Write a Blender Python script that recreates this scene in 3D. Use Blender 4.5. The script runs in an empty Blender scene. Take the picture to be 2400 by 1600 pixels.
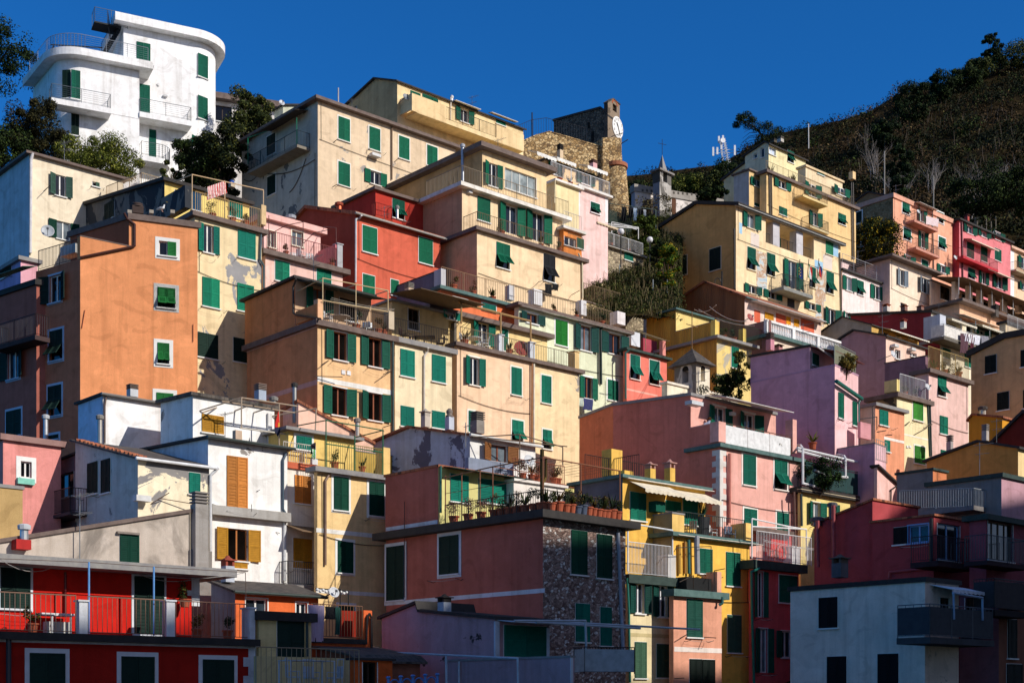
import bpy, math, random
import numpy as np
from mathutils import Vector, Matrix, noise as mnoise
from mathutils.geometry import tessellate_polygon
random.seed(11)
SC = bpy.context.scene
COL = SC.collection
# ------------------------------------------------------------------ camera frame
# photograph measured in 2400 x 1600 pixels: focal length 3200 px, level camera with
# a raised (shifted) frame so that the verticals stay vertical, horizon at row 1640
F, CX, HY = 3200.0, 1200.0, 1640.0
_t = [0.0, 0.0, 3.92]
def T(ox, oy, s=3.92):
    _t[:] = [ox, oy, s]
def N(x, y=0.0):
    return (_t[0] + x / _t[2], _t[1] + y / _t[2])
def ray(px, py):
    return Vector(((px - CX) / F, 1.0, (HY - py) / F))
def at(x, y, Y):
    px, py = N(x, y)
    return ray(px, py) * Y

# ------------------------------------------------------------------ materials
def lin(h):
    out = []
    for i in (0, 2, 4):
        c = int(h[i:i + 2], 16) / 255.0
        out.append(c / 12.92 if c <= 0.04045 else ((c + 0.055) / 1.055) ** 2.4)
    return tuple(out) + (1.0,)
_M = {}
def newmat(name):
    m = bpy.data.materials.new(name)
    m.use_nodes = True
    nt = m.node_tree
    b = nt.nodes['Principled BSDF']
    return m, nt, b
def nd(nt, typ, **kw):
    n = nt.nodes.new(typ)
    for k, v in kw.items():
        if k in n.inputs:
            n.inputs[k].default_value = v
        else:
            setattr(n, k, v)
    return n
def ramp(nt, src, stops):
    r = nt.nodes.new('ShaderNodeValToRGB')
    e = r.color_ramp.elements
    while len(e) < len(stops):
        e.new(0.5)
    for el, (p, c) in zip(e, stops):
        el.position = p
        el.color = c if len(c) == 4 else tuple(c) + (1,)
    nt.links.new(src, r.inputs[0])
    return r.outputs[0]
def mixc(nt, fac, a, b, mode='MIX'):
    m = nt.nodes.new('ShaderNodeMix')
    m.data_type = 'RGBA'; m.blend_type = mode
    for sock, v in ((m.inputs[0], fac), (m.inputs[6], a), (m.inputs[7], b)):
        if hasattr(v, 'node'):
            nt.links.new(v, sock)
        else:
            sock.default_value = v
    return m.outputs[2]
def noise_n(nt, vec, scale, detail=4, rough=0.55, dist=0.0):
    n = nd(nt, 'ShaderNodeTexNoise')
    n.inputs['Scale'].default_value = scale; n.inputs['Detail'].default_value = detail
    n.inputs['Roughness'].default_value = rough; n.inputs['Distortion'].default_value = dist
    nt.links.new(vec, n.inputs['Vector'])
    return n.outputs[0]
def mapped(nt, src, scale, rot=(0, 0, 0)):
    mp = nd(nt, 'ShaderNodeMapping')
    mp.inputs['Scale'].default_value = scale; mp.inputs['Rotation'].default_value = rot
    nt.links.new(src, mp.inputs['Vector'])
    return mp.outputs[0]
def bump(nt, b, h, strength=0.3, dist=0.03):
    bp = nd(nt, 'ShaderNodeBump')
    bp.inputs['Strength'].default_value = strength; bp.inputs['Distance'].default_value = dist
    nt.links.new(h, bp.inputs['Height'])
    nt.links.new(bp.outputs[0], b.inputs['Normal'])
def plaster(h, peel=0.0, pc='a09a94', stain=0.5, soft=.012):
    key = ('pl', h, peel, pc, stain, soft)
    if key in _M: return _M[key]
    m, nt, b = newmat('painted_plaster_' + h)
    tc = nd(nt, 'ShaderNodeTexCoord'); o = tc.outputs['Object']
    c = lin(h)
    big = noise_n(nt, o, 0.33, 3, 0.6)
    med = noise_n(nt, o, 1.7, 6, 0.68)
    streak = noise_n(nt, mapped(nt, o, (2.6, 2.6, 0.16)), 1.0, 4, 0.6)
    fine = noise_n(nt, o, 24.0, 3, 0.6)
    d = 0.78 - 0.14 * stain
    k1 = ramp(nt, big, [(0.3, (d + .2, d + .19, d + .18)), (0.72, (1.1, 1.1, 1.1))])
    k2 = ramp(nt, med, [(0.28, (0.95 - .1 * stain, 0.94 - .1 * stain, 0.92 - .1 * stain)), (0.62, (1.05, 1.05, 1.05))])
    k3 = ramp(nt, streak, [(0.30, (0.70, 0.67, 0.64)), (0.52, (1, 1, 1))])
    rep = noise_n(nt, mapped(nt, o, (1, 1, 1.6)), 0.55, 5, 0.5, 1.4)
    k5 = ramp(nt, rep, [(0.40, (1.07, 1.07, 1.08)), (0.43, (1, 1, 1)), (0.60, (1, 1, 1)), (0.64, (0.88, 0.87, 0.86))])
    k4 = ramp(nt, fine, [(0.3, (0.93, 0.93, 0.93)), (0.7, (1.03, 1.03, 1.03))])
    x = mixc(nt, 1.0, c, k1, 'MULTIPLY')
    x = mixc(nt, 1.0, x, k2, 'MULTIPLY')
    x = mixc(nt, min(1, 1.1 * stain), x, mixc(nt, 1.0, x, k3, 'MULTIPLY'))
    x = mixc(nt, 1.0, x, k5, 'MULTIPLY')
    x = mixc(nt, 1.0, x, k4, 'MULTIPLY')
    if peel > 0:
        pn = noise_n(nt, o, 0.42, 9, 0.62, 0.6)
        t0 = 0.65 - 0.26 * peel
        mask = ramp(nt, pn, [(t0, (0, 0, 0)), (t0 + soft, (1, 1, 1))])
        g = mixc(nt, med, lin(pc), tuple(v * 0.6 for v in lin(pc)[:3]) + (1,))
        x = mixc(nt, mask, x, g)
        edge = ramp(nt, pn, [(t0 - 0.02, (0, 0, 0)), (t0, (1, 1, 1))])
    nt.links.new(x, b.inputs['Base Color'])
    b.inputs['Roughness'].default_value = 0.92
    b.inputs['Specular IOR Level'].default_value = 0.15
    hsum = nd(nt, 'ShaderNodeMath', operation='ADD')
    nt.links.new(fine, hsum.inputs[0]); nt.links.new(med, hsum.inputs[1])
    bump(nt, b, hsum.outputs[0], 0.35, 0.03)
    _M[key] = m
    return m
def flat(h, rough=0.6, metal=0.0, var=0.25, name='painted', spec=0.3):
    key = ('fl', h, rough, metal, var, name)
    if key in _M: return _M[key]
    m, nt, b = newmat(name + '_' + h)
    tc = nd(nt, 'ShaderNodeTexCoord'); o = tc.outputs['Object']
    n1 = noise_n(nt, o, 3.1, 5, 0.65)
    k = ramp(nt, n1, [(0.3, (1 - var, 1 - var, 1 - var)), (0.7, (1.05, 1.05, 1.05))])
    nt.links.new(mixc(nt, 1.0, lin(h), k, 'MULTIPLY'), b.inputs['Base Color'])
    b.inputs['Roughness'].default_value = rough; b.inputs['Metallic'].default_value = metal
    b.inputs['Specular IOR Level'].default_value = spec
    _M[key] = m
    return m
def shutter_mat(h):
    key = ('sh', h)
    if key in _M: return _M[key]
    m, nt, b = newmat('shutter_paint_' + h)
    tc = nd(nt, 'ShaderNodeTexCoord'); o = tc.outputs['Object']
    gi = nd(nt, 'ShaderNodeObjectInfo')
    k0 = ramp(nt, gi.outputs['Random'], [(0.0, (0.72, 0.74, 0.78)), (1.0, (1.18, 1.14, 1.1))])
    n1 = noise_n(nt, o, 5.0, 5, 0.7)
    k = ramp(nt, n1, [(0.3, (0.8, 0.8, 0.8)), (0.7, (1.08, 1.08, 1.08))])
    x = mixc(nt, 1.0, lin(h), k0, 'MULTIPLY')
    nt.links.new(mixc(nt, 1.0, x, k, 'MULTIPLY'), b.inputs['Base Color'])
    b.inputs['Roughness'].default_value = 0.7
    b.inputs['Specular IOR Level'].default_value = 0.12
    _M[key] = m
    return m
def glass(h='141a22', rough=0.08):
    key = ('gl', h)
    if key in _M: return _M[key]
    m, nt, b = newmat('window_glass_' + h)
    tc = nd(nt, 'ShaderNodeTexCoord')
    n1 = noise_n(nt, tc.outputs['Object'], 1.2, 2)
    k = ramp(nt, n1, [(0.35, (0.5, 0.5, 0.5)), (0.65, (1.2, 1.2, 1.2))])
    nt.links.new(mixc(nt, 1.0, lin(h), k, 'MULTIPLY'), b.inputs['Base Color'])
    b.inputs['Roughness'].default_value = rough
    _M[key] = m
    return m
def rubble(h1='9a7f58', h2='c9b088', h3='5c4a36', scale=2.2, mortar='6d5d48', key='castle', pale=0.0):
    k = ('rb', key)
    if k in _M: return _M[k]
    m, nt, b = newmat('rubble_stone_' + key)
    tc = nd(nt, 'ShaderNodeTexCoord')
    o = mapped(nt, tc.outputs['Object'], (1, 1, 1.35))
    dis = noise_n(nt, o, 2.0, 3)
    vadd = nd(nt, 'ShaderNodeVectorMath', operation='MULTIPLY_ADD')
    nt.links.new(dis, vadd.inputs[0]); vadd.inputs[1].default_value = (.35, .35, .35); nt.links.new(o, vadd.inputs[2])
    v = nd(nt, 'ShaderNodeTexVoronoi'); v.inputs['Scale'].default_value = scale
    nt.links.new(vadd.outputs[0], v.inputs['Vector'])
    ve = nd(nt, 'ShaderNodeTexVoronoi', feature='DISTANCE_TO_EDGE'); ve.inputs['Scale'].default_value = scale
    nt.links.new(vadd.outputs[0], ve.inputs['Vector'])
    sep = nd(nt, 'ShaderNodeSeparateColor'); nt.links.new(v.outputs['Color'], sep.inputs[0])
    stops = [(0.0, lin(h3)), (0.4, lin(h1)), (0.8, lin(h2))]
    if pale: stops += [(1 - pale, lin(h2)), (1 - pale + .01, (.75, .72, .68, 1))]
    cc = ramp(nt, sep.outputs[0], stops)
    med = noise_n(nt, o, 5.0, 5, 0.65)
    cc = mixc(nt, 0.6, cc, mixc(nt, 1.0, cc, ramp(nt, med, [(0.3, (.45, .42, .4)), (0.65, (1.2, 1.2, 1.2))]), 'MULTIPLY'))
    em = ramp(nt, ve.outputs['Distance'], [(0.02, (0, 0, 0)), (0.09, (1, 1, 1))])
    nt.links.new(mixc(nt, em, lin(mortar), cc), b.inputs['Base Color'])
    b.inputs['Roughness'].default_value = 0.95
    bump(nt, b, em, 0.9, 0.06)
    _M[k] = m
    return m
def corrugated(h):
    key = ('co', h)
    if key in _M: return _M[key]
    m, nt, b = newmat('ribbed_sheet_' + h)
    tc = nd(nt, 'ShaderNodeTexCoord')
    o = mapped(nt, tc.outputs['Object'], (1, 1, 0.02), (0, 0, 0.75))
    w = nd(nt, 'ShaderNodeTexWave', wave_type='BANDS', bands_direction='X'); w.inputs['Scale'].default_value = 1.6
    nt.links.new(o, w.inputs['Vector'])
    st = noise_n(nt, mapped(nt, tc.outputs['Object'], (1.4, 1.4, .12)), 1.0, 5, .7)
    k = ramp(nt, st, [(0.3, (.55, .52, .5)), (0.62, (1.05, 1.05, 1.05))])
    nt.links.new(mixc(nt, 1.0, lin(h), k, 'MULTIPLY'), b.inputs['Base Color'])
    b.inputs['Roughness'].default_value = 0.6
    bump(nt, b, w.outputs[0], 0.6, 0.05)
    _M[key] = m
    return m
def roof_mat(kind):
    key = ('rf', kind)
    if key in _M: return _M[key]
    m, nt, b = newmat('roof_' + kind)
    tc = nd(nt, 'ShaderNodeTexCoord'); o = tc.outputs['Object']
    base = {'slate': ('3c3a3a', '6a625a'), 'dark': ('22201f', '3a3532'), 'tile': ('8a4a32', 'b5714e'), 'brown': ('5a4a44', '7a6a62'),
            'grey': ('77757a', '98958f'), 'teal': ('3c5a58', '5e7a76'), 'green': ('20302c', '3a4c46')}[kind]
    n = noise_n(nt, o, 2.4, 6, .7)
    x = ramp(nt, n, [(0.3, lin(base[0])), (0.7, lin(base[1]))])
    b.inputs['Roughness'].default_value = 0.85
    if kind in ('slate', 'tile'):
        br = nd(nt, 'ShaderNodeTexBrick')
        br.inputs['Scale'].default_value = 1.0; br.inputs['Mortar Size'].default_value = 0.012
        br.inputs['Brick Width'].default_value = 0.34; br.inputs['Row Height'].default_value = 0.24
        br.inputs['Color1'].default_value = (.75, .75, .75, 1); br.inputs['Color2'].default_value = (1.15, 1.1, 1.05, 1)
        br.inputs['Mortar'].default_value = (.25, .25, .25, 1)
        nt.links.new(mapped(nt, o, (1, 1, 1), (0, 0, 0.74)), br.inputs['Vector'])
        x = mixc(nt, 1.0, x, br.outputs['Color'], 'MULTIPLY')
        bump(nt, b, br.outputs['Fac'], -0.8, 0.04)
    else:
        bump(nt, b, n, 0.4, 0.03)
    nt.links.new(x, b.inputs['Base Color'])
    _M[key] = m
    return m
def leaf_mat(name, c1, c2, c3=None):
    key = ('lf', name)
    if key in _M: return _M[key]
    m, nt, b = newmat('leaves_' + name)
    g = nd(nt, 'ShaderNodeNewGeometry')
    st = [(0.0, lin(c1)), (0.75, lin(c2))]
    if c3: st.append((0.97, lin(c3)))
    x = ramp(nt, g.outputs['Random Per Island'], st)
    tc = nd(nt, 'ShaderNodeTexCoord')
    n = noise_n(nt, tc.outputs['Object'], 0.6, 3)
    x = mixc(nt, 1.0, x, ramp(nt, n, [(0.3, (.55, .6, .55)), (0.7, (1.2, 1.15, 1.1))]), 'MULTIPLY')
    nt.links.new(x, b.inputs['Base Color'])
    b.inputs['Roughness'].default_value = 0.75
    b.inputs['Specular IOR Level'].default_value = 0.12
    _M[key] = m
    return m
def ground_mat(name, c1, c2, c3):
    key = ('gr', name)
    if key in _M: return _M[key]
    m, nt, b = newmat(name)
    tc = nd(nt, 'ShaderNodeTexCoord'); o = tc.outputs['Object']
    n = noise_n(nt, o, 0.25, 8, .7)
    x = ramp(nt, n, [(0.3, lin(c1)), (0.5, lin(c2)), (0.7, lin(c3))])
    f = noise_n(nt, o, 3.0, 6, .7)
    x = mixc(nt, 1.0, x, ramp(nt, f, [(0.3, (.5, .5, .5)), (0.7, (1.2, 1.2, 1.2))]), 'MULTIPLY')
    nt.links.new(x, b.inputs['Base Color']); b.inputs['Roughness'].default_value = 1.0
    b.inputs['Specular IOR Level'].default_value = 0.05
    bump(nt, b, f, 1.0, 0.3)
    _M[key] = m
    return m
def cloth(h1, h2=None, scale=6.0):
    key = ('cl', h1, h2, scale)
    if key in _M: return _M[key]
    m, nt, b = newmat('cloth_' + h1)
    tc = nd(nt, 'ShaderNodeTexCoord')
    if h2:
        w = nd(nt, 'ShaderNodeTexWave', wave_type='BANDS', bands_direction='X'); w.inputs['Scale'].default_value = scale
        w.inputs['Distortion'].default_value = 1.0
        nt.links.new(tc.outputs['Object'], w.inputs['Vector'])
        nt.links.new(ramp(nt, w.outputs[0], [(0.45, lin(h1)), (0.55, lin(h2))]), b.inputs['Base Color'])
    else:
        n = noise_n(nt, tc.outputs['Object'], 4.0)
        k = ramp(nt, n, [(0.3, (.75, .75, .75)), (0.7, (1.05, 1.05, 1.05))])
        nt.links.new(mixc(nt, 1.0, lin(h1), k, 'MULTIPLY'), b.inputs['Base Color'])
    b.inputs['Roughness'].default_value = 0.95
    _M[key] = m
    return m
GREEN, TEAL, OCHRE, ORANGE, BRIGHT, GREYG, GREYB, DKG = '073e2f', '107462', 'c08a2c', 'c8803c', '1f7a2c', '3c5a4c', '8c98a2', '1c332c'  # DKG: dark green paint, also shutter green darkened as shade on left faces
WHITE = 'e6e6e2'
def wm(w):
    """wall material from a short spec: hex colour, 'hex/peel', or a material"""
    if not isinstance(w, str): return w
    if '/' in w:
        a = w.split('/')
        return plaster(a[0], float(a[1]), a[2] if len(a) > 2 else 'a09a94', soft=float(a[3]) if len(a) > 3 else .012)
    return plaster(w)

# ------------------------------------------------------------------ mesh builder
class MB:
    def __init__(s): s.v = []; s.f = []; s.m = []; s.arr = []
    def quad(s, pts, mi=0):
        i = len(s.v); s.v += [Vector(p) for p in pts]; s.f.append(list(range(i, i + len(pts)))); s.m.append(mi)
    def hexa(s, p, mi=0):           # p: 4 bottom + 4 top points, counter-clockwise
        i = len(s.v); s.v += [Vector(q) for q in p]
        for f in ((3, 2, 1, 0), (4, 5, 6, 7), (0, 1, 5, 4), (1, 2, 6, 5), (2, 3, 7, 6), (3, 0, 4, 7)):
            s.f.append([i + k for k in f]); s.m.append(mi)
    def box(s, c, x, y, z, mi=0):   # centre and three half-axis vectors
        c, x, y, z = Vector(c), Vector(x), Vector(y), Vector(z)
        s.hexa([c - x - y - z, c + x - y - z, c + x + y - z, c - x + y - z, c - x - y + z, c + x - y + z, c + x + y + z, c - x + y + z], mi)
    def prism(s, poly, ext, mi=0):  # polygon (3D points) extruded by a vector
        n = len(poly); i = len(s.v); ext = Vector(ext)
        s.v += [Vector(p) for p in poly] + [Vector(p) + ext for p in poly]
        tri = tessellate_polygon([[Vector(p) for p in poly]])
        for t in tri:
            s.f.append([i + k for k in t]); s.m.append(mi)
            s.f.append([i + n + k for k in reversed(t)]); s.m.append(mi)
        for k in range(n):
            j = (k + 1) % n
            s.f.append([i + k, i + j, i + n + j, i + n + k]); s.m.append(mi)
    def tube(s, pts, r, n=6, mi=0, r2=None):
        pts = [Vector(p) for p in pts]
        for k in range(len(pts) - 1):
            a, b = pts[k], pts[k + 1]
            d = b - a
            if d.length < 1e-5: continue
            d.normalize()
            u = d.cross(Vector((0, 0, 1)))
            if u.length < 1e-3: u = Vector((1, 0, 0))
            u.normalize(); w = d.cross(u)
            ra, rb = r, r
            if r2 is not None:
                L = len(pts) - 1
                ra = r + (r2 - r) * k / L; rb = r + (r2 - r) * (k + 1) / L
            i = len(s.v)
            for P, rr in ((a - d * ra * .2, ra), (b + d * rb * .2, rb)):
                for q in range(n):
                    t = 2 * math.pi * q / n
                    s.v.append(P + (u * math.cos(t) + w * math.sin(t)) * rr)
            for q in range(n):
                j = (q + 1) % n
                s.f.append([i + q, i + j, i + n + j, i + n + q]); s.m.append(mi)
            s.f.append([i + q for q in reversed(range(n))]); s.m.append(mi)
            s.f.append([i + n + q for q in range(n)]); s.m.append(mi)
    def lathe(s, c, prof, n=12, axis=Vector((0, 0, 1)), mi=0):   # prof: (radius, height)
        axis = Vector(axis).normalized()
        u = axis.cross(Vector((0, 1, 0.01))).normalized(); w = axis.cross(u)
        i = len(s.v); c = Vector(c)
        for r, h in prof:
            for q in range(n):
                t = 2 * math.pi * q / n
                s.v.append(c + axis * h + (u * math.cos(t) + w * math.sin(t)) * r)
        for k in range(len(prof) - 1):
            for q in range(n):
                j = (q + 1) % n
                s.f.append([i + k * n + q, i + k * n + j, i + (k + 1) * n + j, i + (k + 1) * n + q]); s.m.append(mi)
        s.f.append([i + q for q in reversed(range(n))]); s.m.append(mi)
        s.f.append([i + (len(prof) - 1) * n + q for q in range(n)]); s.m.append(mi)
    def build(s, name, mats, parent=None, org=None, smooth=False):
        if s.arr:
            org = Vector(org) if org is not None else Vector((0, 0, 0))
            if s.v: s.arr.append(np.array([tuple(s.v[i]) for f in s.f if len(f) == 4 for i in f]))
            V = np.concatenate(s.arr) - np.array(tuple(org)); n = len(V) // 4
            me = bpy.data.meshes.new(name)
            me.vertices.add(4 * n); me.vertices.foreach_set('co', V.astype(np.float32).ravel())
            me.loops.add(4 * n); me.loops.foreach_set('vertex_index', np.arange(4 * n, dtype=np.int32))
            me.polygons.add(n); me.polygons.foreach_set('loop_start', np.arange(0, 4 * n, 4, dtype=np.int32))
            me.update(calc_edges=True); me.validate()
            me.materials.append(mats[0] if isinstance(mats, (list, tuple)) else mats)
            o = bpy.data.objects.new(name, me); COL.objects.link(o)
            if parent is not None: o.parent = parent
            return o
        if not s.v: return None
        org = Vector(org) if org is not None else (parent['_o'] if False else Vector((0, 0, 0)))
        me = bpy.data.meshes.new(name)
        me.from_pydata([tuple(v - org) for v in s.v], [], s.f)
        mats = mats if isinstance(mats, (list, tuple)) else [mats]
        for m in mats: me.materials.append(m)
        if len(mats) > 1: me.polygons.foreach_set('material_index', s.m)
        if smooth: me.polygons.foreach_set('use_smooth', [True] * len(me.polygons))
        me.update()
        o = bpy.data.objects.new(name, me)
        COL.objects.link(o)
        if parent is not None: o.parent = parent
        return o

def tag(o, label=None, cat=None, group=None, kind=None):
    for k, v in (('label', label), ('category', cat), ('group', group), ('kind', kind)):
        if v: o[k] = v
    return o
def empty(name, loc, label, cat, group=None):
    o = bpy.data.objects.new(name, None)
    o.empty_display_size = 0.3
    COL.objects.link(o); o.location = loc
    return tag(o, label, cat, group)

Z = Vector((0, 0, 1))
class Face:
    """a vertical wall plane: origin O, horizontal direction d, outward normal n"""
    def __init__(s, O, d, n):
        s.O, s.d, s.n, s.holes = Vector(O), d.normalized(), n.normalized(), []
    def hitN(s, px, py, off=0.0):
        r = ray(px, py)
        return r * (s.n.dot(s.O + s.n * off) / s.n.dot(r))
    def hit(s, x, y, off=0.0):
        return s.hitN(*N(x, y), off)
    def S(s, x, off=0.0):
        return (s.hit(x, 0, off) - s.O).dot(s.d)
    def Zv(s, x, y, off=0.0):
        return s.hit(x, y, off).z
    def pt(s, a, z, o=0.0):
        p = s.O + s.d * a + s.n * o
        return Vector((p.x, p.y, z))
    def slope(s, px, py):
        p = s.hitN(px, py); q = p + s.d * 0.2
        x = CX + F * q.x / q.y; y = HY - F * q.z / q.y
        return (y - py) / (x - px)
    def fbox(s, mb, a0, a1, z0, z1, o0, o1, mi=0):
        mb.hexa([s.pt(a0, z0, o0), s.pt(a1, z0, o0), s.pt(a1, z0, o1), s.pt(a0, z0, o1),
                 s.pt(a0, z1, o0), s.pt(a1, z1, o0), s.pt(a1, z1, o1), s.pt(a0, z1, o1)], mi)
def dirs(aR, aL):
    aR, aL = math.radians(aR), math.radians(aL)
    dR = Vector((math.sin(aR), math.cos(aR), 0)); dL = Vector((-math.sin(aL), math.cos(aL), 0))
    nR = Vector((math.cos(aR), -math.sin(aR), 0)); nL = Vector((-math.cos(aL), -math.sin(aL), 0))
    return dR, dL, nR, nL
def terrain_z(x, y):
    return 0.44 * (y - 60.0) - 4.5

# ------------------------------------------------------------------ shutters
def leaf(mb, P, u, v, n, w, h, slats=True):
    """one louvred leaf: P lower corner, u along width, v up, n outward"""
    u, v, n = u.normalized(), v.normalized(), n.normalized()
    st = min(.075, w * .2)
    def bx(a0, a1, b0, b1, o0, o1):
        mb.hexa([P + u * a0 + v * b0 + n * o0, P + u * a1 + v * b0 + n * o0, P + u * a1 + v * b0 + n * o1, P + u * a0 + v * b0 + n * o1,
                 P + u * a0 + v * b1 + n * o0, P + u * a1 + v * b1 + n * o0, P + u * a1 + v * b1 + n * o1, P + u * a0 + v * b1 + n * o1])
    bx(st, w - st, st, h - st, .006, .016)
    bx(0, st, 0, h, 0, .045); bx(w - st, w, 0, h, 0, .045)
    for c in ((0, st), (h - st, h), (h * .47, h * .47 + st)) if h > .9 else ((0, st), (h - st, h)):
        bx(st, w - st, c[0], c[1], 0, .043)
    if slats:
        k = max(4, min(16, int(h / .09)))
        for i in range(k):
            b = st + (h - 2 * st) * i / k
            e = (h - 2 * st) / k
            mb.quad([P + u * st + v * b + n * .04, P + u * (w - st) + v * b + n * .04, P + u * (w - st) + v * (b + e * .95) + n * .018, P + u * st + v * (b + e * .95) + n * .018])

class House:
    def __init__(s, name, label, cat='house', group=None):
        s.name, s.label, s.cat, s.group = name, label, cat, group
        s.vols = []; s.todo = []; s.root = None; s.sc = GREEN; s.trim = (0, WHITE); s.fc = WHITE
    # ---- one block of the building
    def vol(s, C, Y=None, L=None, R=None, top='F', aR=48, aL=None, th=.18, ov=.3, roof='brown', wall='e0c090', wallL=None, wallR=None,
            on=None, off=0.0, base=None, gutter=None, par=None):
        if aL is None: aL = 90 - aR
        if on is not None:
            C3 = on.hit(C[0], C[1], off)
            if par is not None: aR, aL = par
        else:
            C3 = at(C[0], C[1], Y)
        dR, dL, nR, nL = dirs(aR, aL)
        FR, FL = Face(C3, dR, nR), Face(C3, dL, nL)
        Lp = L if isinstance(L, list) else [(L, None)]
        Rp = R if isinstance(R, list) else [(R, None)]
        lenL = max(.2, FL.S(Lp[0][0])) if not isinstance(L, float) else L
        lenR = max(.2, FR.S(Rp[-1][0])) if not isinstance(R, float) else R
        zc = C3.z
        if top == 'L':
            out = [(max(.02, FL.S(p[0])), FL.Zv(*p)) for p in Lp] + [(0.0, zc)]
            f, e, le = FL, FR, lenR
        elif top == 'R':
            out = [(max(.02, FR.S(p[0])), FR.Zv(*p)) for p in reversed(Rp)] + [(0.0, zc)]
            f, e, le = FR, FL, lenL
        else:
            out = [(lenL, zc), (0.0, zc)]; f, e, le = FL, FR, lenR
        if s.root is None:
            c = (C3 + dR * lenR * .5 + dL * lenL * .5)
            s.root = empty(s.name, Vector((c.x, c.y, terrain_z(c.x, c.y))), s.label, s.cat, s.group)
            s.o = s.root.location.copy()
        pts = [C3, C3 + dR * lenR, C3 + dL * lenL, C3 + dR * lenR + dL * lenL]
        zb = base if base is not None else min(terrain_z(p.x, p.y) for p in pts) - 1.0
        zb = min(zb, min(o[1] for o in out) - .5)
        s.vols.append(dict(FR=FR, FL=FL, out=out, f=f, e=e, le=le, zb=zb, th=th, top=top, lenL=lenL, lenR=lenR, zc=zc,
                           mats=[wm(wall), wm(wallL or wall), wm(wallR or wall)]))  # many wallL tones carry shade
        s.R, s.L, s.zt, s.lenL, s.lenR = FR, FL, zc, lenL, lenR
        # roof slab that follows the outline
        if roof:
            mb = MB()
            o2 = list(out)
            def ext(a, b, d):
                t = math.hypot(a[0] - b[0], a[1] - b[1]) or 1
                return (a[0] + (a[0] - b[0]) / t * d, a[1] + (a[1] - b[1]) / t * d)
            o2[0] = ext(out[0], out[1], ov); o2[-1] = ext(out[-1], out[-2], ov)
            ovs = ov if top == 'F' else min(ov, .22)
            poly = [f.pt(a, z - th) - e.d * ovs for a, z in o2] + [f.pt(a, z) - e.d * ovs for a, z in reversed(o2)]
            mb.prism(poly, e.d * (le + 2 * ovs))
            rm = roof_mat(roof) if roof in ('slate', 'dark', 'tile', 'brown', 'grey', 'teal', 'green') else wm(roof)
            mb.build('roof', rm, s.root, s.o)
            if gutter:
                g = MB()
                a, z = o2[-1]
                p = f.pt(a - .05, z - th * .6) - e.d * ovs
                g.tube([p, p + e.d * (le + 2 * ovs)], .075, 8)
                g.build('gutter', flat(gutter, .4), s.root, s.o)
        return s
    # ---- openings
    def win(s, face, spec, sc=None, trim=None, fc=None, glassc=None):
        F_ = s.R if face == 'R' else s.L if face == 'L' else face
        sc0 = sc or s.sc; tr = trim if trim is not None else s.trim; fc = fc or s.fc
        for ent in spec.split(';'):
            p = ent.split()
            if not p: continue
            kind, (x0, y0, x1, y1) = p[0], map(float, p[1:5])
            c = sc0
            if len(p) > 5: c = globals().get(p[5], p[5])
            s._win(F_, kind, x0, y0, x1, y1, c, tr, fc, glassc)
        return s
    def _win(s, f, kind, x0, y0, x1, y1, sc, tr, fc, glassc):
        n0, n1 = N(x0, y0), N(x1, y1)
        xm = (n0[0] + n1[0]) / 2; w = n1[0] - n0[0]
        k = abs(f.slope(xm, (n0[1] + n1[1]) / 2)) * w / 2
        hh = n1[1] - n0[1]
        k = min(k, hh * .22)
        zt, zb = f.hitN(xm, n0[1] + k).z, f.hitN(xm, n1[1] - k).z
        a0, a1 = sorted(((f.hitN(n0[0], 0) - f.O).dot(f.d), (f.hitN(n1[0], 0) - f.O).dot(f.d)))
        W, H = a1 - a0, zt - zb
        big = H > 1.85
        tw, tcol = tr
        sm, org, root = shutter_mat(sc), s.o, s.root
        win = MB()
        # opening range
        b0, b1 = a0, a1
        if kind == 'o':
            ws = W * .27; b0, b1 = a0 + ws, a1 - ws
        if tw:
            t0, t1 = (b0, b1)
            f.fbox(win, t0 - tw, t0, zb - (0 if big else tw), zt + tw, .0, .022)
            f.fbox(win, t1, t1 + tw, zb - (0 if big else tw), zt + tw, .0, .022)
            f.fbox(win, t0, t1, zt, zt + tw, .0, .022)
            if not big: f.fbox(win, t0, t1, zb - tw, zb, .0, .022)
        if not big or kind in 'ct':
            f.fbox(win, b0 - .07, b1 + .07, zb - .07, zb - .005, .0, .11)
        if kind in ('c',):
            f.fbox(win, a0 - .02, a1 + .02, zb, zt + .02, .0, .012)
        else:
            f.fbox(win, b0 - .03, b0, zb, zt, -.05, .012); f.fbox(win, b1, b1 + .03, zb, zt, -.05, .012)
        wo = win.build('window', flat(tcol, .8, var=.1, name='window_surround'), root, org)
        def leafs(parts):
            for (P, u, v, n, lw, lh) in parts:
                mb = MB(); leaf(mb, P, u, v, n, lw, lh)
                mb.build('shutter', sm, wo, org)
        up = Z
        if kind == 'c':
            if W < .55:
                leafs([(f.pt(a0, zb, .018), f.d, up, f.n, W, H)])
            else:
                m = (a0 + a1) / 2
                leafs([(f.pt(a0, zb, .018), f.d, up, f.n, W / 2 - .008, H), (f.pt(m + .008, zb, .018), f.d, up, f.n, W / 2 - .008, H)])
            return
        f.holes.append((b0, b1, zb, zt, .2))
        D = .17
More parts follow.
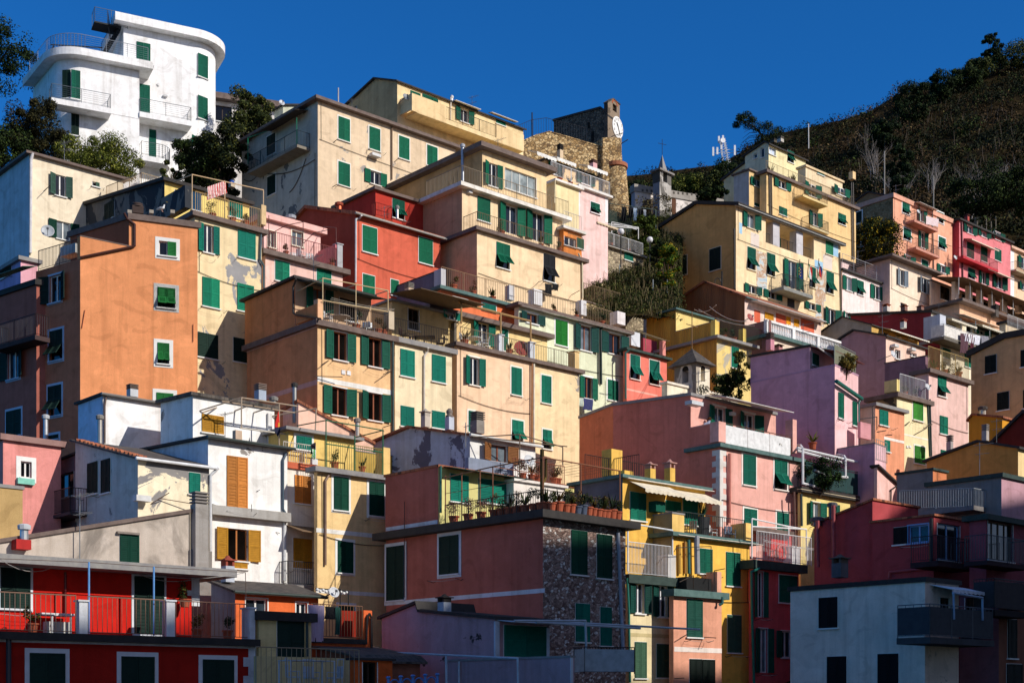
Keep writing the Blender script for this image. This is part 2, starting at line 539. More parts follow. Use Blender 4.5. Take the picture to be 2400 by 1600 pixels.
        if kind in ('o', 'g', 'h', 'x'):
            ca = MB(); t = .06
            if kind != 'x' or True:
                for q in ((b0, b0 + t), (b1 - t, b1)): f.fbox(ca, q[0], q[1], zb, zt, -D, -D + .06)
                f.fbox(ca, b0 + t, b1 - t, zt - t, zt, -D, -D + .058); f.fbox(ca, b0 + t, b1 - t, zb, zb + t, -D, -D + .058)
                m = (b0 + b1) / 2
                if b1 - b0 > .5: f.fbox(ca, m - .04, m + .04, zb + t, zt - t, -D, -D + .056)
                if b1 - b0 > 2.2:
                    for q in (.25, .75):
                        mm = b0 + (b1 - b0) * q; f.fbox(ca, mm - .03, mm + .03, zb + t, zt - t, -D, -D + .055)
            ca.build('window_frame', flat(fc if kind != 'x' else '3a2a20', .5), wo, org)
        pa = MB(); pa.quad([f.pt(b0, zb, -D + .02), f.pt(b1, zb, -D + .02), f.pt(b1, zt, -D + .02), f.pt(b0, zt, -D + .02)])
        gc = glassc or random.choice(['12161c', '1a222c', '303a44', '0e1014', '6a747c'] if kind in 'og' else ['08090b', '0c0d10'])
        pa.build('pane', glass(gc), wo, org)
        if kind == 'o':
            for side in (0, 1):
                ang = math.radians(random.choice([4, 8, 14, 22]))
                if side == 0:
                    hp = f.pt(b0 - .01, zb, .03); u = -f.d * math.cos(ang) + f.n * math.sin(ang)
                else:
                    hp = f.pt(b1 + .01, zb, .03); u = f.d * math.cos(ang) + f.n * math.sin(ang)
                nn = u.cross(up)
                if nn.dot(f.n) < 0: nn = -nn
                leafs([(hp, u, up, nn, ws * .97, H)])
        elif kind == 'h':
            m = (b0 + b1) / 2
            right = f.d.x > 0
            leafs([(f.pt(m if right else b0, zb, .018), f.d, up, f.n, W / 2, H)])
        elif kind == 't':
            n2 = 1 if W < .6 else 2
            lw = W / n2
            for i in range(n2):
                q0 = a0 + i * lw
                zm = zb + H * .52
                ang = math.radians(random.uniform(26, 38))
                v2 = -up * math.cos(ang) + f.n * math.sin(ang)
                fl = H * .44
                P = f.pt(q0 + .004, zm, .03) + v2 * fl
                nn = f.d.cross(v2)
                if nn.dot(f.n) < 0: nn = -nn
                leafs([(f.pt(q0, zm, .018), f.d, up, f.n, lw - .008, zt - zm), (P, f.d, -v2, nn, lw - .02, fl)])
    # ---- trimmings
    def F(s, face):
        return s.R if face == 'R' else s.L if face == 'L' else face
    def boxp(s, name, face, x0, y0, x1, y1, o0, o1, mat, lab=None):
        """box on/over a wall: pixel rectangle measured on the plane at offset o1"""
        f = s.F(face)
        a0, a1 = sorted((f.S(x0, o1), f.S(x1, o1)))
        xm = (x0 + x1) / 2
        z0, z1 = sorted((f.Zv(xm, y0, o1), f.Zv(xm, y1, o1)))
        mb = MB(); f.fbox(mb, a0, a1, z0, z1, o0, o1)
        o = mb.build(name, mat, s.root, s.o)
        if lab: o['label'] = lab
        return o
    def band(s, face, x0, y0, x1, hpx, col=WHITE, o=.012):
        """level painted band: y0 is its top edge at x0"""
        f = s.F(face)
        a0, a1 = sorted((f.S(x0), f.S(x1)))
        z1 = f.Zv(x0, y0); z0 = f.Zv(x0, y0 + hpx)
        mb = MB(); f.fbox(mb, a0, a1, z0, z1, .0, o)
        mb.build('string_course', wm(col), s.root, s.o); return s
    def pipe(s, face, pts, r=.05, col='8a8a86', name='downpipe'):
        f = s.F(face)
        mb = MB(); mb.tube([f.hit(p[0], p[1], p[2] if len(p) > 2 else .09) for p in pts], r, 8)
        mb.build(name, flat(col, .4), s.root, s.o, smooth=False); return s
    def frame(s, face, lines, r=.025, col='8d7d68', name='pergola_frame'):
        """metal pipe frame: polylines of (x, y, offset)"""
        f = s.F(face); mb = MB()
        for ln in lines:
            if name.split('_')[-1] in ('pole', 'post', 'leg', 'hook', 'bracket', 'anchor', 'line'):
                one = MB(); one.tube([f.hit(*p) for p in ln], r, 6); one.build(name, flat(col, .45), s.root, s.o)
            else:
                mb.tube([f.hit(*p) for p in ln], r, 6)
        mb.build(name, flat(col, .45), s.root, s.o); return s
    def rail(s, pts, h=1.0, col='4a3c34', r=.012, gap=.13, posts=1.6, panel=None, parent=None, lower=.08, name='railing'):
        mb = MB()
        for k in range(len(pts) - 1):
            a, b = Vector(pts[k]), Vector(pts[k + 1]); d = b - a; L = d.length
            if L < .05: continue
            d /= L
            mb.tube([a + Z * h, b + Z * h], r * 1.8, 6); mb.tube([a + Z * lower, b + Z * lower], r * 1.2, 4)
            n = max(1, int(L / posts))
            for i in range(n + 1):
                p = a + d * L * i / n; mb.tube([p, p + Z * h], r * 1.7, 5)
            if gap:
                n = max(1, int(L / gap))
                for i in range(1, n):
                    p = a + d * L * i / n; mb.tube([p + Z * lower, p + Z * h], r, 4)
            else:
                for i in range(1, 7):
                    mb.tube([a + Z * h * i / 7, b + Z * h * i / 7], r * .7, 4)
        o = mb.build(name, flat(col, .45), parent or s.root, s.o)
        if panel:
            pm = MB()
            for k in range(len(pts) - 1):
                a, b = Vector(pts[k]), Vector(pts[k + 1]); d = (b - a)
                w = Vector((d.y, -d.x, 0)).normalized() * .012
                pm.box((a + b) / 2 + Z * (h * .5), d / 2 * .98, w, Z * h * .42)
            pm.build('railing_panel', cloth(panel), o, s.o)
        return o
    def redge(s, face, x0, x1, h=1.0, inset=.1, z=None, **kw):
        f = s.F(face); z = s.zt if z is None else z
        s.rail([f.pt(f.S(x0), z, -inset), f.pt(f.S(x1), z, -inset)], h, **kw); return s
    def rboth(s, xl, xr, h=1.0, inset=.1, z=None, **kw):
        """railing round the corner: from pixel column xl on the left edge to xr on the right edge"""
        z = s.zt if z is None else z
        C = s.R.pt(inset * -0 + .0, z, 0)
        cc = s.R.O - s.R.n * inset - s.L.n * inset; cc.z = z
        s.rail([s.L.pt(s.L.S(xl), z, -inset), cc, s.R.pt(s.R.S(xr), z, -inset)], h, **kw); return s
    def pillar(s, face, x0, x1, ytop, off=-.1, w=None, col=WHITE, h=None, name='terrace_pillar'):
        f = s.F(face)
        a0, a1 = sorted((f.S(x0, off), f.S(x1, off)))
        zt = f.Zv((x0 + x1) / 2, ytop, off); zb = s.zt
        if h: zb = zt - h
        mb = MB(); w = w or (a1 - a0)
        f.fbox(mb, a0, a1, zb, zt - .06, off - w, off)
        f.fbox(mb, a0 - .05, a1 + .05, zt - .06, zt, off - w - .05, off + .05)
        mb.build(name, wm(col), s.root, s.o); return s
    def bal(s, face, x0, x1, y, out=.9, th=.14, h=1.0, col='3a342e', slab='b8a88e', gap=.12, panel=None, solid=None, **kw):
        """balcony: x0..x1 along its outer edge, y = floor level at the middle of that edge"""
        f = s.F(face)
        a0, a1 = sorted((f.S(x0, out), f.S(x1, out)))
        z = f.Zv((x0 + x1) / 2, y, out)
        mb = MB(); f.fbox(mb, a0, a1, z - th, z, .0, out)
        o = mb.build('balcony', wm(slab), s.root, s.o)
        e = .05
        pts = [f.pt(a0 + e, z, .02), f.pt(a0 + e, z, out - e), f.pt(a1 - e, z, out - e), f.pt(a1 - e, z, .02)]
        if h: s.rail(pts, h, col, gap=gap, parent=o, panel=panel, **kw)
        return o
    def awn(s, face, x0, x1, y, out=1.0, drop=.45, col='e8e4da', val=.18, off=.03, name='awning'):
        f = s.F(face)
        a0, a1 = sorted((f.S(x0, off), f.S(x1, off))); z = f.Zv(x0, y, off)
        mb = MB(); t = .03
        mb.hexa([f.pt(a0, z - t, off), f.pt(a1, z - t, off), f.pt(a1, z - drop - t, off + out), f.pt(a0, z - drop - t, off + out),
                 f.pt(a0, z, off), f.pt(a1, z, off), f.pt(a1, z - drop, off + out), f.pt(a0, z - drop, off + out)])
        if val:
            n = max(3, int((a1 - a0) / .3)); w = (a1 - a0) / n
            for i in range(n):
                q = a0 + i * w
                mb.quad([f.pt(q, z - drop, off + out + .004), f.pt(q + w, z - drop, off + out + .004), f.pt(q + w, z - drop - val * .75, off + out + .004),
                         f.pt(q + w / 2, z - drop - val, off + out + .004), f.pt(q, z - drop - val * .75, off + out + .004)])
        mb.build(name, cloth(col), s.root, s.o); return s
    def chim(s, face, x, ytop, ybot, w=.5, off=-1.0, style='slab', col='c8c0b4', capc='5a5450', d=None):
        f = s.F(face); p = f.hit(x, ytop, off); zb = f.Zv(x, ybot, off)
        a = (p - f.O).dot(f.d); zt = p.z; d = d or w
        mb = MB(); cap = MB(); h = zt - zb
        o0, o1 = off - d / 2, off + d / 2
        if style == 'pipe':
            mb.tube([f.pt(a, zb, off), f.pt(a, zt - .12, off)], w / 2, 10)
            cap.lathe(f.pt(a, zt - .22, off), [(w * .75, 0), (w * .8, .16), (w * .5, .22)], 10)
        else:
            ch = min(.55, h * .4)
            f.fbox(mb, a - w / 2, a + w / 2, zb, zt - ch, o0, o1)
            if style == 'slab':
                k = 4
                for i in range(k):
                    z0 = zt - ch + ch * i / k
                    f.fbox(cap, a - w * .42, a + w * .42, z0, z0 + ch / k * .45, o0 + .05, o1 - .05)
                    f.fbox(cap, a - w * .55, a + w * .55, z0 + ch / k * .45, z0 + ch / k * .9, o0 - w * .05, o1 + w * .05)
            elif style == 'tile':
                for q in (-1, 1):
                    f.fbox(cap, a + q * w * .38 - .05, a + q * w * .38 + .05, zt - ch, zt - ch * .5, o0, o1)
                f.fbox(cap, a - w * .7, a + w * .7, zt - ch * .5, zt - ch * .38, o0 - w * .2, o1 + w * .2)
                c = f.pt(a, zt - ch * .38, off)
                cap.lathe(c, [(w * .62, 0), (w * .3, ch * .2), (w * .12, ch * .38)], 8)
            elif style == 'ball':
                cap.lathe(f.pt(a, zt - ch, off), [(w * .6, 0), (w * .6, ch * .2), (w * .3, ch * .22), (w * .52, ch * .5), (w * .5, ch * .75), (w * .2, ch)], 12)
        o = mb.build('chimney', wm(col) if style != 'pipe' else flat(col, .35, .6), s.root, s.o)
        cap.build('chimney_cap', flat(capc, .8), o, s.o, smooth=(style == 'ball')); return s
    def dish(s, face, x, y, rpx, off=.5, col='c9ccd0', aim=(0.55, -0.8, 0.35)):
        f = s.F(face); c = f.hit(x, y, off); r = rpx / _t[2] / F * c.y
        ax = Vector(aim).normalized()
        mb = MB(); mb.lathe(c, [(.02, -.22 * r), (r * .5, -.17 * r), (r * .85, -.06 * r), (r, 0), (r * .98, .01), (r * .84, -.04 * r), (r * .5, -.14 * r), (.02, -.19 * r)], 20, ax)
        o = mb.build('satellite_dish', flat(col, .5), s.root, s.o, smooth=True)
        a = MB(); a.tube([c - ax * r * .2, c - ax * r * .3 - f.n * off * .6 - Z * r * .4, c - f.n * (off + .02) - Z * r * .9], .025, 6)
        tip = c + ax * r * .9 - Z * r * .15
        a.tube([c - Z * r * .9, tip], .014, 5); a.box(tip, Vector((.05, 0, 0)), Vector((0, .05, 0)), Z * .05)
        a.build('dish_arm', flat('6a6c6e', .5), o, s.o); return s
    def antenna(s, face, x, y0, y1, off=-1.0, bars=((.05, .9, 5),)):
        f = s.F(face); t = f.hit(x, y0, off); b = Vector((t.x, t.y, f.Zv(x, y1, off)))
        mb = MB(); mb.tube([b, t], .022, 6)
        for (dz, L, n) in bars:
            c = t - Z * dz; u = Vector((.8, -.5, .1)).normalized(); w = u.cross(Z).normalized()
            mb.tube([c - u * L * .2, c + u * L * .8], .014, 4)
            for i in range(n):
                p = c + u * (L * (-.15 + .9 * i / n)); mb.tube([p - w * .22, p + w * .22], .008, 4)
        mb.build('antenna', flat('9a9a98', .4, .5), s.root, s.o); return s
    def wires(s, face, lines, sag=.15, r=.008, col='6a665e', name='clothes_line'):
        f = s.F(face); mb = MB()
        for (p, q) in lines:
            a, b = f.hit(*p), f.hit(*q); pts = []
            for i in range(7):
                t = i / 6; v = a.lerp(b, t); v.z -= sag * 4 * t * (1 - t); pts.append(v)
            mb.tube(pts, r, 4)
        mb.build(name, flat(col, .5), s.root, s.o); return s
    # ---- walls with their openings
    def done(s):
        for v in s.vols:
            mb = MB(); th, zb = v['th'], v['zb'] - s.o.z * 0
            f, e, le = v['f'], v['e'], v['le']
            out = [(a, z - th) for a, z in v['out']]
            mi_f = 1 if f is v['FL'] else 2
            mi_e = 2 if f is v['FL'] else 1
            back = e.d * le
            def face_poly(fc, poly, mi):
                loops = [[Vector((a, z, 0)) for a, z in poly]]
                lo, hi = min(p[0] for p in poly), max(p[0] for p in poly)
                ok = []
                for h in fc.holes:
                    b0, b1 = max(h[0], lo + .01), min(h[1], hi - .01)
                    if b1 - b0 < .05: continue
                    zt = min(h[3], max(p[1] for p in poly) - .02)
                    if zt - h[2] < .05: continue
                    if any(b0 < k[1] + .005 and b1 > k[0] - .005 and h[2] < k[3] + .005 and zt > k[2] - .005 for k in ok): continue
                    ok.append((b0, b1, h[2], zt, h[4]))
                    loops.append([Vector((b0, h[2], 0)), Vector((b0, zt, 0)), Vector((b1, zt, 0)), Vector((b1, h[2], 0))])
                flatp = [p for l in loops for p in l]
                i0 = len(mb.v)
                mb.v += [fc.pt(p.x, p.y) for p in flatp]
                for t in tessellate_polygon(loops):
                    mb.f.append([i0 + k for k in t]); mb.m.append(mi)
                for (b0, b1, z0, z1, d) in ok:
                    A = [fc.pt(b0, z0), fc.pt(b1, z0), fc.pt(b1, z1), fc.pt(b0, z1)]
                    B = [p - fc.n * d for p in A]
                    for k in range(4):
                        j = (k + 1) % 4; mb.quad([A[k], A[j], B[j], B[k]], mi)
                    mb.quad(B, mi)
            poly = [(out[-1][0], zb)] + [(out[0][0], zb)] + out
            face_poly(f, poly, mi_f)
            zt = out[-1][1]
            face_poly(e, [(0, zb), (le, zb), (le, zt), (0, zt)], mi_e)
            # far sides and top
            bp = [f.pt(a, z) + back for a, z in poly]
            i0 = len(mb.v); mb.v += bp
            for t in tessellate_polygon([bp]):
                mb.f.append([i0 + k for k in t]); mb.m.append(0)
            a0, z0 = out[0]
            mb.quad([f.pt(a0, zb), f.pt(a0, z0), f.pt(a0, z0) + back, f.pt(a0, zb) + back])
            for k in range(len(out) - 1):
                p, q = out[k], out[k + 1]
                mb.quad([f.pt(*p), f.pt(*q), f.pt(*q) + back, f.pt(*p) + back])
            mb.build('wall', v['mats'], s.root, s.o)
        return s
HOUSES = {}
def H(key, name, label, cat='house', group=None, **kw):
    h = House(name, label, cat, group)
    for k, v in kw.items(): setattr(h, k, v)
    HOUSES[key] = h
    return h

# ================= bottom left: red terraced house =================
T(0, 1200)
h = H('red', 'terraced_house', 'deep red house with a white cornered wall, long railed terrace and blue awning poles', trim=(.16, 'd4d8de'), sc=DKG)
h.vol((-160, 1088), 45, L=-420, R=2300, aR=50, th=.26, ov=.28, roof='dark', wall='a32017')
h.win('R', 'c 270 1290 595 1790; c 1112 1322 1415 1800; c 1860 1350 2145 1830')
h.band('R', -150, 1142, 2295, 42, 'c8ccd4', .03)
lowR, lowz = h.R, h.zt
h.boxp('corner_quoins', 'R', 2285, 1215, 2352, 1800, .0, .03, wm('d0d4da'))
for y in (1330, 1500): h.boxp('corner_quoins', 'R', 2238, y, 2290, y + 85, .0, .026, wm('d0d4da'))
h.pipe('R', [(80, 1135), (80, 1780)], .09, '30303a')
h.redge('R', -100, 700, 1.32, .05, col='8a6a58', gap=.17); h.redge('R', 812, 1512, 1.32, .05, col='8a6a58', gap=.17); h.redge('R', 1620, 2285, 1.32, .05, col='8a6a58', gap=.17)
for x in (728, 1530): h.pillar('R', x, x + 78, 803, -.02, .35, 'd8dce2')
h.pillar('R', 2292, 2345, 870, .1, .6, 'd8dce2')
h.frame('R', [[(817, 458, -.3), (817, 1112, -.3)], [(1413, 500, -.3), (1413, 1130, -.3)]], .035, '6aa0dc', 'awning_pole')
h.frame('R', [[(0, 425, -.3), (817, 458, -.3), (1413, 500, -.3), (2255, 552, -.3), (2262, 880, -.3)]], .014, '6a5a50', 'awning_wire')
h.wires('R', [((0, 428, -.3), (470, 512, -1.5)), ((1210, 535, -1.5), (2240, 555, -.4)), ((1210, 540, -1.5), (1840, 600, -1.5))], .25, .012, 'b8b4b0')
h.vol((-150, 400), on=lowR, off=-1.9, par=(50, 40), L=6.0, R=1760, th=.3, ov=1.25, roof='grey', wall='c9241a')
h.trim = (.1, 'd8dce2')
h.win('R', 'c 5 505 275 890; c 1232 585 1503 1125')
h.pipe('R', [(600, 550), (600, 930)], .05, '6a1512')
h.boxp('corner_quoins', 'R', 1762, 600, 1835, 860, -.3, .02, wm('d8dce2'))
h.boxp('corner_quoins', 'R', 1722, 715, 1775, 765, 0, .017, wm('d8dce2'))
h.boxp('air_conditioner', 'R', 430, 1003, 640, 1110, .25, .6, flat('c8c6c0', .5))
h.boxp('wall_shelf', 'R', 385, 925, 685, 948, .2, .85, flat('d8d8d8', .6))
h.frame('R', [[(480, 945, .8), (480, 1110, .8)], [(650, 945, .8), (650, 1110, .8)]], .04, 'd0d0d0', 'shelf_leg')

# ================= grey cement wall house =================
T(0, 950)
h = H('cement', 'cement_house', 'bare grey cement house wall with one green shuttered window and a red boxed flue', trim=(.0, WHITE))
h.vol((-40, 1228), 54, L=-300, R=[(1745, 950)], top='R', aR=50, th=.16, ov=.12, roof='brown', wall='c2b6aa/0.62/948a80/0.16')
h.win('R', 'c 1100 1172 1275 1460')
h.boxp('window_lintel', 'R', 1082, 1160, 1285, 1180, 0, .16, wm('8a8078'))
h.chim('R', 1832, 795, 1500, .62, .12, 'slab', 'a09c98', '8a8480', .5)
h.boxp('buttress', 'R', 1745, 1330, 1948, 2150, -.5, .1, wm('8c8884'))
h.chim('R', 222, 1088, 1235, .34, .25, 'pipe', 'b8bcc0', 'c0c4c8')
h.boxp('flue_box', 'R', 150, 1228, 288, 1318, 0, .55, flat('b4201c', .7))
h.antenna('R', 733, 800, 1410, .35, ((.15, 1.0, 6), (.9, .9, 5)))
h = H('tanwall', 'stub_house', 'plain tan house end with a stone coping at the left edge')
h.vol((-40, 715), 57, L=-300, R=208, th=.14, ov=.06, roof='grey', wall='b89a68')
h = H('pinksmall', 'small_house', 'small pink house with a white framed single window below the dark red wall', trim=(.14, WHITE))
h.vol((28, 262), 64, L=-160, R=560, th=.28, ov=.2, roof='9a7a74', wall='e0938c')
h.win('R', 'g 190 508 290 668', trim=(.22, WHITE))
h.boxp('cloth', 'R', 165, 668, 320, 722, .0, .2, cloth('8ad0bc'))
h = H('leanto', 'porch_house', 'dark shaded porch house with a railed balcony next to the peeling cream house')
h.vol((705, 430), 66, L=[(345, 575)], R=1000, top='L', th=.1, ov=.15, roof='dark', wall='8a6a72')
h.win('L', 'x 385 590 480 830; x 540 600 680 860')
h.bal('L', 318, 640, 1010, 1.0, h=1.15, col='2a2628', slab='4a4448')

# ================= peeling cream house =================
h = H('peelcream', 'peeling_house', 'small cream house with peeling render, gable side tinted blue-grey as shade and slate roof', sc=TEAL)
h.vol((1267, 470), 61, L=[(692, 318)], R=1922, top='L', th=.1, ov=.22, roof='slate', wall='f3e6c8/0.42/9a9694', wallL='c6ccc6/0.1/5a5e60/0.04', gutter='e6e8ea')  # wallL: cream gable tinted blue-grey, its shade put into the colour
h.win('R', 'c 1735 612 1836 818')
h.win('L', 'c 810 510 900 825 DKG; c 935 483 1015 812 DKG')
h.boxp('meter_box', 'R', 1255, 822, 1392, 876, .1, .5, flat('d8d8d6', .5))
h.pipe('R', [(2003, 575, .2), (1935, 640, .1), (1935, 1420, .1)], .07, 'dadcde')
h.frame('R', [[(1390, 900, .05), (1555, 800, .6)], [(1460, 850, .1), (1760, 900, .4)]], .02, '6a5040', 'drying_bracket')
h.boxp('verge_tiles', 'L', 700, 330, 1262, 345, -.1, .0, roof_mat('tile')) if 0 else None
mb = MB(); f = h.L
for i in range(16):
    t = i / 15.0; p = h.L.hit(700 + 555 * t, 318 + 148 * t, .12); mb.tube([p, p + h.R.d * .45], .085, 6)
mb.build('verge_tiles', roof_mat('tile'), h.root, h.o)

# ================= white house with orange shutters =================
h = H('white', 'white_house', 'tall white house with orange louvred shutters above and yellow shutters below', sc=ORANGE)
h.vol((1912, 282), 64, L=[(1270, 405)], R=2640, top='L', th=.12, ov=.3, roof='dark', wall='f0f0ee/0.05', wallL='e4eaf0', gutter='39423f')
T(500, 1050)
h.win('R', 'c 122 66 312 575'); h.win('R', 'o 18 722 425 1050', sc=OCHRE, fc='b06a30', glassc='100c0a')
h.win('R', 'c 180 1035 310 1108', sc=OCHRE)
h.boxp('wall_ledge', 'R', -8, 555, 716, 640, 0, .4, wm('a8a6a2'))
h.pipe('R', [(672, 40), (640, 110), (640, 560), (672, 610)], .06, '4a5a68'); h.pipe('R', [(655, 680), (655, 1215)], .085, 'dcdee0')
h.frame('R', [[(395, 398, .02), (430, 380, .12)], [(350, 515, .4), (352, 580, .4)], [(575, 770, 0.02), (610, 780, .1)]], .014, '2a2420', 'wall_hook')
T(0, 950); h.boxp('parapet', 'R', 2165, 228, 2225, 330, -1.2, -.9, wm('c8b09a'))

# ================= white house behind, in two blocks =================
T(0, 650)
h = H('white2', 'flat_white_house', 'white house with a long diagonal shadow and yellow shutters under a pipe frame')
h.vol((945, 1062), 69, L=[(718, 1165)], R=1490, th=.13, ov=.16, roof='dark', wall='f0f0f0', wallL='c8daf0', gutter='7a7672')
h.pipe('R', [(975, 1090), (962, 1180), (962, 1520)], .05, '6a5850')
h.chim('R', 1216, 985, 1100, .44, -1.0, 'slab', 'c8ccd2', '7a6a60')
h.chim('R', 918, 1262, 1520, .26, .8, 'pipe', 'a8a49e', '8a8680')
h.vol((1772, 1055), 66.5, L=[(1476, 1128)], R=2520, top='L', th=.16, ov=.2, roof='slate', wall='f0f0ee/0.1')
h.win('R', 'c 1853 1250 2053 1445', sc=OCHRE)
R0 = h.R
T(500, 750)
h.chim('R', 431, 588, 740, .44, -.9, 'slab', 'a8b4c4', '8a7a70'); h.chim('R', 555, 702, 750, .3, -.9, 'pipe', '9a9894', '8a8884')
h.chim('R', 746, 575, 940, .22, -.3, 'pipe', '9a9a98', '3a3836')
h.frame('R', [[(-120, 830, .03), (258, 712, 1.7), (258, 990, 1.7)], [(30, 802, .03), (-100, 850, 1.7)], [(200, 832, .03), (440, 740, 1.7)], [(372, 850, .03), (605, 770, 1.7), (605, 1150, 1.7)],
              [(258, 712, 1.7), (770, 790, 1.7)], [(80, 745, 1.2), (745, 850, 1.2)], [(545, 880, .03), (945, 812, 1.7), (935, 1080, 1.7)]], .035, 'b09c86')
h.frame('R', [[(245, 990, 1.7), (940, 1082, 1.7)]], .04, 'd8d0c0', 'terrace_handrail')
h.boxp('pillar', 'R', 505, 855, 540, 1140, -.2, .15, wm('e0e0de'))

# ================= narrow white house =================
T(500, 1050)
h = H('narrow', 'narrow_house', 'narrow white house strip with orange fascia and a reed canopy over its yellow arched door', sc=ORANGE)
h.vol((655, 122), 66.95, L=560, R=955, th=.3, ov=.12, roof='c8684c', wall='ece6da/0.12/c8b8a0')
h.win('R', 'c 745 243 892 517'); h.win('R', 'c 732 822 900 1110', sc=OCHRE)
h.pipe('R', [(965, 180, .1), (965, 1250, .1)], .06, 'b0603c')
h.awn('R', 660, 1015, 700, 1.5, .45, '7a6248', 0, name='reed_canopy')
h.bal('R', 690, 1085, 1262, 1.0, .2, 1.15, col='3a3638', slab='8a8684')
h.boxp('balcony_pillar', 'R', 1018, 1075, 1083, 1290, .6, 1.1, wm('9a9ca4'))
h.rail([h.R.pt(h.R.S(655), h.zt, -.1), h.R.pt(h.R.S(950), h.zt, -.1)], 1.0, 'd8d0c4')
h.boxp('drain_elbow', 'R', 910, 98, 960, 150, -.1, .1, flat('dcdcdc', .5))

# ================= narrow yellow house =================
h = H('yellow1', 'yellow_house', 'tall narrow yellow house with white bands and a green framed roof terrace', trim=(.14, WHITE))
NARZ = h0_ = HOUSES['narrow'].zt
h.vol((955, 172), 66.1, L=925, R=1592, th=.24, ov=.3, roof='grey', wall='e8c890')
h.win('R', 'c 1105 258 1240 578; c 1430 305 1566 630; c 1140 852 1280 1150')
h.band('R', 945, 730, 1590, 40); h.band('R', 945, 1290, 1590, 36)
h.pipe('R', [(1065, 240), (1030, 300), (1030, 1070)], .06, '8a7060')
h.win('R', 'c 1150 1440 1290 1568')
low = h.R
T(500, 750)
h.frame('R', [[(1035, 920, -.1), (1035, 1400, -.1)], [(1300, 1060, -.1), (1300, 1400, -.1)], [(1558, 1010, -.1), (1558, 1440, -.1)], [(770, 970, -2.4), (1035, 920, -.1), (1560, 1012, -.1)], [(1035, 1135, -.1), (1560, 1215, -.1)], [(1560, 1012, -.1), (1310, 1075, -2)]], .03, '1f6a4a')
h.redge('R', 1035, 1560, 1.35, .1, col='8a8248')
h.boxp('terrace_pillar', 'R', 1560, 1170, 1625, 1420, -.7, -.1, wm('e9c580'))
h.vol((690, 985), on=low, off=-2.4, par=(48, 42), L=3.0, R=1300, base=NARZ - .1, th=.16, ov=.35, roof='grey', wall='e8c878')
h.win('R', 'c 760 1060 900 1200', sc=TEAL)
h.vol((1300, 1190), on=low, off=-2.45, par=(48, 42), L=1.2, R=1640, th=.06, ov=.03, roof='grey', wall='b89a50')

# ================= pale pink gable between =================
h = H('pinkgable', 'gable_house', 'pale pink gable wall with terracotta edge tiles sloping down to the right', sc=TEAL)
h.vol((782, 735), 70.3, L=640, R=[(1468, 1112)], top='R', aR=62, th=.14, ov=.1, roof='tile', wall='efc3ac')
h.chim('R', 1322, 900, 1060, .24, .3, 'pipe', 'b4aca4', '8a8078')

# ================= grey-white gable house with brown shutters =================
T(1000, 750)
h = H('whitegable', 'weathered_house', 'weathered grey-white gable house with brown plank shutters and a white gutter', sc='8a5a34')
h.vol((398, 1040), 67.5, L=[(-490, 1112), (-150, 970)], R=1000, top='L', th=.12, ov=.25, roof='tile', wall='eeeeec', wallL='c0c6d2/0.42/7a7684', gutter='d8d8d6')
h.win('R', 'o 490 1120 830 1330', fc='7a3a20')
h.boxp('parapet', 'R', 385, 1290, 800, 1450, .9, 1.15, wm('8a94a8/0.4/4a5262'))
h.chim('L', 210, 812, 1010, .34, -1.4, 'ball', 'b8c0cc', '7a6e66'); h.chim('L', -10, 815, 985, .36, -1.2, 'tile', 'c0b8ac', 'b0a89c')
h.chim('R', 465, 845, 1045, .52, -1.2, 'slab', '8a8680', '6a645e')
h.antenna('R', 358, 940, 1170, .2, ((.2, .5, 3),))
h.frame('R', [[(415, 1075, .2), (855, 1050, 2.2), (855, 1420, 2.2)], [(855, 1050, 2.2), (1250, 1165, 2.2), (1250, 1330, 2.2)], [(500, 1075, .2), (1290, 1160, 2.2)]], .03, '7a6450')
h.dish('R', 945, 1285, 56, 2.0)
# ================= mauve corner house =================
T(1000, 1050)
h = H('mauve', 'corner_house', 'large mauve corner house with pebble stone front and a roof terrace full of potted plants', trim=(.0, WHITE))
h.vol((1068, 575), 59, L=-372, R=1828, aR=46, aL=43, th=.34, ov=.5, roof='dark', wall='b4685a', wallR=rubble('a88c80', 'c4aea2', '74584e', 6.5, '7c685e', 'pebble', .16))
lowL, lowR, lowz = h.L, h.R, h.zt
h.win('R', 'c 1325 748 1470 1168; c 1562 785 1698 1202')
T(900, 1200)
h.win('R', 'c 1758 833 1885 1192 TEAL; c 1985 868 2085 1228 TEAL')
h.win('L', 'c 512 205 688 578; c 28 302 186 815', sc=DKG, trim=(.17, 'd4d8e0'))
h.band('L', 20, 140, 492, 34, 'd4d8e0', .02); h.band('L', 5, 822, 1478, 36, 'd4d8e0', .02)
h.pipe('R', [(2150, 190), (2160, 400), (2200, 1340)], .085, 'a8aebc')
h.pipe('L', [(188, -100), (188, 780)], .02, '5a3a34', 'wall_cable')
T(1000, 1050)
h.rboth(150, 1795, .95, .12, col='4a3a30', gap=.15)
z = h.zt
def cpt(f, x, o, dz): return f.pt(f.S(x), z + dz, o)
mb = MB()
HT = 2.35
cc = h.R.O - h.R.n * .15 - h.L.n * .15
def up(p, a): return Vector((p.x, p.y, z + a))
for P in [cpt(h.L, x, -.15, 0) for x in (150, 300, 468, 585)] + [cpt(h.R, x, -.15, 0) for x in (1440, 1798)] + [up(cc, 0)]:
    mb.tube([P, up(P, HT)], .028, 6)
mb.tube([up(cpt(h.L, 120, -.15, 0), HT - .1), up(cpt(h.L, 585, -.15, 0), HT), up(cc, HT)], .03, 6)
mb.tube([up(cc, HT), up(cpt(h.R, 1798, -.15, 0), HT)], .03, 6)
mb.tube([up(cpt(h.L, 585, -.15, 0), HT), up(cpt(h.L, 585, -3, 0), HT)], .02, 6)
mb.tube([up(cpt(h.L, 150, -.15, 0), 1.5), up(cc, 1.5)], .014, 5)
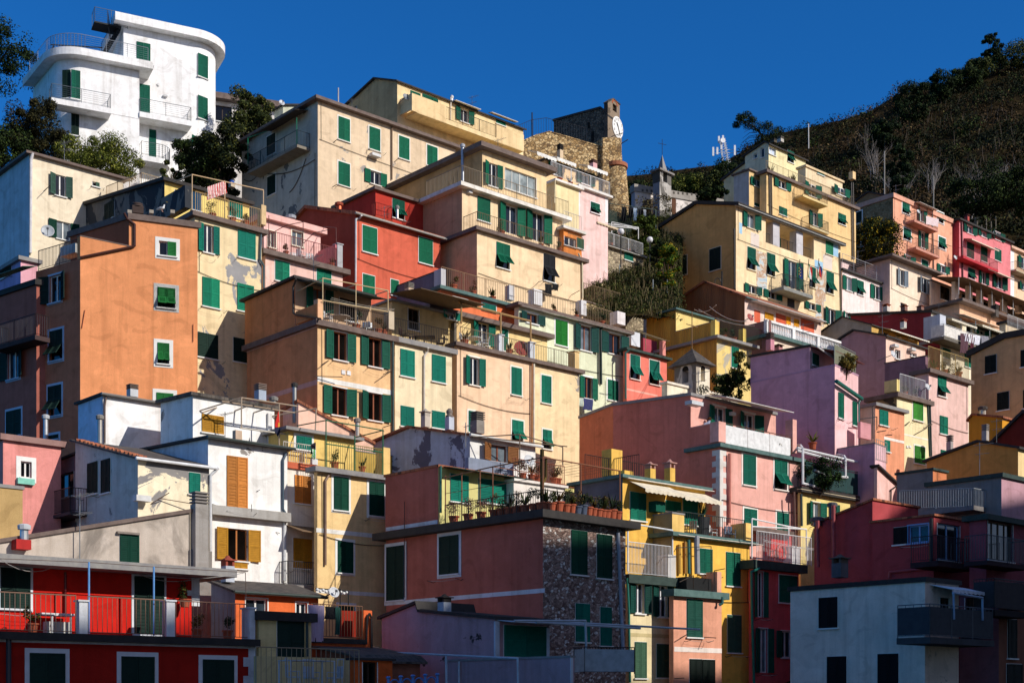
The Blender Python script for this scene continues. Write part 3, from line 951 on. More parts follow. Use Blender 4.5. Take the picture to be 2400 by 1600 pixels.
for q in range(9):
    a = up(cpt(h.R, 1150 + q * 75, -.15, 0), HT); mb.tube([a, a + h.R.n * -2.6], .008, 4)
mb.build('pergola_frame', flat('8a5a40', .5), h.root, h.o)
T(500, 1050)
h.vol((2068, 148), on=lowL, off=-.004, par=(46, 43), L=1580, R=(1230 - 500) * 3.92, th=.12, ov=.06, roof='tile', wall='b4685a', wallR='dcd48e', base=z - .3)
T(1000, 1050)
h.win('R', 'c 216 232 380 505; c 474 275 744 525', sc=TEAL)
h.pipe('R', [(130, 165, .1), (130, 590, .1)], .05, '2f6a60')
h.awn('R', 150, 900, 165, .7, .12, '2c463e', 0, name='eave')
MAUVE = h

# ================= lilac shed house and front terraces at the bottom =================
T(900, 1200)
h = H('lilac', 'lilac_house', 'low lilac house with flaking paint, tiled gable edge and a wide green plank door', sc='136a58')
h.vol((1022, 950), 53, L=[(-20, 950), (310, 812), (330, 890)], R=1520, top='L', th=.12, ov=.15, roof='dark', wall='b898a0/0.14/4a4244')
h.win('R', 'c 1100 1035 1490 1335')
h.awn('R', 1040, 1760, 985, .9, .1, 'c8ccd4', 0)
h.boxp('door_post', 'R', 1022, 1000, 1062, 1330, 0, .08, wm('c8d0dc')); h.boxp('door_post', 'R', 1496, 1060, 1522, 1330, 0, .08, wm('c8d0dc'))
h.chim('L', 555, 750, 940, .4, -.5, 'tile', 'a8b0bc', '2a2624')
h.frame('R', [[(1200, 995, 1.5), (1850, 995, 1.5), (1862, 1340, 1.5)], [(1500, 1000, .6), (2900, 1075, .6)], [(1400, 1010, 1.2), (2352, 1065, 1.2)]], .05, 'b8c4cc', 'awning_frame')
h = H('lilacfront', 'terrace_house', 'low lilac terrace front with a patched dark stain and blue covered balcony rail')
h.vol((1712, 1312), 48.5, L=[(560, 1372)], R=1740, th=.08, ov=.03, roof='grey', wall='ac9098/0.12/54505a')
h.boxp('corner_post', 'R', 1714, 1318, 1738, 1568, 0, .02, wm('c0ccd8'))
h.rail([at(1745, 1490, 50), at(1840, 1480, 51), at(2300, 1482, 52)], 1.0, '2a2628', gap=.12, panel='a4b4bc')
h.frame('L', [[(570, 1305, .6), (575, 1568, .6)], [(1228, 1340, .6), (1232, 1568, .6)], [(-420, 1270, .6), (0, 1282, .6), (1228, 1340, .6)], [(690, 1370, .1), (690, 1568, .1)]], .045, 'b4c4d0', 'pergola_frame')
for i in range(16):
    pass
# small orange terrace block with towels
T(500, 1200)
h = H('orangeter', 'terrace_block', 'dark red and orange roof terrace block with towels on its railing', sc=DKG)
h.vol((905, 1150), 54, L=700, R=1378, th=.2, ov=.12, roof='dark', wall='d8683c')
h.redge('R', 905, 1375, 1.35, .06, col='7a5a44', gap=.14)
h.boxp('terrace_wall', 'R', 1180, 905, 1378, 1150, -1.3, -1.1, wm('8a2a1c'))
h.boxp('terrace_pillar', 'R', 1380, 900, 1458, 1250, -.5, .0, wm('dc6a3c'))
h.frame('R', [[(1405, 1200, .1), (1415, 960, .1), (1435, 930, .12), (1452, 970, .1), (1455, 1240, .1)]], .05, '2a2624', 'drain_hose')
h.vol((1462, 1290), 53.5, L=1380, R=[(1735, 1275)], top='F', th=.05, ov=.02, roof='dark', wall='c8622e')
h.win('R', 'x 1372 1372 1505 1590')
h = H('slateshed', 'slate_shed', 'low shed with a weathered slate roof beside the orange terrace wall')
h.vol((1330, 1330), 52, L=[(900, 1215), (1300, 1300)], R=1900, top='L', th=.08, ov=.25, roof='slate', wall='8a5a48')
h = H('cream0', 'cream_house', 'small cream house with a flat dark roof slab and tall dark green door', sc=DKG)
h.vol((418, 905), 51.5, L=330, R=900, th=.34, ov=.18, roof='dark', wall='dcc890')
h.win('R', 'c 585 985 828 1390')
h.pipe('R', [(862, 985), (862, 1320)], .05, '3a4a48')
h = H('frontter', 'front_terrace', 'pale yellow front terrace with white metal table and chairs at the bottom edge')
h.vol((395, 1625), 45.5, L=300, R=1350, th=.15, ov=.1, roof='grey', wall='d8c488')
h.redge('R', 398, 1345, 1.42, .05, col='9a8a70', gap=.2)
h.boxp('back_wall', 'R', 398, 1330, 1340, 1640, -3.2, -3.0, wm('c8b888'))
FRONT = h
h = H('orange0', 'orange_shed', 'little orange shed house with a black doorway at the bottom edge')
h.vol((1300, 1335), 49, L=1250, R=1645, th=.08, ov=.1, roof='dark', wall='d0602c')
h.win('R', 'x 1372 1372 1505 1690')

# ================= orange slate-roofed house =================
T(500, 1050)
h = H('orangeslate', 'slate_roof_house', 'low orange house with a big weathered slate roof and a terracotta chimney pot')
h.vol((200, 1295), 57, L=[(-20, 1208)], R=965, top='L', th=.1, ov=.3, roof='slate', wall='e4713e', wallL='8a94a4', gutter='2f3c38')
h.win('R', 'g 300 1375 495 1560; g 760 1415 862 1560', trim=(.06, WHITE))
h.chim('R', 132, 985, 1230, .42, -1.3, 'tile', 'b4bac4', '9a4a3a')
h.dish('R', 1110, 1320, 52, .9)
h.frame('R', [[(940, 1285, .2), (1240, 1310, .8), (1240, 1445, .8)], [(1165, 1290, .8), (1165, 1450, .8)]], .03, '2a2826', 'light_frame')
mb = MB()
for i in range(11):
    p = h.R.hit(955 + i * 27, 1297 + i * 2.5 + (12 if i % 2 else 0), .25 + i * .05)
    mb.lathe(p - Z * .07, [(.01, 0), (.06, .03), (.075, .07), (.05, .12), (.01, .14)], 8)
mb.build('lamp_string', flat('e8e8e4', .4), h.root, h.o, smooth=True)

# ================= big orange house =================
T(0, 350)
h = H('orange', 'orange_house', 'big bright orange house with small white framed green windows and a gull on its roof', sc='1f6a34', trim=(.2, WHITE))
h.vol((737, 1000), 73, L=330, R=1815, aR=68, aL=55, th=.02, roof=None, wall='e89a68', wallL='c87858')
lR, lL, lz = h.R, h.L, h.zt
h.win('R', 't 1447 1265 1610 1465')
h.win('L', 'o 385 1120 635 1440', sc=DKG, trim=(.1, 'b8c8dc'))
T(0, 650)
h.win('R', 't 1447 88 1610 288; t 1447 598 1556 798; c 1437 1056 1592 1206')
h.win('L', 't 455 472 575 775; t 445 982 565 1280; c 440 1438 540 1495', sc=DKG, trim=(.14, 'b8c8dc'))
h.frame('R', [[(780, 300, .05), (768, 370, .05), (753, 465, .05)], [(1774, 430, .05), (1774, 590, .05)]], .018, '8a3a2a', 'wall_anchor')
T(0, 350)
h.rboth(345, 737, 1.1, .06, col='3a2a26', gap=.12)
h.boxp('roof_slab', 'L', 330, 1055, 700, 1110, -.2, .35, roof_mat('dark')) if 0 else None
h.dish('L', 438, 748, 60, .1, 'b8bcc0', (.3, -.9, .25))
h.boxp('terrace_cooler', 'L', 552, 880, 690, 965, -1.2, -.6, flat('c8c8c4', .5))
h.vol((737, 788), on=lR, off=-.004, par=(68, 55), L=.25, R=[(1200, 885)], top='R', th=.06, ov=.02, roof='brown', wall='e89a68', base=lz - .3)
h.vol((1185, 588), on=lR, off=-.006, par=(68, 55), L=5.0, R=1815, th=.32, ov=.12, roof='brown', wall='e89a68', wallL='a86044', base=lz - .3)
h.win('R', 'h 1460 838 1618 988')
h.pipe('R', [(1140, 585, .2), (1165, 635, .1), (1237, 690, .1), (1237, 885, .1), (1215, 895, .1), (740, 993, .1)], .07, '4a2c26')
h.chim('R', 1262, 492, 600, .6, -1.5, 'ball', '4a3e3a', '4a3c38')
for x in (1190, 1390, 1585): h.boxp('roof_stone', 'R', x - 18, 555, x + 22, 585, -.5, -.2, flat('a89e90', .9))
ORANGEH = h
h = H('darkleft', 'shaded_house', 'brown-red shaded house with pale blue window frames at the left edge', sc=DKG, trim=(.14, 'b8c8dc'))
h.vol((335, 1195), 74.5, L=-160, R=900, aR=62, aL=52, th=.3, ov=.15, roof='dark', wall='a86456')
T(0, 650)
h.win('L', 'o 5 638 245 962; c 62 1205 195 1470')
h.bal('L', -60, 322, 580, .9, .25, 1.15, col='2a2022', slab='4a3c3c')
h.awn('L', -40, 330, 20, .8, .2, '6a8a7a', 0)
h.chim('L', 420, 1260, 1480, .26, .8, 'pipe', 'b8bcc0', 'c0c4c8')

# ================= left: lavender stub, cream house =================
T(0, 350)
h = H('lavstub', 'lavender_house', 'small flat lavender and pink house below the cream house at the left edge')
h.vol((190, 985), 79, L=-120, R=345, th=.22, ov=.2, roof='grey', wall='e0a8b4', wallL='b8a0c8')
h.win('L', 'c 5 1065 105 1200', sc=DKG)
h = H('cream1', 'cream_house', 'cream house with a white corner downpipe and grey-green open shutters', sc='3c5a4e')
h.vol((268, 28), 88, L=-110, R=1130, th=.16, ov=.3, roof='brown', wall='eadcc2', wallL='c4ccd2')
h.win('R', 'o 447 210 662 458; h 848 293 912 352'); h.win('R', 'o 442 632 722 862', sc=GREEN)
h.pipe('R', [(300, 35, .25), (285, 100, .12), (280, 950, .12)], .1, 'e0dcdc')
h.frame('R', [[(400, 385, .6), (455, 335, .05)], [(530, 375, .5), (560, 378, .5)]], .02, '4a3c30', 'drying_bracket')

# ================= slate house and the peeling yellow house =================
h = H('slate', 'slate_house', 'dark slate roofed house with mottled grey gable and a yellow front behind a railing', sc=TEAL)
h.vol((1512, 262), 82.5, L=[(705, 515)], R=2290, top='L', th=.2, ov=.3, roof='dark', wall='e9d07e', wallL='77726c/0.55/3e4248')
h.win('R', 'g 1605 365 1662 432; c 2100 460 2226 645'); h.win('R', 'c 1760 385 1845 575', sc='1f4a6a')
h.win('L', 'c 965 460 1050 672', sc=DKG)
h.boxp('terrace_wall', 'L', 1480, 390, 1700, 590, .4, .8, plaster('77726c', .5, '3e4248'))
h.chim('R', 2130, 285, 350, .3, -.6, 'ball', 'c8b8a0', '2a5ab0')
h.rail([h.L.pt(h.L.S(820), h.L.Zv(820, 452), -1.2), h.L.pt(h.L.S(1140), h.L.Zv(1140, 330), -1.2)], 1.1, 'b09068')
h.rail([h.L.pt(h.L.S(1140), h.L.Zv(1140, 330), -1.2), h.L.pt(h.L.S(1140), h.L.Zv(1140, 330), -1.2) + h.R.d * 5], 1.1, 'c8b08a')
h = H('peelyellow', 'peeling_yellow_house', 'pale yellow house with peeling grey patches, teal shutters and a railed roof terrace', sc=TEAL)
h.vol((1790, 578), 76.5, L=1600, R=2405, th=.26, ov=.28, roof='brown', wall='eed9ae/0.36/a8a6a6')
h.win('R', 'o 1812 668 2012 975'); h.win('R', 'c 2185 738 2345 1025'); h.win('R', 'c 1857 1168 2015 1468; c 2178 1225 2330 1508', sc='138060')
T(0, 650); h.win('R', 'c 1815 498 2000 758; c 2143 548 2290 795', sc=DKG)
T(0, 350)
h.redge('R', 1800, 2395, 1.2, .06, col='c0a070', gap=.14)
h.frame('R', [[(1765, 585, -.1), (1765, 232, -.1), (2420, 375, -.1), (2420, 700, -.1)], [(2065, 660, -.1), (2065, 292, -.1)], [(1765, 232, -.1), (1600, 300, -2)], [(2065, 292, -.1), (1850, 420, -2.5)]], .03, 'd8b890')
T(500, 450)
h.boxp('terrace_pillar', 'R', 442, 120, 486, 300, -.5, -.05, wm('d8bc90'))
h.pipe('R', [(440, 350, .12), (430, 620, .12), (465, 680, .12), (462, 880, .12)], .06, '5a6a6e')
T(500, 450)

# ================= pink house =================
h = H('pink', 'pink_house', 'small pink house with a curved rail terrace and white chairs', sc='12755a', trim=(.06, WHITE))
h.vol((478, 535), 80.5, L=440, R=1188, th=.3, ov=.35, roof='brown', wall='edc6ba')
low = h.R
h.win('R', 'c 567 623 696 838; c 950 683 1080 870')
h.redge('R', 500, 1135, 1.25, .05, col='8a4a48', gap=.12)
h.pillar('R', 1140, 1188, 473, -.05, .4, 'b4b4b8')
h.boxp('side_rail_wall', 'R', 1120, 480, 1136, 625, -2.0, -.1, wm('c87a80'))
h.frame('R', [[(510, 215, -.1), (508, 520, -.1)], [(515, 390, -1.9), (670, 305, -1), (825, 275, -.1), (825, 470, -.1)], [(830, 470, -1.9), (925, 375, -1), (1070, 345, -.1)], [(1130, 475, -.1), (1128, 328, -.1), (1015, 318, -1.9)]], .022, '6a4a44')
h.vol((465, 195), on=low, off=-2.1, par=(48, 42), L=4.0, R=985, th=.36, ov=.3, roof='f0bdb4', wall='f2c2ba')
h.win('R', 'g 500 352 572 520; g 722 348 822 510', trim=(.08, 'e8e0cc'), fc='d8d4c4')
h.chim('R', 715, 212, 240, .4, -2, 'pipe', 'a8b0b8', 'a8b0b8')

# ================= red houses =================
h = H('redmid', 'red_house', 'brick red house with tiled gable roof, grey fascia and white edged green shutters', sc='0f6a4a', trim=(.05, WHITE))
h.vol((1305, 178), 86, L=[(752, 245), (862, 125)], R=2085, top='L', th=.22, ov=.32, roof='tile', wall='d46850', wallL='a04c3c', gutter='a8a49e')
h.win('R', 'c 1370 303 1502 578; c 1887 410 2012 678; c 1373 750 1480 960; c 1630 800 1700 960')
h.boxp('fascia', 'R', 1318, 175, 2100, 205, .2, .42, wm('a8a29c')) if 0 else None
h.pipe('R', [(1362, 215, .4), (1345, 240, .12), (1310, 250, .1), (1308, 830, .1)], .06, 'd0d0d2')
h.chim('R', 1690, 125, 245, .18, .25, 'pipe', 'c8c4be', '8a8682')
h.chim('L', 1155, 95, 200, .36, -1.5, 'pipe', 'c05a3a', '9a4a34')
T(500, 150)
h = H('redback', 'dark_red_house', 'darker red house peeking above with a black edged flat roof', sc='0f5a45')
h.vol((1490, 1135), 92, L=1125, R=1985, th=.2, ov=.25, roof='brown', wall='bc4034')
h.win('R', 't 1645 1233 1756 1440')
h.bal('R', 1490, 1650, 1412, .5, .1, .9, col='8a2a20', slab='a03a2a')

# ================= beige house on top =================
h = H('beige', 'beige_house', 'beige four-window house with a brown roof edge and awninged side balcony', sc='0f6248', trim=(.1, 'e8e4da'))
h.vol((960, 312), 97, L=262, R=2225, th=.22, ov=.42, roof='brown', wall='e0c9aa/0.12/a8a29c', wallL='bfb9ac/0.25/77787a')
h.win('R', 'c 1148 480 1252 724; c 1432 572 1530 810; c 1705 658 1798 892; c 1963 742 2056 960; c 1148 893 1252 1137; o 1386 955 1590 1140')
h.win('L', 'c 495 632 572 858; c 500 1008 572 1222', sc=DKG)
h.bal('L', 315, 770, 862, 1.1, .2, 1.05, col='2f3c40', slab='8a8478')
h.awn('L', 535, 870, 615, 1.1, .25, '4a4038', .1)
h.frame('L', [[(766, 495, 1.05), (766, 750, 1.05)], [(318, 680, 1.05), (318, 920, 1.05)], [(318, 680, 1.05), (540, 600, .1)]], .03, '1f7a5a', 'awning_frame')
h.pipe('R', [(1640, 572), (1640, 1060)], .06, '7a6048')
h.pipe('L', [(935, 820), (932, 1300)], .03, '2a2a2a', 'wall_cable'); h.wires('L', [((280, 1060, .05), (420, 1000, .05)), ((500, 1010, .05), (930, 880, .05)), ((700, 1180, .05), (850, 870, .05))], .35, .03, '3a3630', 'wall_cable')
h.boxp('floodlight', 'R', 1462, 820, 1542, 846, .1, .5, flat('d8d8d6', .5))
h.frame('R', [[(1105, 720, .05), (1140, 692, .25)], [(1665, 900, .05), (1700, 868, .3)], [(1095, 1130, .05), (1135, 1108, .4)], [(1415, 785, .05), (1440, 795, .3)]], .025, '3a3028', 'drying_bracket')
h.pipe('R', [(1148, 370, -3), (1148, 222, -3)], .05, 'b8b4b0', 'roof_pole')

# ================= yellow house at the very top =================
h = H('topyellow', 'hilltop_yellow_house', 'light yellow house on the crest with a long solid balcony and retracted white awnings', sc='0f5a45')
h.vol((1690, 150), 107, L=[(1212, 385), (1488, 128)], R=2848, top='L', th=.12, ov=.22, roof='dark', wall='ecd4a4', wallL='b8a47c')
h.win('R', 'c 1810 243 1900 350; c 2015 318 2062 375')
h.win('L', 'c 1280 392 1318 425', sc=DKG)
h.boxp('wall_ledge', 'L', 1570, 470, 1690, 505, 0, .35, wm('c8c4b8')) if 0 else None
h.dish('R', 1770, 300, 32, 1.0, '8a8e92')
T(1000, 200)
h.win('R', 'o 262 188 430 372; c 637 308 722 380; c -40 85 100 170')
h.awn('R', 235, 465, 140, .5, .1, 'ece8e0', 0); h.awn('R', 565, 805, 250, .5, .1, 'ece8e0', 0)
o = h.bal('R', -90, 890, 392, 1.5, .34, 0, slab='ecd4a4')
f = h.R; z = f.Zv(400, 392, 1.5)
def seg(xa, xb):
    mb = MB(); a0, a1 = sorted((f.S(xa, 1.5), f.S(xb, 1.5)))
    f.fbox(mb, a0, a1, z - .3, z + 1.05, 1.38, 1.5 + .012); mb.build('balcony_parapet', wm('e8cc9c/0.08/6a6458'), o, h.o)
    return a0, a1
a = seg(-136, 180); b = seg(640, 892)
mb = MB(); f.fbox(mb, a[0], a[0] + .12, z - .2, z + 1.05, .0, 1.37); mb.build('balcony_parapet', wm('e8cc9c'), o, h.o)
h.rail([f.pt(a[1], z, 1.42), f.pt(b[0], z, 1.42)], 1.02, '4a4038', parent=o, gap=.14)
h.pipe('R', [(222, 110, .12), (222, 320, .12)], .05, 'e0d8c8')
h.chim('R', 232, 95, 140, .18, -.1, 'pipe', 'd8d8d6', 'd8d8d6')

# ================= stepped yellow house =================
T(1000, 500)
h = H('stepped', 'stepped_yellow_house', 'large stepped yellow house with three terrace levels and big glazed doors', sc='0f6248')
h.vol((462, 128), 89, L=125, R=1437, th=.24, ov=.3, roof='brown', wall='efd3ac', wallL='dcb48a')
h.win('R', 't 640 260 763 524'); h.win('R', 't 1075 368 1178 642', sc='24262a')
h.pipe('R', [(1395, 370, .3), (1428, 440, .1), (1432, 780, .1)], .06, 'e0d0b0')
h.frame('R', [[(1000, 660, .05), (1030, 628, .9), (1060, 622, .9)], [(1330, 750, .05), (1405, 708, .9)]], .022, '3a3028', 'drying_bracket')
lR, lL, lz = h.R, h.L, h.zt
T(1000, 200)
h.rboth(331, 1240, 1.05, .05, col='7a6448', gap=.15)
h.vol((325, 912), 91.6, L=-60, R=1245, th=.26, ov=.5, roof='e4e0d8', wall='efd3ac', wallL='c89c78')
h.win('R', 'c 466 1016 581 1268; o 657 1068 893 1400; o 903 1133 1139 1470')
for x, y in ((405, 975), (770, 1052), (1020, 1125), (1160, 1190)): h.boxp('wall_lamp', 'R', x - 15, y - 12, x + 18, y + 12, .0, .25, flat('dcdcd8', .4))
h.rboth(35, 1268, 1.1, -.35, col='8a7c68', gap=.14)
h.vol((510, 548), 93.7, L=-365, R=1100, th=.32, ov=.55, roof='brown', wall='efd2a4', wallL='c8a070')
h.win('R', 'o 518 688 694 960'); h.win('R', 'g 720 752 1006 1040', glassc='9aa4a4', fc='dcdcd6')
h.chim('L', 330, 540, 960, .22, .5, 'pipe', 'a8acb4', 'b8bcc4')
h.chim('L', -20, 500, 560, .3, -.5, 'pipe', '4a4644', '3a3634') if 0 else None
h.pipe('R', [(1180, 870, .15), (1175, 1080, .15)], .05, 'e0d0a8')
# ================= gable house with bands (middle) =================
T(500, 450)
h = H('gable', 'banded_house', 'orange gable house with pale bands, brown window frames and a furnished roof terrace', sc='1c5a48', fc='8a4a2a')
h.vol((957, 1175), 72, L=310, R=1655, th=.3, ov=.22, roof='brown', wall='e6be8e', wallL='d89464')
lR, lL, lz = h.R, h.L, h.zt
h.band('L', 308, 1432, 955, 42, 'd8a898', .01)
T(500, 750)
h.win('R', 'o 1025 85 1302 398; o 1350 140 1615 458; o 1005 595 1302 902; o 1340 645 1622 948', trim=(.07, 'e8e4e0'), glassc='120e0c')
h.band('R', 957, 515, 1650, 46); h.band('L', 308, 745, 955, 42, 'd8a898', .01)
h.boxp('vent_cap', 'R', 1180, 458, 1214, 496, 0, .05, flat('e8e8e8', .6)); h.boxp('vent_cap', 'R', 1230, 466, 1264, 504, 0, .05, flat('e8e8e8', .6))
h.frame('R', [[(930, 515, .1), (1185, 522, .5)], [(990, 412, .6), (1060, 370, .05)], [(1565, 500, .6), (1650, 455, .05)], [(1560, 985, .05), (1640, 960, .5)]], .022, '4a3c34', 'drying_bracket')
h.pipe('R', [(1650, 170, .12), (1652, 1030, .12)], .06, '4a5a58')
T(500, 450)
h.redge('R', 1000, 1612, 1.15, .08, col='6a5a4c', gap=.13)
h.boxp('side_parapet', 'L', 757, 1060, 953, 1180, -.2, -.01, wm('d8905c'))
h.boxp('terrace_pillar', 'R', 960, 985, 1005, 1170, -.4, -.02, wm('e8b890'))
h.boxp('terrace_pillar', 'R', 1612, 1095, 1662, 1260, -.5, -.02, wm('c8b8a0'))
h.frame('R', [[(1005, 790, -.1), (1005, 1160, -.1)], [(1310, 850, -.1), (1310, 1215, -.1)], [(1605, 905, -.1), (1605, 1260, -.1)], [(1005, 790, -.1), (1605, 905, -.1)], [(1005, 995, .1), (1605, 1100, .1)], [(1005, 790, -.1), (740, 930, -2.4)], [(1310, 850, -.1), (1110, 920, -2.4)], [(1605, 905, -.1), (1480, 945, -2.4)]], .028, 'd4bc90')
h.wires('R', [((1085, 970, -.2), (1665, 1075, -.2)), ((1075, 985, 0), (1660, 1085, 0))], .1, .01, 'c8c0b0')
h.pipe('L', [(760, 800, .2), (735, 870, .1), (735, 1110, .1), (760, 1130, .1), (985, 1165, .1)], .055, '33302e')
h.vol((750, 778), on=lL, off=-.005, par=(48, 42), L=[(290, 985)], R=1450, top='L', th=.14, ov=.25, roof='dark', wall='c8a888', wallL='d8905c', base=lz - .3)
h.win('R', 'o 845 860 1090 1130; x 1160 960 1320 1200')
h.awn('R', 765, 1470, 812, 1.5, .35, '3a4644', .0)
GABLE = h
for i, x in enumerate((1172, 1257)):
    h.boxp('white_post', 'R', x - 9, 960, x + 9, 1145, -1.3, -1.15, wm('ececec'))

# ================= beige flat =================
h = H('beigeflat', 'stained_beige_house', 'stained beige house with teal shutters and a dark canopied terrace above', sc=TEAL)
h.vol((1668, 1332), 75.7, L=1645, R=2192, th=.28, ov=.25, roof='grey', wall='eadbb8/0.1/9a948c')
low = h.R
T(500, 750)
h.win('R', 'c 1717 262 1846 533; c 2007 312 2131 583; c 1720 783 1842 990; c 2007 828 2125 1003')
h.pipe('R', [(1975, 255, .3), (1968, 290, .12), (1938, 330, .1), (1936, 975, .1)], .055, 'd8d0c4')
T(500, 450)
h.redge('R', 1680, 2215, 1.1, .1, col='2a2624', gap=.12)
h.vol((1640, 985), on=low, off=-2.8, par=(48, 42), L=3.0, R=2160, th=.12, ov=.2, roof='grey', wall='d8c08c', base=None)
h.win('R', 'x 1790 1060 1890 1280; o 2095 1080 2270 1190')
h.awn('R', 1610, 2190, 930, 3.0, .35, '6a5a44', 0, -.0, name='canopy')
h.boxp('terrace_screen', 'R', 2215, 1200, 2235, 1410, -2.6, -.1, wm('6a645c')); h.boxp('terrace_pillar', 'R', 2236, 1165, 2280, 1400, -.6, -.1, wm('e0c08c'))
h.pipe('R', [(1770, 850, -3.4), (1770, 950, -3.4)], .2, 'c8b090', 'flue') if 0 else None
h.chim('R', 1800, 838, 960, .4, -3.2, 'slab', 'c0a890', '8a847c')

# ================= peach and yellow long house =================
T(1000, 750)
h = H('peach', 'long_peach_house', 'long peach and pale yellow house front with a pergola terrace and red round table', sc='12705a', trim=(.1, 'ece8dc'))
h.vol((278, 205), 79, L=225, R=960, th=.22, ov=.26, roof='brown', wall='f0ceac')
PR = h.R
h.win('R', 'o 338 323 533 618; c 777 428 869 698; c 383 830 440 1035; t 783 913 886 1142')
zt0 = h.zt
h.pipe('R', [(970, 400, .15), (965, 1150, .12)], .06, 'a8744c'); h.pipe('R', [(985, 405, .12), (985, 1150, .12)], .07, 'e8dcc4')
h.vol((961, 367), on=PR, off=-.02, par=(48, 42), L=1.0, R=1402, th=.22, ov=.26, roof=None, wall='f0d8ac/0.03')
h.win('R', 'c 1054 503 1141 773; t 1065 1001 1146 1190')
mb = MB(); f = h.R; h.zt = zt0
e = f.S(1402) + .26
f.fbox(mb, -.1, e, zt0 - .222, zt0 - .002, -5.5, .27); mb.build('roof', roof_mat('brown'), h.root, h.o)
h.R = PR
h.redge('R', 320, 650, 1.0, .1, col='8a7860', gap=.14); h.redge('R', 705, 935, 1.0, .1, col='8a7860', gap=.14); h.redge('R', 990, 1370, 1.0, .1, col='8a7860', gap=.14)
h.pillar('R', 665, 708, 130, -.1, .45, 'c8ccd2'); h.pillar('R', 950, 995, 200, -.1, .45, 'c8ccd2'); h.pillar('R', 1360, 1402, 285, -.1, .6, 'e8c890')
T(1000, 500)
h.vol((40, 850), on=PR, off=-3.0, par=(48, 42), L=2.0, R=1108, th=.28, ov=.35, roof='brown', wall='efd498')
h.win('R', 'o 408 958 625 1232; o 133 888 312 975; c 690 1060 742 1270', sc='12705a')
h.R = PR
h.frame('R', [[(318, 1010, -.1), (318, 835, -.1), (300, 812, -.3), (190, 800, -2.8)], [(680, 1100, -.1), (680, 925, -.1), (665, 910, -.3), (560, 895, -2.8)], [(955, 1180, -.1), (955, 1000, -.1), (940, 983, -.3), (830, 960, -2.8)], [(310, 820, -.2), (950, 990, -.2)], [(200, 802, -2.6), (840, 965, -2.6)]], .055, 'b08c5c')
h.frame('R', [[(255 + k * 85, 806 + k * 22, -.3), (165 + k * 85, 790 + k * 22, -2.7)] for k in range(8)], .02, 'a88a60')
h.frame('R', [[(318, 1040, -.1), (385, 995, .7)], [(640, 1110, 0), (770, 1100, .6)], [(985, 1190, 0), (1060, 1175, .7)], [(1270, 1270, 0), (1405, 1260, .6)]], .015, '3a3028', 'drying_bracket')
h.awn('R', -30, 300, 790, 2.4, .3, '7a6a50', 0, -2.6, name='canopy')
PEACH = h

# ================= orange strip + pale green =================
h = H('orangerow', 'orange_row_house', 'orange house strip with a verdigris eave below railed roof terraces', sc='127060', trim=(.1, 'd8d0cc'))
h.vol((132, 672), 84, L=95, R=842, th=.2, ov=.3, roof='teal', wall='e67c50')
h.win('R', 'c 248 772 370 850; c 512 822 632 910')
h.redge('R', 165, 760, 1.35, .3, col='9a7a5c', gap=.15)
h.boxp('terrace_pillar', 'R', 132, 510, 176, 670, -.8, -.1, wm('c0c0c4')); h.boxp('terrace_pillar', 'R', 758, 662, 805, 795, -.5, -.1, wm('d0d0d2'))
h.boxp('side_parapet', 'R', 560, 690, 570, 790, -3.0, -.3, wm('8a8c94')) if 0 else None
h.vol((128, 512), on=h.L, off=-.5, par=(48, 42), L=-290, R=.3, th=.06, ov=.02, roof='dark', wall='6a7080')
h = H('palegreen', 'pale_green_house', 'pale mint green house with a white eave and brown casement windows', sc='1c4a44', trim=(.12, 'f0f0ec'), fc='8a4a2a')
h.vol((846, 828), 87, L=805, R=1834, th=.2, ov=.4, roof='brown', wall='e0e5c6')
h.win('R', 'o 853 893 1082 1040; c 1183 973 1291 1228 BRIGHT; o 1350 1008 1566 1288; o 1600 1078 1850 1325')
h.awn('R', 846, 1850, 850, .36, .02, 'f2f0ec', 0, name='eave')
h.redge('R', 830, 1430, 1.25, .35, col='9a8468', gap=.15); h.redge('R', 1480, 1745, 1.25, .35, col='9a8468', gap=.15)
h.boxp('terrace_pillar', 'R', 985, 700, 1062, 840, -.9, -.35, wm('d4d4d6')); h.boxp('terrace_pillar', 'R', 1420, 800, 1468, 935, -.9, -.35, wm('d4d4d6')); h.boxp('terrace_pillar', 'R', 1752, 905, 1825, 1020, -1.0, -.3, wm('e4dede'))
h.pipe('R', [(1640, 1010, .3), (1600, 1060, .1), (1605, 1568, .1)], .07, '2a3a38'); h.pipe('R', [(1578, 1050, .1), (1583, 1568, .1)], .05, '5a5a50')
T(1000, 750)
h.win('R', 'o 1400 508 1563 738; c 1662 543 1756 748', sc='12604a')
h.boxp('side_terrace', 'R', 1060, 290, 1402, 400, .0, .0, wm('d8b070')) if 0 else None
h = H('coral0', 'coral_house', 'small coral house with two propped green shutters and a verdigris roof edge', sc='0f6656', trim=(.07, 'e8d8d0'))
h.vol((1838, 258), 92.5, L=1805, R=2206, th=.16, ov=.28, roof='green', wall='ea8070/0.05/e8c0b0')
h.win('R', 't 1870 313 1957 553; t 2047 363 2136 603')
h.band('R', 1838, 625, 2120, 16, 'e8b0a0', .006)
h.pipe('R', [(1862, 275, .3), (1828, 300, .12), (1830, 720, .12)], .06, '3a7068')
h.boxp('terrace_box', 'R', 1880, 110, 1960, 240, -2.2, -1.4, wm('dfe3ea')); h.boxp('terrace_wall', 'R', 1990, 190, 2196, 320, -2.6, -2.4, wm('a84a58')); h.boxp('terrace_pillar', 'R', 2168, 190, 2196, 325, -.4, -.1, wm('ea9a90'))
h.frame('R', [[(1895, 85, -2), (2230, 195, .1)], [(2012, 135, -.5), (2012, 270, -.5)], [(1905, 100, -2), (2170, 190, .1)], [(1920, 95, -1), (2200, 190, .2)]], .02, '9a8a68')

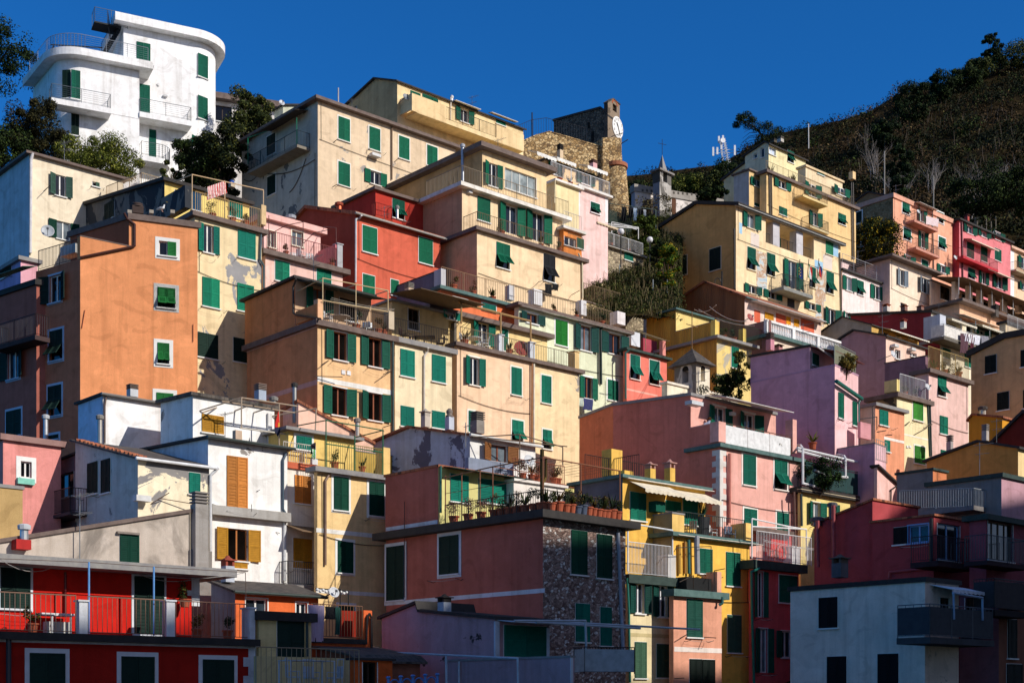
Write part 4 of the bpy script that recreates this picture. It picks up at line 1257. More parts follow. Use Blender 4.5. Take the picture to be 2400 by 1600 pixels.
# ================= pink-cream two tone house and stone house =================
T(1000, 200)
h = H('twotone', 'two_tone_house', 'cream and pale pink two-tone house with white terrace rail and scalloped awnings', sc='0f5a45', trim=(.07, 'f0e8e8'))
h.vol((1185, 868), 101, L=1100, R=1400, th=.16, ov=.28, roof='e8e4de', wall='f2dfae')
low = h.R
h.vol((1398, 923), on=low, off=-.004, par=(48, 42), L=1.0, R=1665, th=.16, ov=.28, roof='e8e4de', wall='f2cfc9')
h.win('R', 't 1506 1068 1588 1190')
h.boxp('painted_corner', 'R', 1640, 1010, 1666, 1260, 0, .015, wm('f0eaea')); h.boxp('painted_corner', 'R', 1398, 960, 1408, 1200, 0, .012, wm('f0eaea'))
h.R = low
h.redge('R', 1130, 1668, 1.0, -.15, col='e8e8e8', gap=.14)
h.vol((1090, 672), on=low, off=-2.0, par=(48, 42), L=3.0, R=1580, th=.12, ov=.2, roof='dark', wall='f0cfa0')
h.win('R', 'o 1108 700 1236 840; o 1374 762 1536 940')
h.awn('R', 930, 1110, 600, 1.0, .35, 'e8e6e0', .3); h.awn('R', 1115, 1290, 650, 1.0, .35, 'e8e6e0', .3); h.awn('R', 1395, 1580, 725, 1.0, .35, 'e8e6e0', .3)
h.chim('R', 1226, 545, 680, .36, -2, 'slab', 'd8c0a0', '2a2624'); h.chim('R', 1530, 690, 765, .45, -2, 'slab', 'e0b0b0', '6a4a40')
T(1000, 500)
h = H('stone', 'rubble_house', 'small rubble stone house with a white railed terrace and pergola', sc='127058')
h.vol((1442, 218), 105, L=1400, R=1990, th=.14, ov=.22, roof='dark', wall=rubble('a89880', 'c0b090', '7a6a54', 3.6, '9a8c74', 'house'))
h.win('R', 'c 1516 272 1591 438; c 1814 343 1890 445')
h.awn('R', 1442, 2000, 232, .3, .02, 'e8e4dc', 0, name='eave')
h.redge('R', 1445, 1985, 1.0, .0, col='dcdcdc', gap=.14)
h.frame('R', [[(1430, 75, -1.5), (1945, 130, -.1), (1945, 235, -.1)], [(1470, 100, -.5), (1940, 140, -.1)], [(1700, 82, -1.2), (1700, 180, -.3)], [(1705, 80, -1.2), (1945, 135, -.1)], [(1715, 95, -1), (1930, 150, 0)]], .035, 'e8e8e6')
h.awn('R', 1440, 1660, 85, 1.5, .3, 'd8c4a4', .15)
h = H('orangenook', 'orange_nook_house', 'tiny orange wall with a white balcony wedged between yellow and stone houses', sc='0f5a45')
h.vol((1258, 118), 97.3, L=1150, R=1425, th=.2, ov=.25, roof='d8d4cc', wall='e8904c')
h.win('R', 'g 1265 205 1370 320; c 1380 222 1440 335')
h.redge('R', 1260, 1420, 1.1, .0, col='c8c0b4', gap=.15)
h.redge('R', 1245, 1380, 1.0, -.6, z=h.R.Zv(1300, 310, .6), col='8a7050')
T(1000, 500)
h = H('creamwall', 'terrace_block', 'small cream garden terrace with iron rails below the green slope')
h.vol((1445, 800), 98.5, L=1400, R=1830, th=.08, ov=.1, roof='brown', wall='efd7a4')
h.redge('R', 1450, 1830, 1.3, .1, col='8a7458', gap=.16)
h.boxp('back_wall', 'R', 1600, 672, 1815, 800, -3.0, -2.8, wm('f0dcae'))
h.rail([h.R.pt(h.R.S(1440), h.R.Zv(1440, 760), -2.5), h.R.pt(h.R.S(1600), h.R.Zv(1600, 780), -2.5)], 1.8, '3a4038', gap=.12)

# ================= palazzo =================
T(1500, 250)
h = H('palazzo', 'town_hall', 'large yellow town hall with painted murals, columned loggia and flagged balcony', sc='0f5a48', trim=(.06, 'f0e4c8'))
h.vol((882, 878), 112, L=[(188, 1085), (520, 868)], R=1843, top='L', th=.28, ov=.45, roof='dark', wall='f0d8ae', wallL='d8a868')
PZ = h
h.awn('R', 870, 1860, 905, .42, .0, 'dcdcd8', 0, name='eave')
h.win('R', 'o 940 955 1096 1148; t 985 1283 1061 1512; t 1165 1338 1240 1568')
h.win('R', 'c 1705 1220 1771 1372', sc='2a7a58')
h.win('L', 'c 640 1283 742 1518; c 335 1362 432 1568', sc='22302a')
f = h.R
a0, a1 = f.S(1155), f.S(1597); z1 = f.Zv(1375, 1112); z0 = f.Zv(1375, 1325)
f.holes.append((a0, a1, z0, z1, 2.2))
mb = MB(); f.fbox(mb, f.S(1222), f.S(1282), z0, z1, -.7, .01); mb.build('loggia_column', wm('c4c2c6'), h.root, h.o)
mb = MB(); f.fbox(mb, f.S(1436), f.S(1496), z0, z1, -.7, .01)
mb.build('loggia_column', wm('c4c2c6'), h.root, h.o)
h.rail([f.pt(a0 + .1, z0, -.3), f.pt(a1 - .1, z0, -.3)], .95, '4a4a48', gap=.16)
for x in (1185, 1290, 1375, 1420): 
    mb = MB(); a = f.S(x); P = f.pt(a, z0 + .05, -2.17); leaf(mb, P, f.d, Z, f.n, .9, 1.9); mb.build('door', shutter_mat('127a60'), h.root, h.o)
T(1500, 600)
h.win('R', 'o 1313 18 1480 320; t 1560 95 1612 300; t 1710 138 1778 358; o 953 243 1112 372; o 1133 298 1292 420; o 1508 408 1655 522; o 1686 463 1832 658')
h.bal('R', 1320, 1590, 318, 1.3, .3, 1.05, col='3a3a3a', slab='8a8c88')
h.boxp('doorway', 'R', 1355, 385, 1420, 470, 0, .02, flat('2a1c14'))
h.pipe('L', [(868, -250, .1), (870, 300, .1)], .08, '3a302a')
h.pipe('R', [(1835, -30, .1), (1850, 500, .1)], .06, '3a302a')
def mural(x0, y0, x1, y1, cs, key):
    m = _M.get('mural' + key)
    if not m:
        m, nt, b = newmat('mural_paint_' + key)
        tc = nd(nt, 'ShaderNodeTexCoord'); n = noise_n(nt, tc.outputs['Object'], .9, 7, .62, 1.2)
        nt.links.new(ramp(nt, n, [(.30 + .4 * i / (len(cs) - 1), lin(c)) for i, c in enumerate(cs)]), b.inputs['Base Color'])
        b.inputs['Roughness'].default_value = .95; _M['mural' + key] = m
    f = PZ.R
    mb = MB(); f.fbox(mb, f.S(x0), f.S(x1), f.Zv((x0 + x1) / 2, y1), f.Zv((x0 + x1) / 2, y0), 0, .008 if key == 'a' else .006)
    mb.build('mural', m, PZ.root, PZ.o)
FIG = ['8fa8b8', 'b4c4cc', 'd0ccc0', 'b08868', 'ccb49a', 'a8bcc8', '9a8070']
mural(1063, -40, 1160, 130, FIG, 'a'); mural(1070, 130, 1168, 300, FIG, 'a'); mural(1610, 130, 1705, 400, FIG, 'a'); mural(1612, 400, 1690, 640, FIG, 'a')
mural(1605, 45, 1680, 128, ['8fb8d8', 'a8cce0'], 'b'); mural(1683, -5, 1765, 120, ['d8c8bc', 'e0d4c8'], 'c')
mural(1017, -208, 1095, -80, ['d8c4b8', 'e0cfc4'], 'c'); mural(911, -305, 939, -205, ['8fb8d0', 'a8cce0'], 'b'); mural(1775, -110, 1822, 5, ['9cc0d8', 'b4d0e0'], 'b')

# ================= tall yellow house behind =================
T(1500, 250)
h = H('tallyellow', 'tall_yellow_house', 'tall golden yellow house with small balconies, roof terrace and a penthouse storey', sc='12604c')
h.vol((1162, 585), 132, L=1100, R=1983, th=.28, ov=.32, roof='brown', wall='e8c68e')
low = h.R; lz = h.zt
h.win('R', 'o 1228 653 1383 782; o 1507 678 1656 858; o 1774 713 1922 842; c 1277 913 1349 1012; o 1551 948 1663 1118; t 1820 973 1890 1098', fc='f4f0e8')
h.bal('R', 1498, 1728, 852, 1.1, .2, 1.0, col='8a7a58', slab='e0c890'); h.bal('R', 1562, 1738, 1122, 1.0, .2, 1.0, col='5a5648', slab='c8b890')
for x in (1190, 1208, 1942, 1958): h.pipe('R', [(x, 620 if x < 1500 else 700, .1), (x + 10, 1400, .1)], .06, '3a302a')
h.redge('R', 1165, 1950, 1.0, .1, col='b8a078', gap=.2); h.boxp('terrace_pillar', 'R', 1955, 597, 1982, 665, -.6, -.1, wm('e0c090'))
h.vol((1002, 572), on=low, off=-1.2, par=(48, 42), L=[(862, 640)], R=1180, th=.14, ov=.2, roof='brown', wall='e8c68e', wallL='c8c4c0')
h.win('R', 'o 1008 638 1152 768; c 1050 883 1116 935')
h.vol((1030, 490), 140, L=[(770, 655), (985, 492)], R=1150, top='L', th=.2, ov=.3, roof='dark', wall='e8d8a0', wallL='d8cca4')
h.win('L', 'x 930 560 1000 600')
h.vol((1182, 330), 137, L=[(965, 445), (1152, 318)], R=1522, top='L', th=.14, ov=.3, roof='dark', wall='f0e4b4', wallL='d8d2b4')
h.win('R', 'g 1185 358 1247 458', glassc='c8d4e8'); h.win('R', 't 1356 398 1413 528'); h.win('L', 'g 1043 425 1076 482; g 1108 372 1142 476')
h.chim('R', 1290, 280, 330, .5, -2, 'slab', 'b8b4ac', '6a645c'); h.chim('R', 1228, 302, 335, .5, -3, 'slab', '5a5448', '4a443c')
h.pipe('R', [(1548, 160, -3), (1550, 385, -3)], .05, 'd8d4d0', 'flag_pole')
h.vol((1522, 535), 136.5, L=1450, R=1860, th=.2, ov=.15, roof='e0c8a0', wall='e8d4b0')
h.win('R', 'c 1625 580 1690 640', sc=TEAL)
YH = h

# ================= brown gable with balustrade houses =================
T(1500, 600)
h = H('browngable', 'sheet_clad_house', 'brown sheet-clad gable house with tiled roof, long white awning and amber shutters', sc='e09a20')
h.vol((962, 362), 102, L=[(232, 482), (600, 228)], R=1662, top='L', th=.16, ov=.28, roof='tile', wall='eed2c4', wallL=corrugated('a8683c'), gutter='5a6e6e')
h.win('R', 'c 1143 513 1223 600; c 1340 553 1380 640; c 1412 575 1456 660')
h.awn('R', 1005, 1640, 410, .8, .12, 'e8e6e4', 0)
h.boxp('painted_panel', 'R', 1050, 500, 1105, 610, 0, .01, wm('d8684c')); h.boxp('painted_panel', 'R', 1250, 535, 1340, 640, 0, .01, wm('c85c40')); h.boxp('painted_panel', 'R', 1480, 590, 1600, 690, 0, .01, wm('d8684c'))
h.dish('R', 1015, 562, 38, 1.0, 'a84a44')
h = H('balustrade', 'balustrade_house', 'house with a white balustrade terrace on a verdigris ledge')
h.vol((1188, 712), 97, L=960, R=1885, th=.24, ov=.3, roof='teal', wall='e8d4c0', wallL='8f6a68')
f = h.R; z = h.zt
mb = MB(); a1 = f.S(1872)
f.fbox(mb, -.1, a1, z + .0, z + .16, -.35, -.1); f.fbox(mb, -.12, a1 + .02, z + .86, z + 1.02, -.38, -.07)
n = 4
for i in range(n):
    a = a1 * i / (n - 1); f.fbox(mb, a - .16, a + .16, z + .16, z + .86, -.36, -.09)
bal_ = mb.build('balustrade', wm('ececec'), h.root, h.o)
k = 0; a = .3
bmb = MB()
while a < a1 - .2:
    if all(abs(a - a1 * i / (n - 1)) > .22 for i in range(n)):
        bmb = MB(); bmb.lathe(f.pt(a, z + .16, -.22), [(.07, 0), (.05, .06), (.085, .22), (.04, .45), (.06, .6), (.07, .7)], 7)
        bmb.build('baluster', wm('e8e8ea'), bal_, h.o, smooth=True)
    a += .2
h.boxp('side_parapet', 'L', 965, 612, 1185, 745, -.3, -.02, wm('8f6a68'))
h.chim('R', 1270, 805, 900, .45, .3, 'tile', 'b88080', '6a5048'); h.chim('R', 1195, 705, 870, .42, .9, 'slab', 'c88a98', '5a4a48')

# ================= ochre ribbed house =================
h = H('ochre', 'ochre_house', 'ochre ribbed-sheet side house with peeling yellow front and dark terrace rails', sc='127058', trim=(.06, 'e8e4dc'))
h.vol((705, 738), 94, L=65, R=1025, th=.2, ov=.4, roof='grey', wall='e8cf86/0.45/c4bca8', wallL=corrugated('d0a03a'))
lR, lL, lz = h.R, h.L, h.zt
h.win('R', 'c 838 828 904 1038')
h.redge('R', 715, 945, 1.35, .1, col='3a4434', gap=.12); h.redge('R', 975, 1165, 1.35, .1, col='3a4434', gap=.12)
h.boxp('terrace_pillar', 'R', 948, 668, 976, 800, -.5, -.1, wm('e8cc70')); h.boxp('terrace_pillar', 'R', 690, 588, 722, 730, -.4, -.0, wm('e8cc70'))
h.vol((704, 590), on=lL, off=-.006, par=(48, 42), L=325, R=.3, th=.05, ov=.02, roof='grey', wall=corrugated('d0a03a'), base=lz - .3)
h.vol((330, 482), on=lL, off=-.008, par=(48, 42), L=60, R=640, th=.12, ov=.25, roof='teal', wall='e8cf86', wallL=corrugated('d0a03a'), base=lz - .3)
h.wires('L', [((540, 490, .5), (1050, 640, 3)), ((640, 465, .5), (980, 600, 3)), ((500, 490, .5), (700, 450, 2))], .3, .025, 'c8b8a8', 'cable')

# ================= white/pink houses right =================
T(1800, 350)
h = H('whitepink', 'white_pink_house', 'pale white-pink house with green shutters and a grey railed terrace', sc='12604c')
h.vol((682, 1098), 123.5, L=560, R=1122, th=.16, ov=.25, roof='dark', wall='f2e0dc')
low = h.R
h.win('R', 'o 682 1152 800 1320; t 819 1198 876 1348; o 937 1233 1059 1402; o 683 1483 762 1568')
h.redge('R', 690, 1105, 1.45, .1, col='b4b4b8', gap=0)
h.vol((676, 1010), on=low, off=-3.0, par=(48, 42), L=3.0, R=1130, th=.12, ov=.2, roof='dark', wall='e8ccc8')
h.pipe('R', [(1105, 1260, 3.1), (1102, 1430, 3.1)], .05, '4a4440')
h = H('pinkcream', 'pink_cream_house', 'pink-cream house with grey-blue open shutters and deep eaves', sc=GREYB)
h.vol((1120, 985), 127, L=[(812, 1030)], R=1505, th=.2, ov=.75, roof='brown', wall='f2ddc6', wallL='e0bfb4')
h.win('R', 'o 1180 1088 1276 1272; o 1374 1158 1502 1345; x 1217 1403 1276 1458')
h = H('arcade', 'arcaded_house', 'long low house under a brown reed pergola with square white pillars', sc=GREYB)
h.vol((1500, 1195), 130.5, L=1499, R=2560, th=.12, ov=.1, roof='brown', wall='e8c8ac')
h.win('R', 'x 1582 1240 1674 1405; x 1780 1300 1850 1400; x 1868 1330 1955 1440; x 1968 1375 2050 1460; o 2180 1445 2255 1550')
h.awn('R', 1500, 2560, 1165, 3.5, .9, '5c4630', 0, name='reed_pergola')
f = h.R
for x in (1720, 1845, 1945, 2055, 2165, 2300): h.boxp('pillar', 'R', x, 1150 + (x - 1500) * .3, x + 34, 1500, 1.2, 1.6, wm('f0dcc8'))
h.frame('R', [[(x, 1175 + (x - 1750) * .4, 3.0), (x, 1330 + (x - 1750) * .38, 3.0)] for x in (1752, 1857, 1958, 2058, 2154, 2252)], .05, 'a8a4a0', 'pergola_post')

# ================= coral, pink-red, right edge =================
h = H('coral', 'coral_house', 'salmon coral house on the upper right with two balconies and white framed shutters', sc='12604c', trim=(.14, 'f0ece8'))
h.vol((1150, 402), 150, L=815, R=1692, th=.5, ov=.16, roof='e0a890', wall='e8aa8c', wallL=rubble('a88a62', 'b89a70', '86683f', 3.0, '9a7c56', 'tanwall'))
h.win('R', 't 1234 483 1299 608; o 1368 505 1452 683; t 1554 568 1612 690; t 1245 718 1311 848; o 1378 745 1462 923; t 1567 798 1630 930; o 1227 965 1340 1035; c 1411 1008 1468 1090; o 1548 1045 1657 1155')
h.win('L', 'c 812 565 862 685; c 860 778 900 890', sc=DKG)
h.bal('R', 1345, 1562, 690, 1.1, .25, 1.0, col='6a4a40', slab='c89080'); h.bal('R', 1360, 1578, 938, 1.1, .25, 1.0, col='6a4a40', slab='c89080')
h.awn('R', 1335, 1510, 485, .8, .15, 'e0d8d0', 0); h.pipe('R', [(1510, 530, .12), (1522, 1110, .12)], .07, '4a3a34')
h.dish('R', 1382, 570, 20, 1.5)
h = H('tangable', 'tan_gable_house', 'dark tan gable end rising behind the coral house')
h.vol((1135, 425), 156, L=[(818, 462), (922, 388)], R=1400, top='L', th=.15, ov=.2, roof='dark', wall='8a7050')
h = H('pinkred', 'raspberry_house', 'raspberry pink house with a row of three open shutters under dark eaves', sc='0f5040', trim=(.05, 'f0d8d8'))
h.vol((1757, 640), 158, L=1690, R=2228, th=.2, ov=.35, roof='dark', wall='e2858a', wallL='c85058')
h.win('R', 'o 1791 673 1913 802; o 1924 703 2036 832; o 2047 733 2169 862; c 1827 848 1889 1015; c 1954 878 2013 1045; c 2082 903 2141 1038; t 1837 1083 1901 1205; o 1934 1108 2023 1255; o 2059 1138 2186 1305')
h.bal('R', 1795, 2115, 1040, 1.1, .3, 1.0, col='8a3a40', slab='c0404a')
h.awn('R', 1800, 2052, 815, 1.0, .3, 'e0c8b4', .15); h.awn('R', 1952, 2192, 1085, 1.0, .3, 'e0c8b4', .15)
h.pipe('R', [(1780, 670, .12), (1790, 1180, .12)], .09, '6a2a30'); h.dish('R', 1722, 992, 22, .4); h.chim('R', 1828, 595, 660, .4, -2, 'tile', 'b0504a', '6a3a34')
h = H('rightedge', 'cream_corner_house', 'cream house with white painted corner cut off by the right frame edge', sc='12604c')
h.vol((2226, 892), 167, L=2180, R=2560, th=.3, ov=.4, roof='e0b8a0', wall='ecc8a8')
h.win('R', 'o 2288 968 2422 1132; o 2294 1208 2424 1325')
h.boxp('painted_corner', 'R', 2228, 930, 2262, 1400, 0, .02, wm('f0ecec'))
h.bal('R', 2280, 2500, 1145, 1.1, .2, 1.0, col='6a5a50')
T(1900, 650, 4.704)
h = H('frontcream', 'eaved_house', 'peach house with broad beige eaves in front of the pergola row')
h.vol((1642, 258), 121, L=[(1335, 318)], R=2520, th=.25, ov=.7, roof='brown', wall='e8bb9a')
h.awn('R', 1560, 2000, 395, 1.2, .35, 'e8e0cc', 0)
h.chim('R', 2030, 310, 440, .5, .5, 'slab', '5a5450', '4a4440'); 
h = H('whiterail', 'white_rail_house', 'cream house with white terrace railing near the right edge')
h.vol((2175, 612), 117, L=2080, R=2600, th=.2, ov=.1, roof='dark', wall='dcd2b8')
h.redge('R', 2175, 2590, 1.6, .0, col='e0ddd8', gap=.2)
h.vol((2150, 480), 119.5, L=2080, R=2600, th=.2, ov=.2, roof='dark', wall='d8c4a4')
h = H('maroon', 'maroon_house', 'house with a long maroon side wall and a white panelled balcony hung with laundry', sc='127058')
h.vol((1425, 672), 112, L=440, R=2085, th=.25, ov=.1, roof='grey', wall='ece0c4', wallL='8a343c')
lR, lL, lz = h.R, h.L, h.zt
h.win('R', 'c 1455 775 1536 905; c 1695 835 1760 1000')
h.bal('R', 1470, 2085, 748, 1.2, .25, 1.0, col='d8d8d8', slab='6a6660', gap=.3, panel='e4e0d8')
h.boxp('white_pillar', 'R', 1425, 415, 1490, 670, -1.2, .3, wm('c4cad6'))
h.vol((1423, 415), on=lL, off=-.006, par=(48, 42), L=1268, R=.4, th=.05, ov=.02, roof='dark', wall='8a343c', base=lz - .3)
h.vol((1328, 362), on=lL, off=-.009, par=(48, 42), L=[(440, 400)], R=2060, top='L', th=.2, ov=.2, roof='dark', wall='ece0c4', wallL='8a343c', base=lz - .3)
h.win('R', 'x 1500 500 1602 600; x 1715 520 1772 640; o 1800 545 1960 660')
h.awn('R', 1400, 1680, 430, 1.3, .4, 'd8d0bc', .2); h.awn('R', 1740, 2060, 500, 1.3, .4, 'd8d0bc', .2)
h.frame('R', [[(1655, 455, 1.2), (1660, 720, 1.2)], [(1818, 480, 1.2), (1820, 600, 1.2)], [(1972, 530, 1.2), (1975, 720, 1.2)]], .04, '8a8c8e', 'awning_post')
h.chim('L', 835, 288, 380, .42, -1.5, 'tile', 'c8c0b8', 'a05a40'); h.chim('L', 1030, 305, 372, .42, -1.5, 'tile', '8a6a60', 'a05a40'); h.chim('L', 1210, 312, 365, .42, -1.5, 'tile', '8a6a60', 'a05a40')
h.pipe('R', [(1640, 730, .2), (1615, 790, .1), (1615, 900, .1)], .05, 'c8c4bc')
h = H('greygable', 'grey_gable_house', 'grey-olive gable end with an ochre front under a white awning')
h.vol((672, 512), 106, L=[(108, 602), (352, 428)], R=1190, top='L', th=.1, ov=.15, roof='dark', wall='d0a860', wallL='a09a88')
h.awn('R', 760, 1190, 545, 1.0, .35, 'e8e2d4', .1)
h.chim('L', 1022, 450, 560, .36, -3.6, 'tile', 'c8c4bc', '8a3a2a')
h.win('R', 'x 805 605 855 650; x 940 630 990 665; x 1080 650 1125 690')
h = H('mauvegable', 'mauve_gable_house', 'dusky mauve gable end with a satellite dish on its pink front')
h.vol((830, 632), 99, L=[(338, 662), (478, 572)], R=1262, top='L', th=.12, ov=.22, roof='dark', wall='eccab8', wallL='a98288')
h.win('R', 'g 930 788 988 908; g 1098 820 1168 885')
h.dish('R', 915, 845, 44, 1.3); h.boxp('wall_lamp', 'R', 930, 735, 975, 765, 0, .4, flat('d8d8d4', .4)); h.boxp('wall_lamp', 'R', 1118, 775, 1162, 803, 0, .4, flat('d8d8d4', .4))
h = H('tan', 'tan_house', 'shaded tan house with black shutters and a dark roof at the right edge', sc='1c211e')
h.vol((2560, 540), 90, L=[(1768, 800), (2140, 612)], R=2700, top='L', th=.4, ov=.25, roof='dark', wall='d4a878')
h.win('L', 'c 1925 848 2047 1068; c 2318 786 2420 992; c 2058 1252 2187 1472; c 2345 1225 2440 1445')
h.pipe('L', [(1775, 1420, .6), (1890, 1500, .6)], .05, 'c0a888') if 0 else None
h = H('pinktall', 'tall_pink_house', 'tall dusty pink house with a railed plant terrace beside the tan house', sc='12705a')
h.vol((1302, 1010), 88, L=1150, R=1738, th=.26, ov=.28, roof='brown', wall='e6c2ba')
h.win('R', 't 1400 1083 1490 1325 '); h.redge('R', 1305, 1745, 1.5, .05, col='c0a468', gap=.14)
T(1800, 900)
h.win('R', 'c 1576 287 1647 468; c 1585 600 1640 700')
h.chim('R', 1670, 470, 620, .3, 3.5, 'slab', 'b8b0b0', '6a6460')
for dx in (0, 22): h.pipe('L' if 0 else 'R', [(1466 + dx, 140, .05 + dx * .002), (1488 + dx * .6, 660, .05)], .06, '3a4644')
T(1900, 650, 4.704)
h.vol((1266, 858), 90, L=[(815, 942)], R=.5, top='L', th=.06, ov=.03, roof='dark', wall='8a6b76')
h = H('creamnarrow', 'narrow_cream_house', 'narrow cream house with bright grass-green shutters and a white balcony rail', sc='3f8a34', trim=(.1, 'f0ece0'))
h.vol((950, 1270), 85.5, L=640, R=1312, th=.28, ov=.22, roof='brown', wall='eee2b6', wallL='9a885f/0.3/5a5040')
h.win('R', 'c 1126 1362 1233 1590')
h.redge('R', 985, 1262, 1.25, .0, col='dcdcdc', gap=.15); h.boxp('terrace_pillar', 'R', 950, 1125, 985, 1255, -1.0, -.1, wm('ecd890'))
h.dish('R', 1292, 1205, 40, .5)
T(1800, 900)
h.win('R', 'c 1344 562 1438 742'); h.band('R', 1240, 450, 1470, 14, 'f0ecdc', .008)
h.boxp('vent_cap', 'R', 1275, 563, 1292, 585, 0, .05, flat('f0f0ec')); h.boxp('vent_cap', 'R', 1300, 563, 1318, 585, 0, .05, flat('f0f0ec'))
h.frame('R', [[(1265, 380, .6), (1300, 345, .05)], [(1430, 405, .6), (1505, 370, .3)]], .03, '5a5040', 'drying_bracket')
h = H('salmonsmall', 'small_salmon_house', 'small salmon house with grey ledge wedged beside the narrow cream house', sc=TEAL)
h.vol((985, 172), 83, L=850, R=1252, th=.2, ov=.22, roof='grey', wall='e8a07c', wallL='d8c8b4')
h.win('R', 'c 1021 233 1099 388; c 1071 512 1116 625')
h.band('R', 1065, 480, 1250, 24, 'f4ece4'); h.frame('R', [[(850, 320, .5), (1000, 300, .5), (1000, 420, .5)], [(960, 200, .5), (965, 500, .5)], [(1000, 440, .5), (1085, 425, .9)], [(1080, 470, .9), (1140, 465, 1.3)]], .03, '3a3a3c', 'trellis')
h.boxp('side_stair_wall', 'R', 850, 355, 945, 500, .4, .6, wm('d89aa0'))

# ================= lavender house =================
T(1500, 600)
h = H('lavender', 'lavender_house', 'large plain lavender-mauve side wall house with a pink front and plant-filled terrace', sc='0f5a48')
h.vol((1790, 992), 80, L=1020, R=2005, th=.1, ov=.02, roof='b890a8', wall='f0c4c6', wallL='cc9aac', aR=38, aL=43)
lR, lL, lz = h.R, h.L, h.zt
h.win('R', 'c 1818 1248 1867 1500; c 1950 1332 1988 1565')
h.redge('R', 1800, 1995, 1.3, .1, col='8a9088', gap=.25, panel='7a7c68')
h.pipe('R', [(1805, 1150, .25), (2035, 1310, .25)], .12, '1f6a5c', 'gutter'); h.pipe('R', [(2030, 1310, .15), (2010, 1350, .1), (2012, 1560, .1)], .05, '2a8078')
h.vol((1562, 815), on=lL, off=-.006, par=(38, 43), L=[(1015, 912)], R=1845, top='L', th=.12, ov=.12, roof='dark', wall='f2c8ca', wallL='cc9aac', base=lz - .3)
h.win('R', 'c 1582 888 1636 1020')
h.awn('R', 1570, 1840, 830, 1.6, .5, '7a3a34', 0)
h.frame('R', [[(1625, 830, .8), (1850, 985, 1.0)], [(1660, 835, .5), (1830, 960, .8)]], .05, 'e0e0e0', 'awning_frame')
T(1800, 900)
h.vol((982, 535), 78.4, L=640, R=1085, aR=38, aL=43, th=.06, ov=.03, roof='grey', wall='e8c0c8', wallL='c494a8')
h.rail([h.R.pt(.1, h.zt - 1.0, .05), h.R.pt(h.R.S(1085), h.zt - 1.0, .05)], 1.2, 'b0b0a8', gap=.3)
h.frame('L', [[(300, 405, .1), (545, 395, .1), (548, 640, .1)]], .04, 'b8a0b4', 'wall_conduit')
h = H('pinkslope', 'pink_lean_house', 'little pink house with dark sloping roof behind the white pipe pergola')
h.vol((1003, 748), 78.2, L=990, R=[(1195, 925)], top='R', th=.1, ov=.2, roof='dark', wall='f0c4bc', aR=38, aL=45)
h.pipe('R', [(1190, 930, .2), (1130, 970, .1), (1128, 1100, .1)], .05, '2a2624')
h = H('yellowplants', 'pergola_house', 'pale yellow house under a white pipe pergola with dense balcony plants', sc='12604c', trim=(.06, 'f0e8d0'))
h.vol((300, 945), 75.8, L=296, R=872, th=.3, ov=.3, roof='dark', wall='ead48a')
h.win('R', 'o 357 1072 521 1295; o 558 1098 646 1210')
h.awn('R', 265, 860, 960, .28, .02, 'd8c8a8', 0, name='eave')
h.pipe('R', [(305, 1010, .12), (310, 1300, .12)], .07, '3a4a48'); h.pipe('R', [(240, 990, .1), (250, 1500, .1)], .06, '6a4a40')
h.frame('R', [[(320, 915, .2), (320, 590, .2), (300, 562, -.4), (265, 560, -2.6)], [(712, 850, .2), (712, 680, .2), (700, 660, .0), (560, 630, -2.6)], [(1020, 905, .2), (1020, 765, .2)], [(270, 585, .1), (715, 690, .1), (1020, 768, .1)], [(270, 610, -.6), (720, 730, -.6)], [(320, 910, .2), (490, 955, .2)], [(430, 790, .2), (540, 840, .2), (730, 855, .2)]], .07, 'e4e4e6')
h.rail([h.R.pt(h.R.S(330), h.zt, .15), h.R.pt(h.R.S(870), h.zt, .15)], 1.4, '2f5a58', gap=.12, panel='1f3f40')
h.frame('R', [[(335, 740, .0), (520, 820, .0)], [(560, 700, -1), (870, 785, 0)], [(730, 820, .0), (1000, 890, 0.)]], .012, 'd0ccc8', 'clothes_line')

# ================= big salmon house =================
T(1400, 900)
h = H('salmon', 'salmon_house', 'large salmon pink house with toothed white corner, white balcony panels and long awning', sc='0f6250', trim=(.13, 'ece4dc'))
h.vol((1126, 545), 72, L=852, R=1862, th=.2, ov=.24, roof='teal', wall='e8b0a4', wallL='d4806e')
lR, lL, lz = h.R, h.L, h.zt
h.win('R', 'c 1337 643 1451 938; t 1627 688 1741 978; c 1347 1138 1461 1325; c 1648 1173 1751 1400')
mb = MB(); f = h.R; zz = f.Zv(1130, 600); k = 0
while zz > h.R.Zv(1130, 1270):
    w = .52 if k % 2 == 0 else .26
    f.fbox(mb, .0, w, zz - .29, zz, 0, .015); h.L.fbox(mb, .0, w, zz - .29, zz, 0, .015); zz -= .29; k += 1
mb.build('corner_quoins', wm('e0dcd8'), h.root, h.o)
h.pipe('R', [(1215, 640, .15), (1215, 1270, .12)], .08, 'c87a6c')
h.rail([lR.pt(.45, lz, -.05), lR.pt(lR.S(1785), lz, -.05)], 1.15, '6a4a3c', gap=.45, panel='e8e8e8')
h.boxp('terrace_pillar', 'R', 1115, 345, 1180, 530, -.6, -.0, wm('e8b0a4')); h.boxp('terrace_pillar', 'R', 1795, 325, 1832, 630, -.5, -.0, wm('e8b0a4'))
h.boxp('terrace_wall', 'R', 1520, 330, 1800, 600, -.9, -.7, wm('c87a6c')) if 0 else None
h.vol((1118, 345), on=lL, off=-.005, par=(48, 42), L=852, R=.5, th=.06, ov=.02, roof='e0a89c', wall='e8b0a4', wallL='d4806e', base=lz - .3)
h.vol((858, 78), on=lL, off=-.008, par=(48, 42), L=[(145, 175)], R=1640, top='L', th=.16, ov=.08, roof='grey', wall='e8b0a4', wallL='d4806e', base=None)
h.win('R', 'o 1008 188 1232 420; o 1280 250 1502 500')
h.awn('R', 985, 1610, 95, 1.5, .35, 'ecece8', .0)
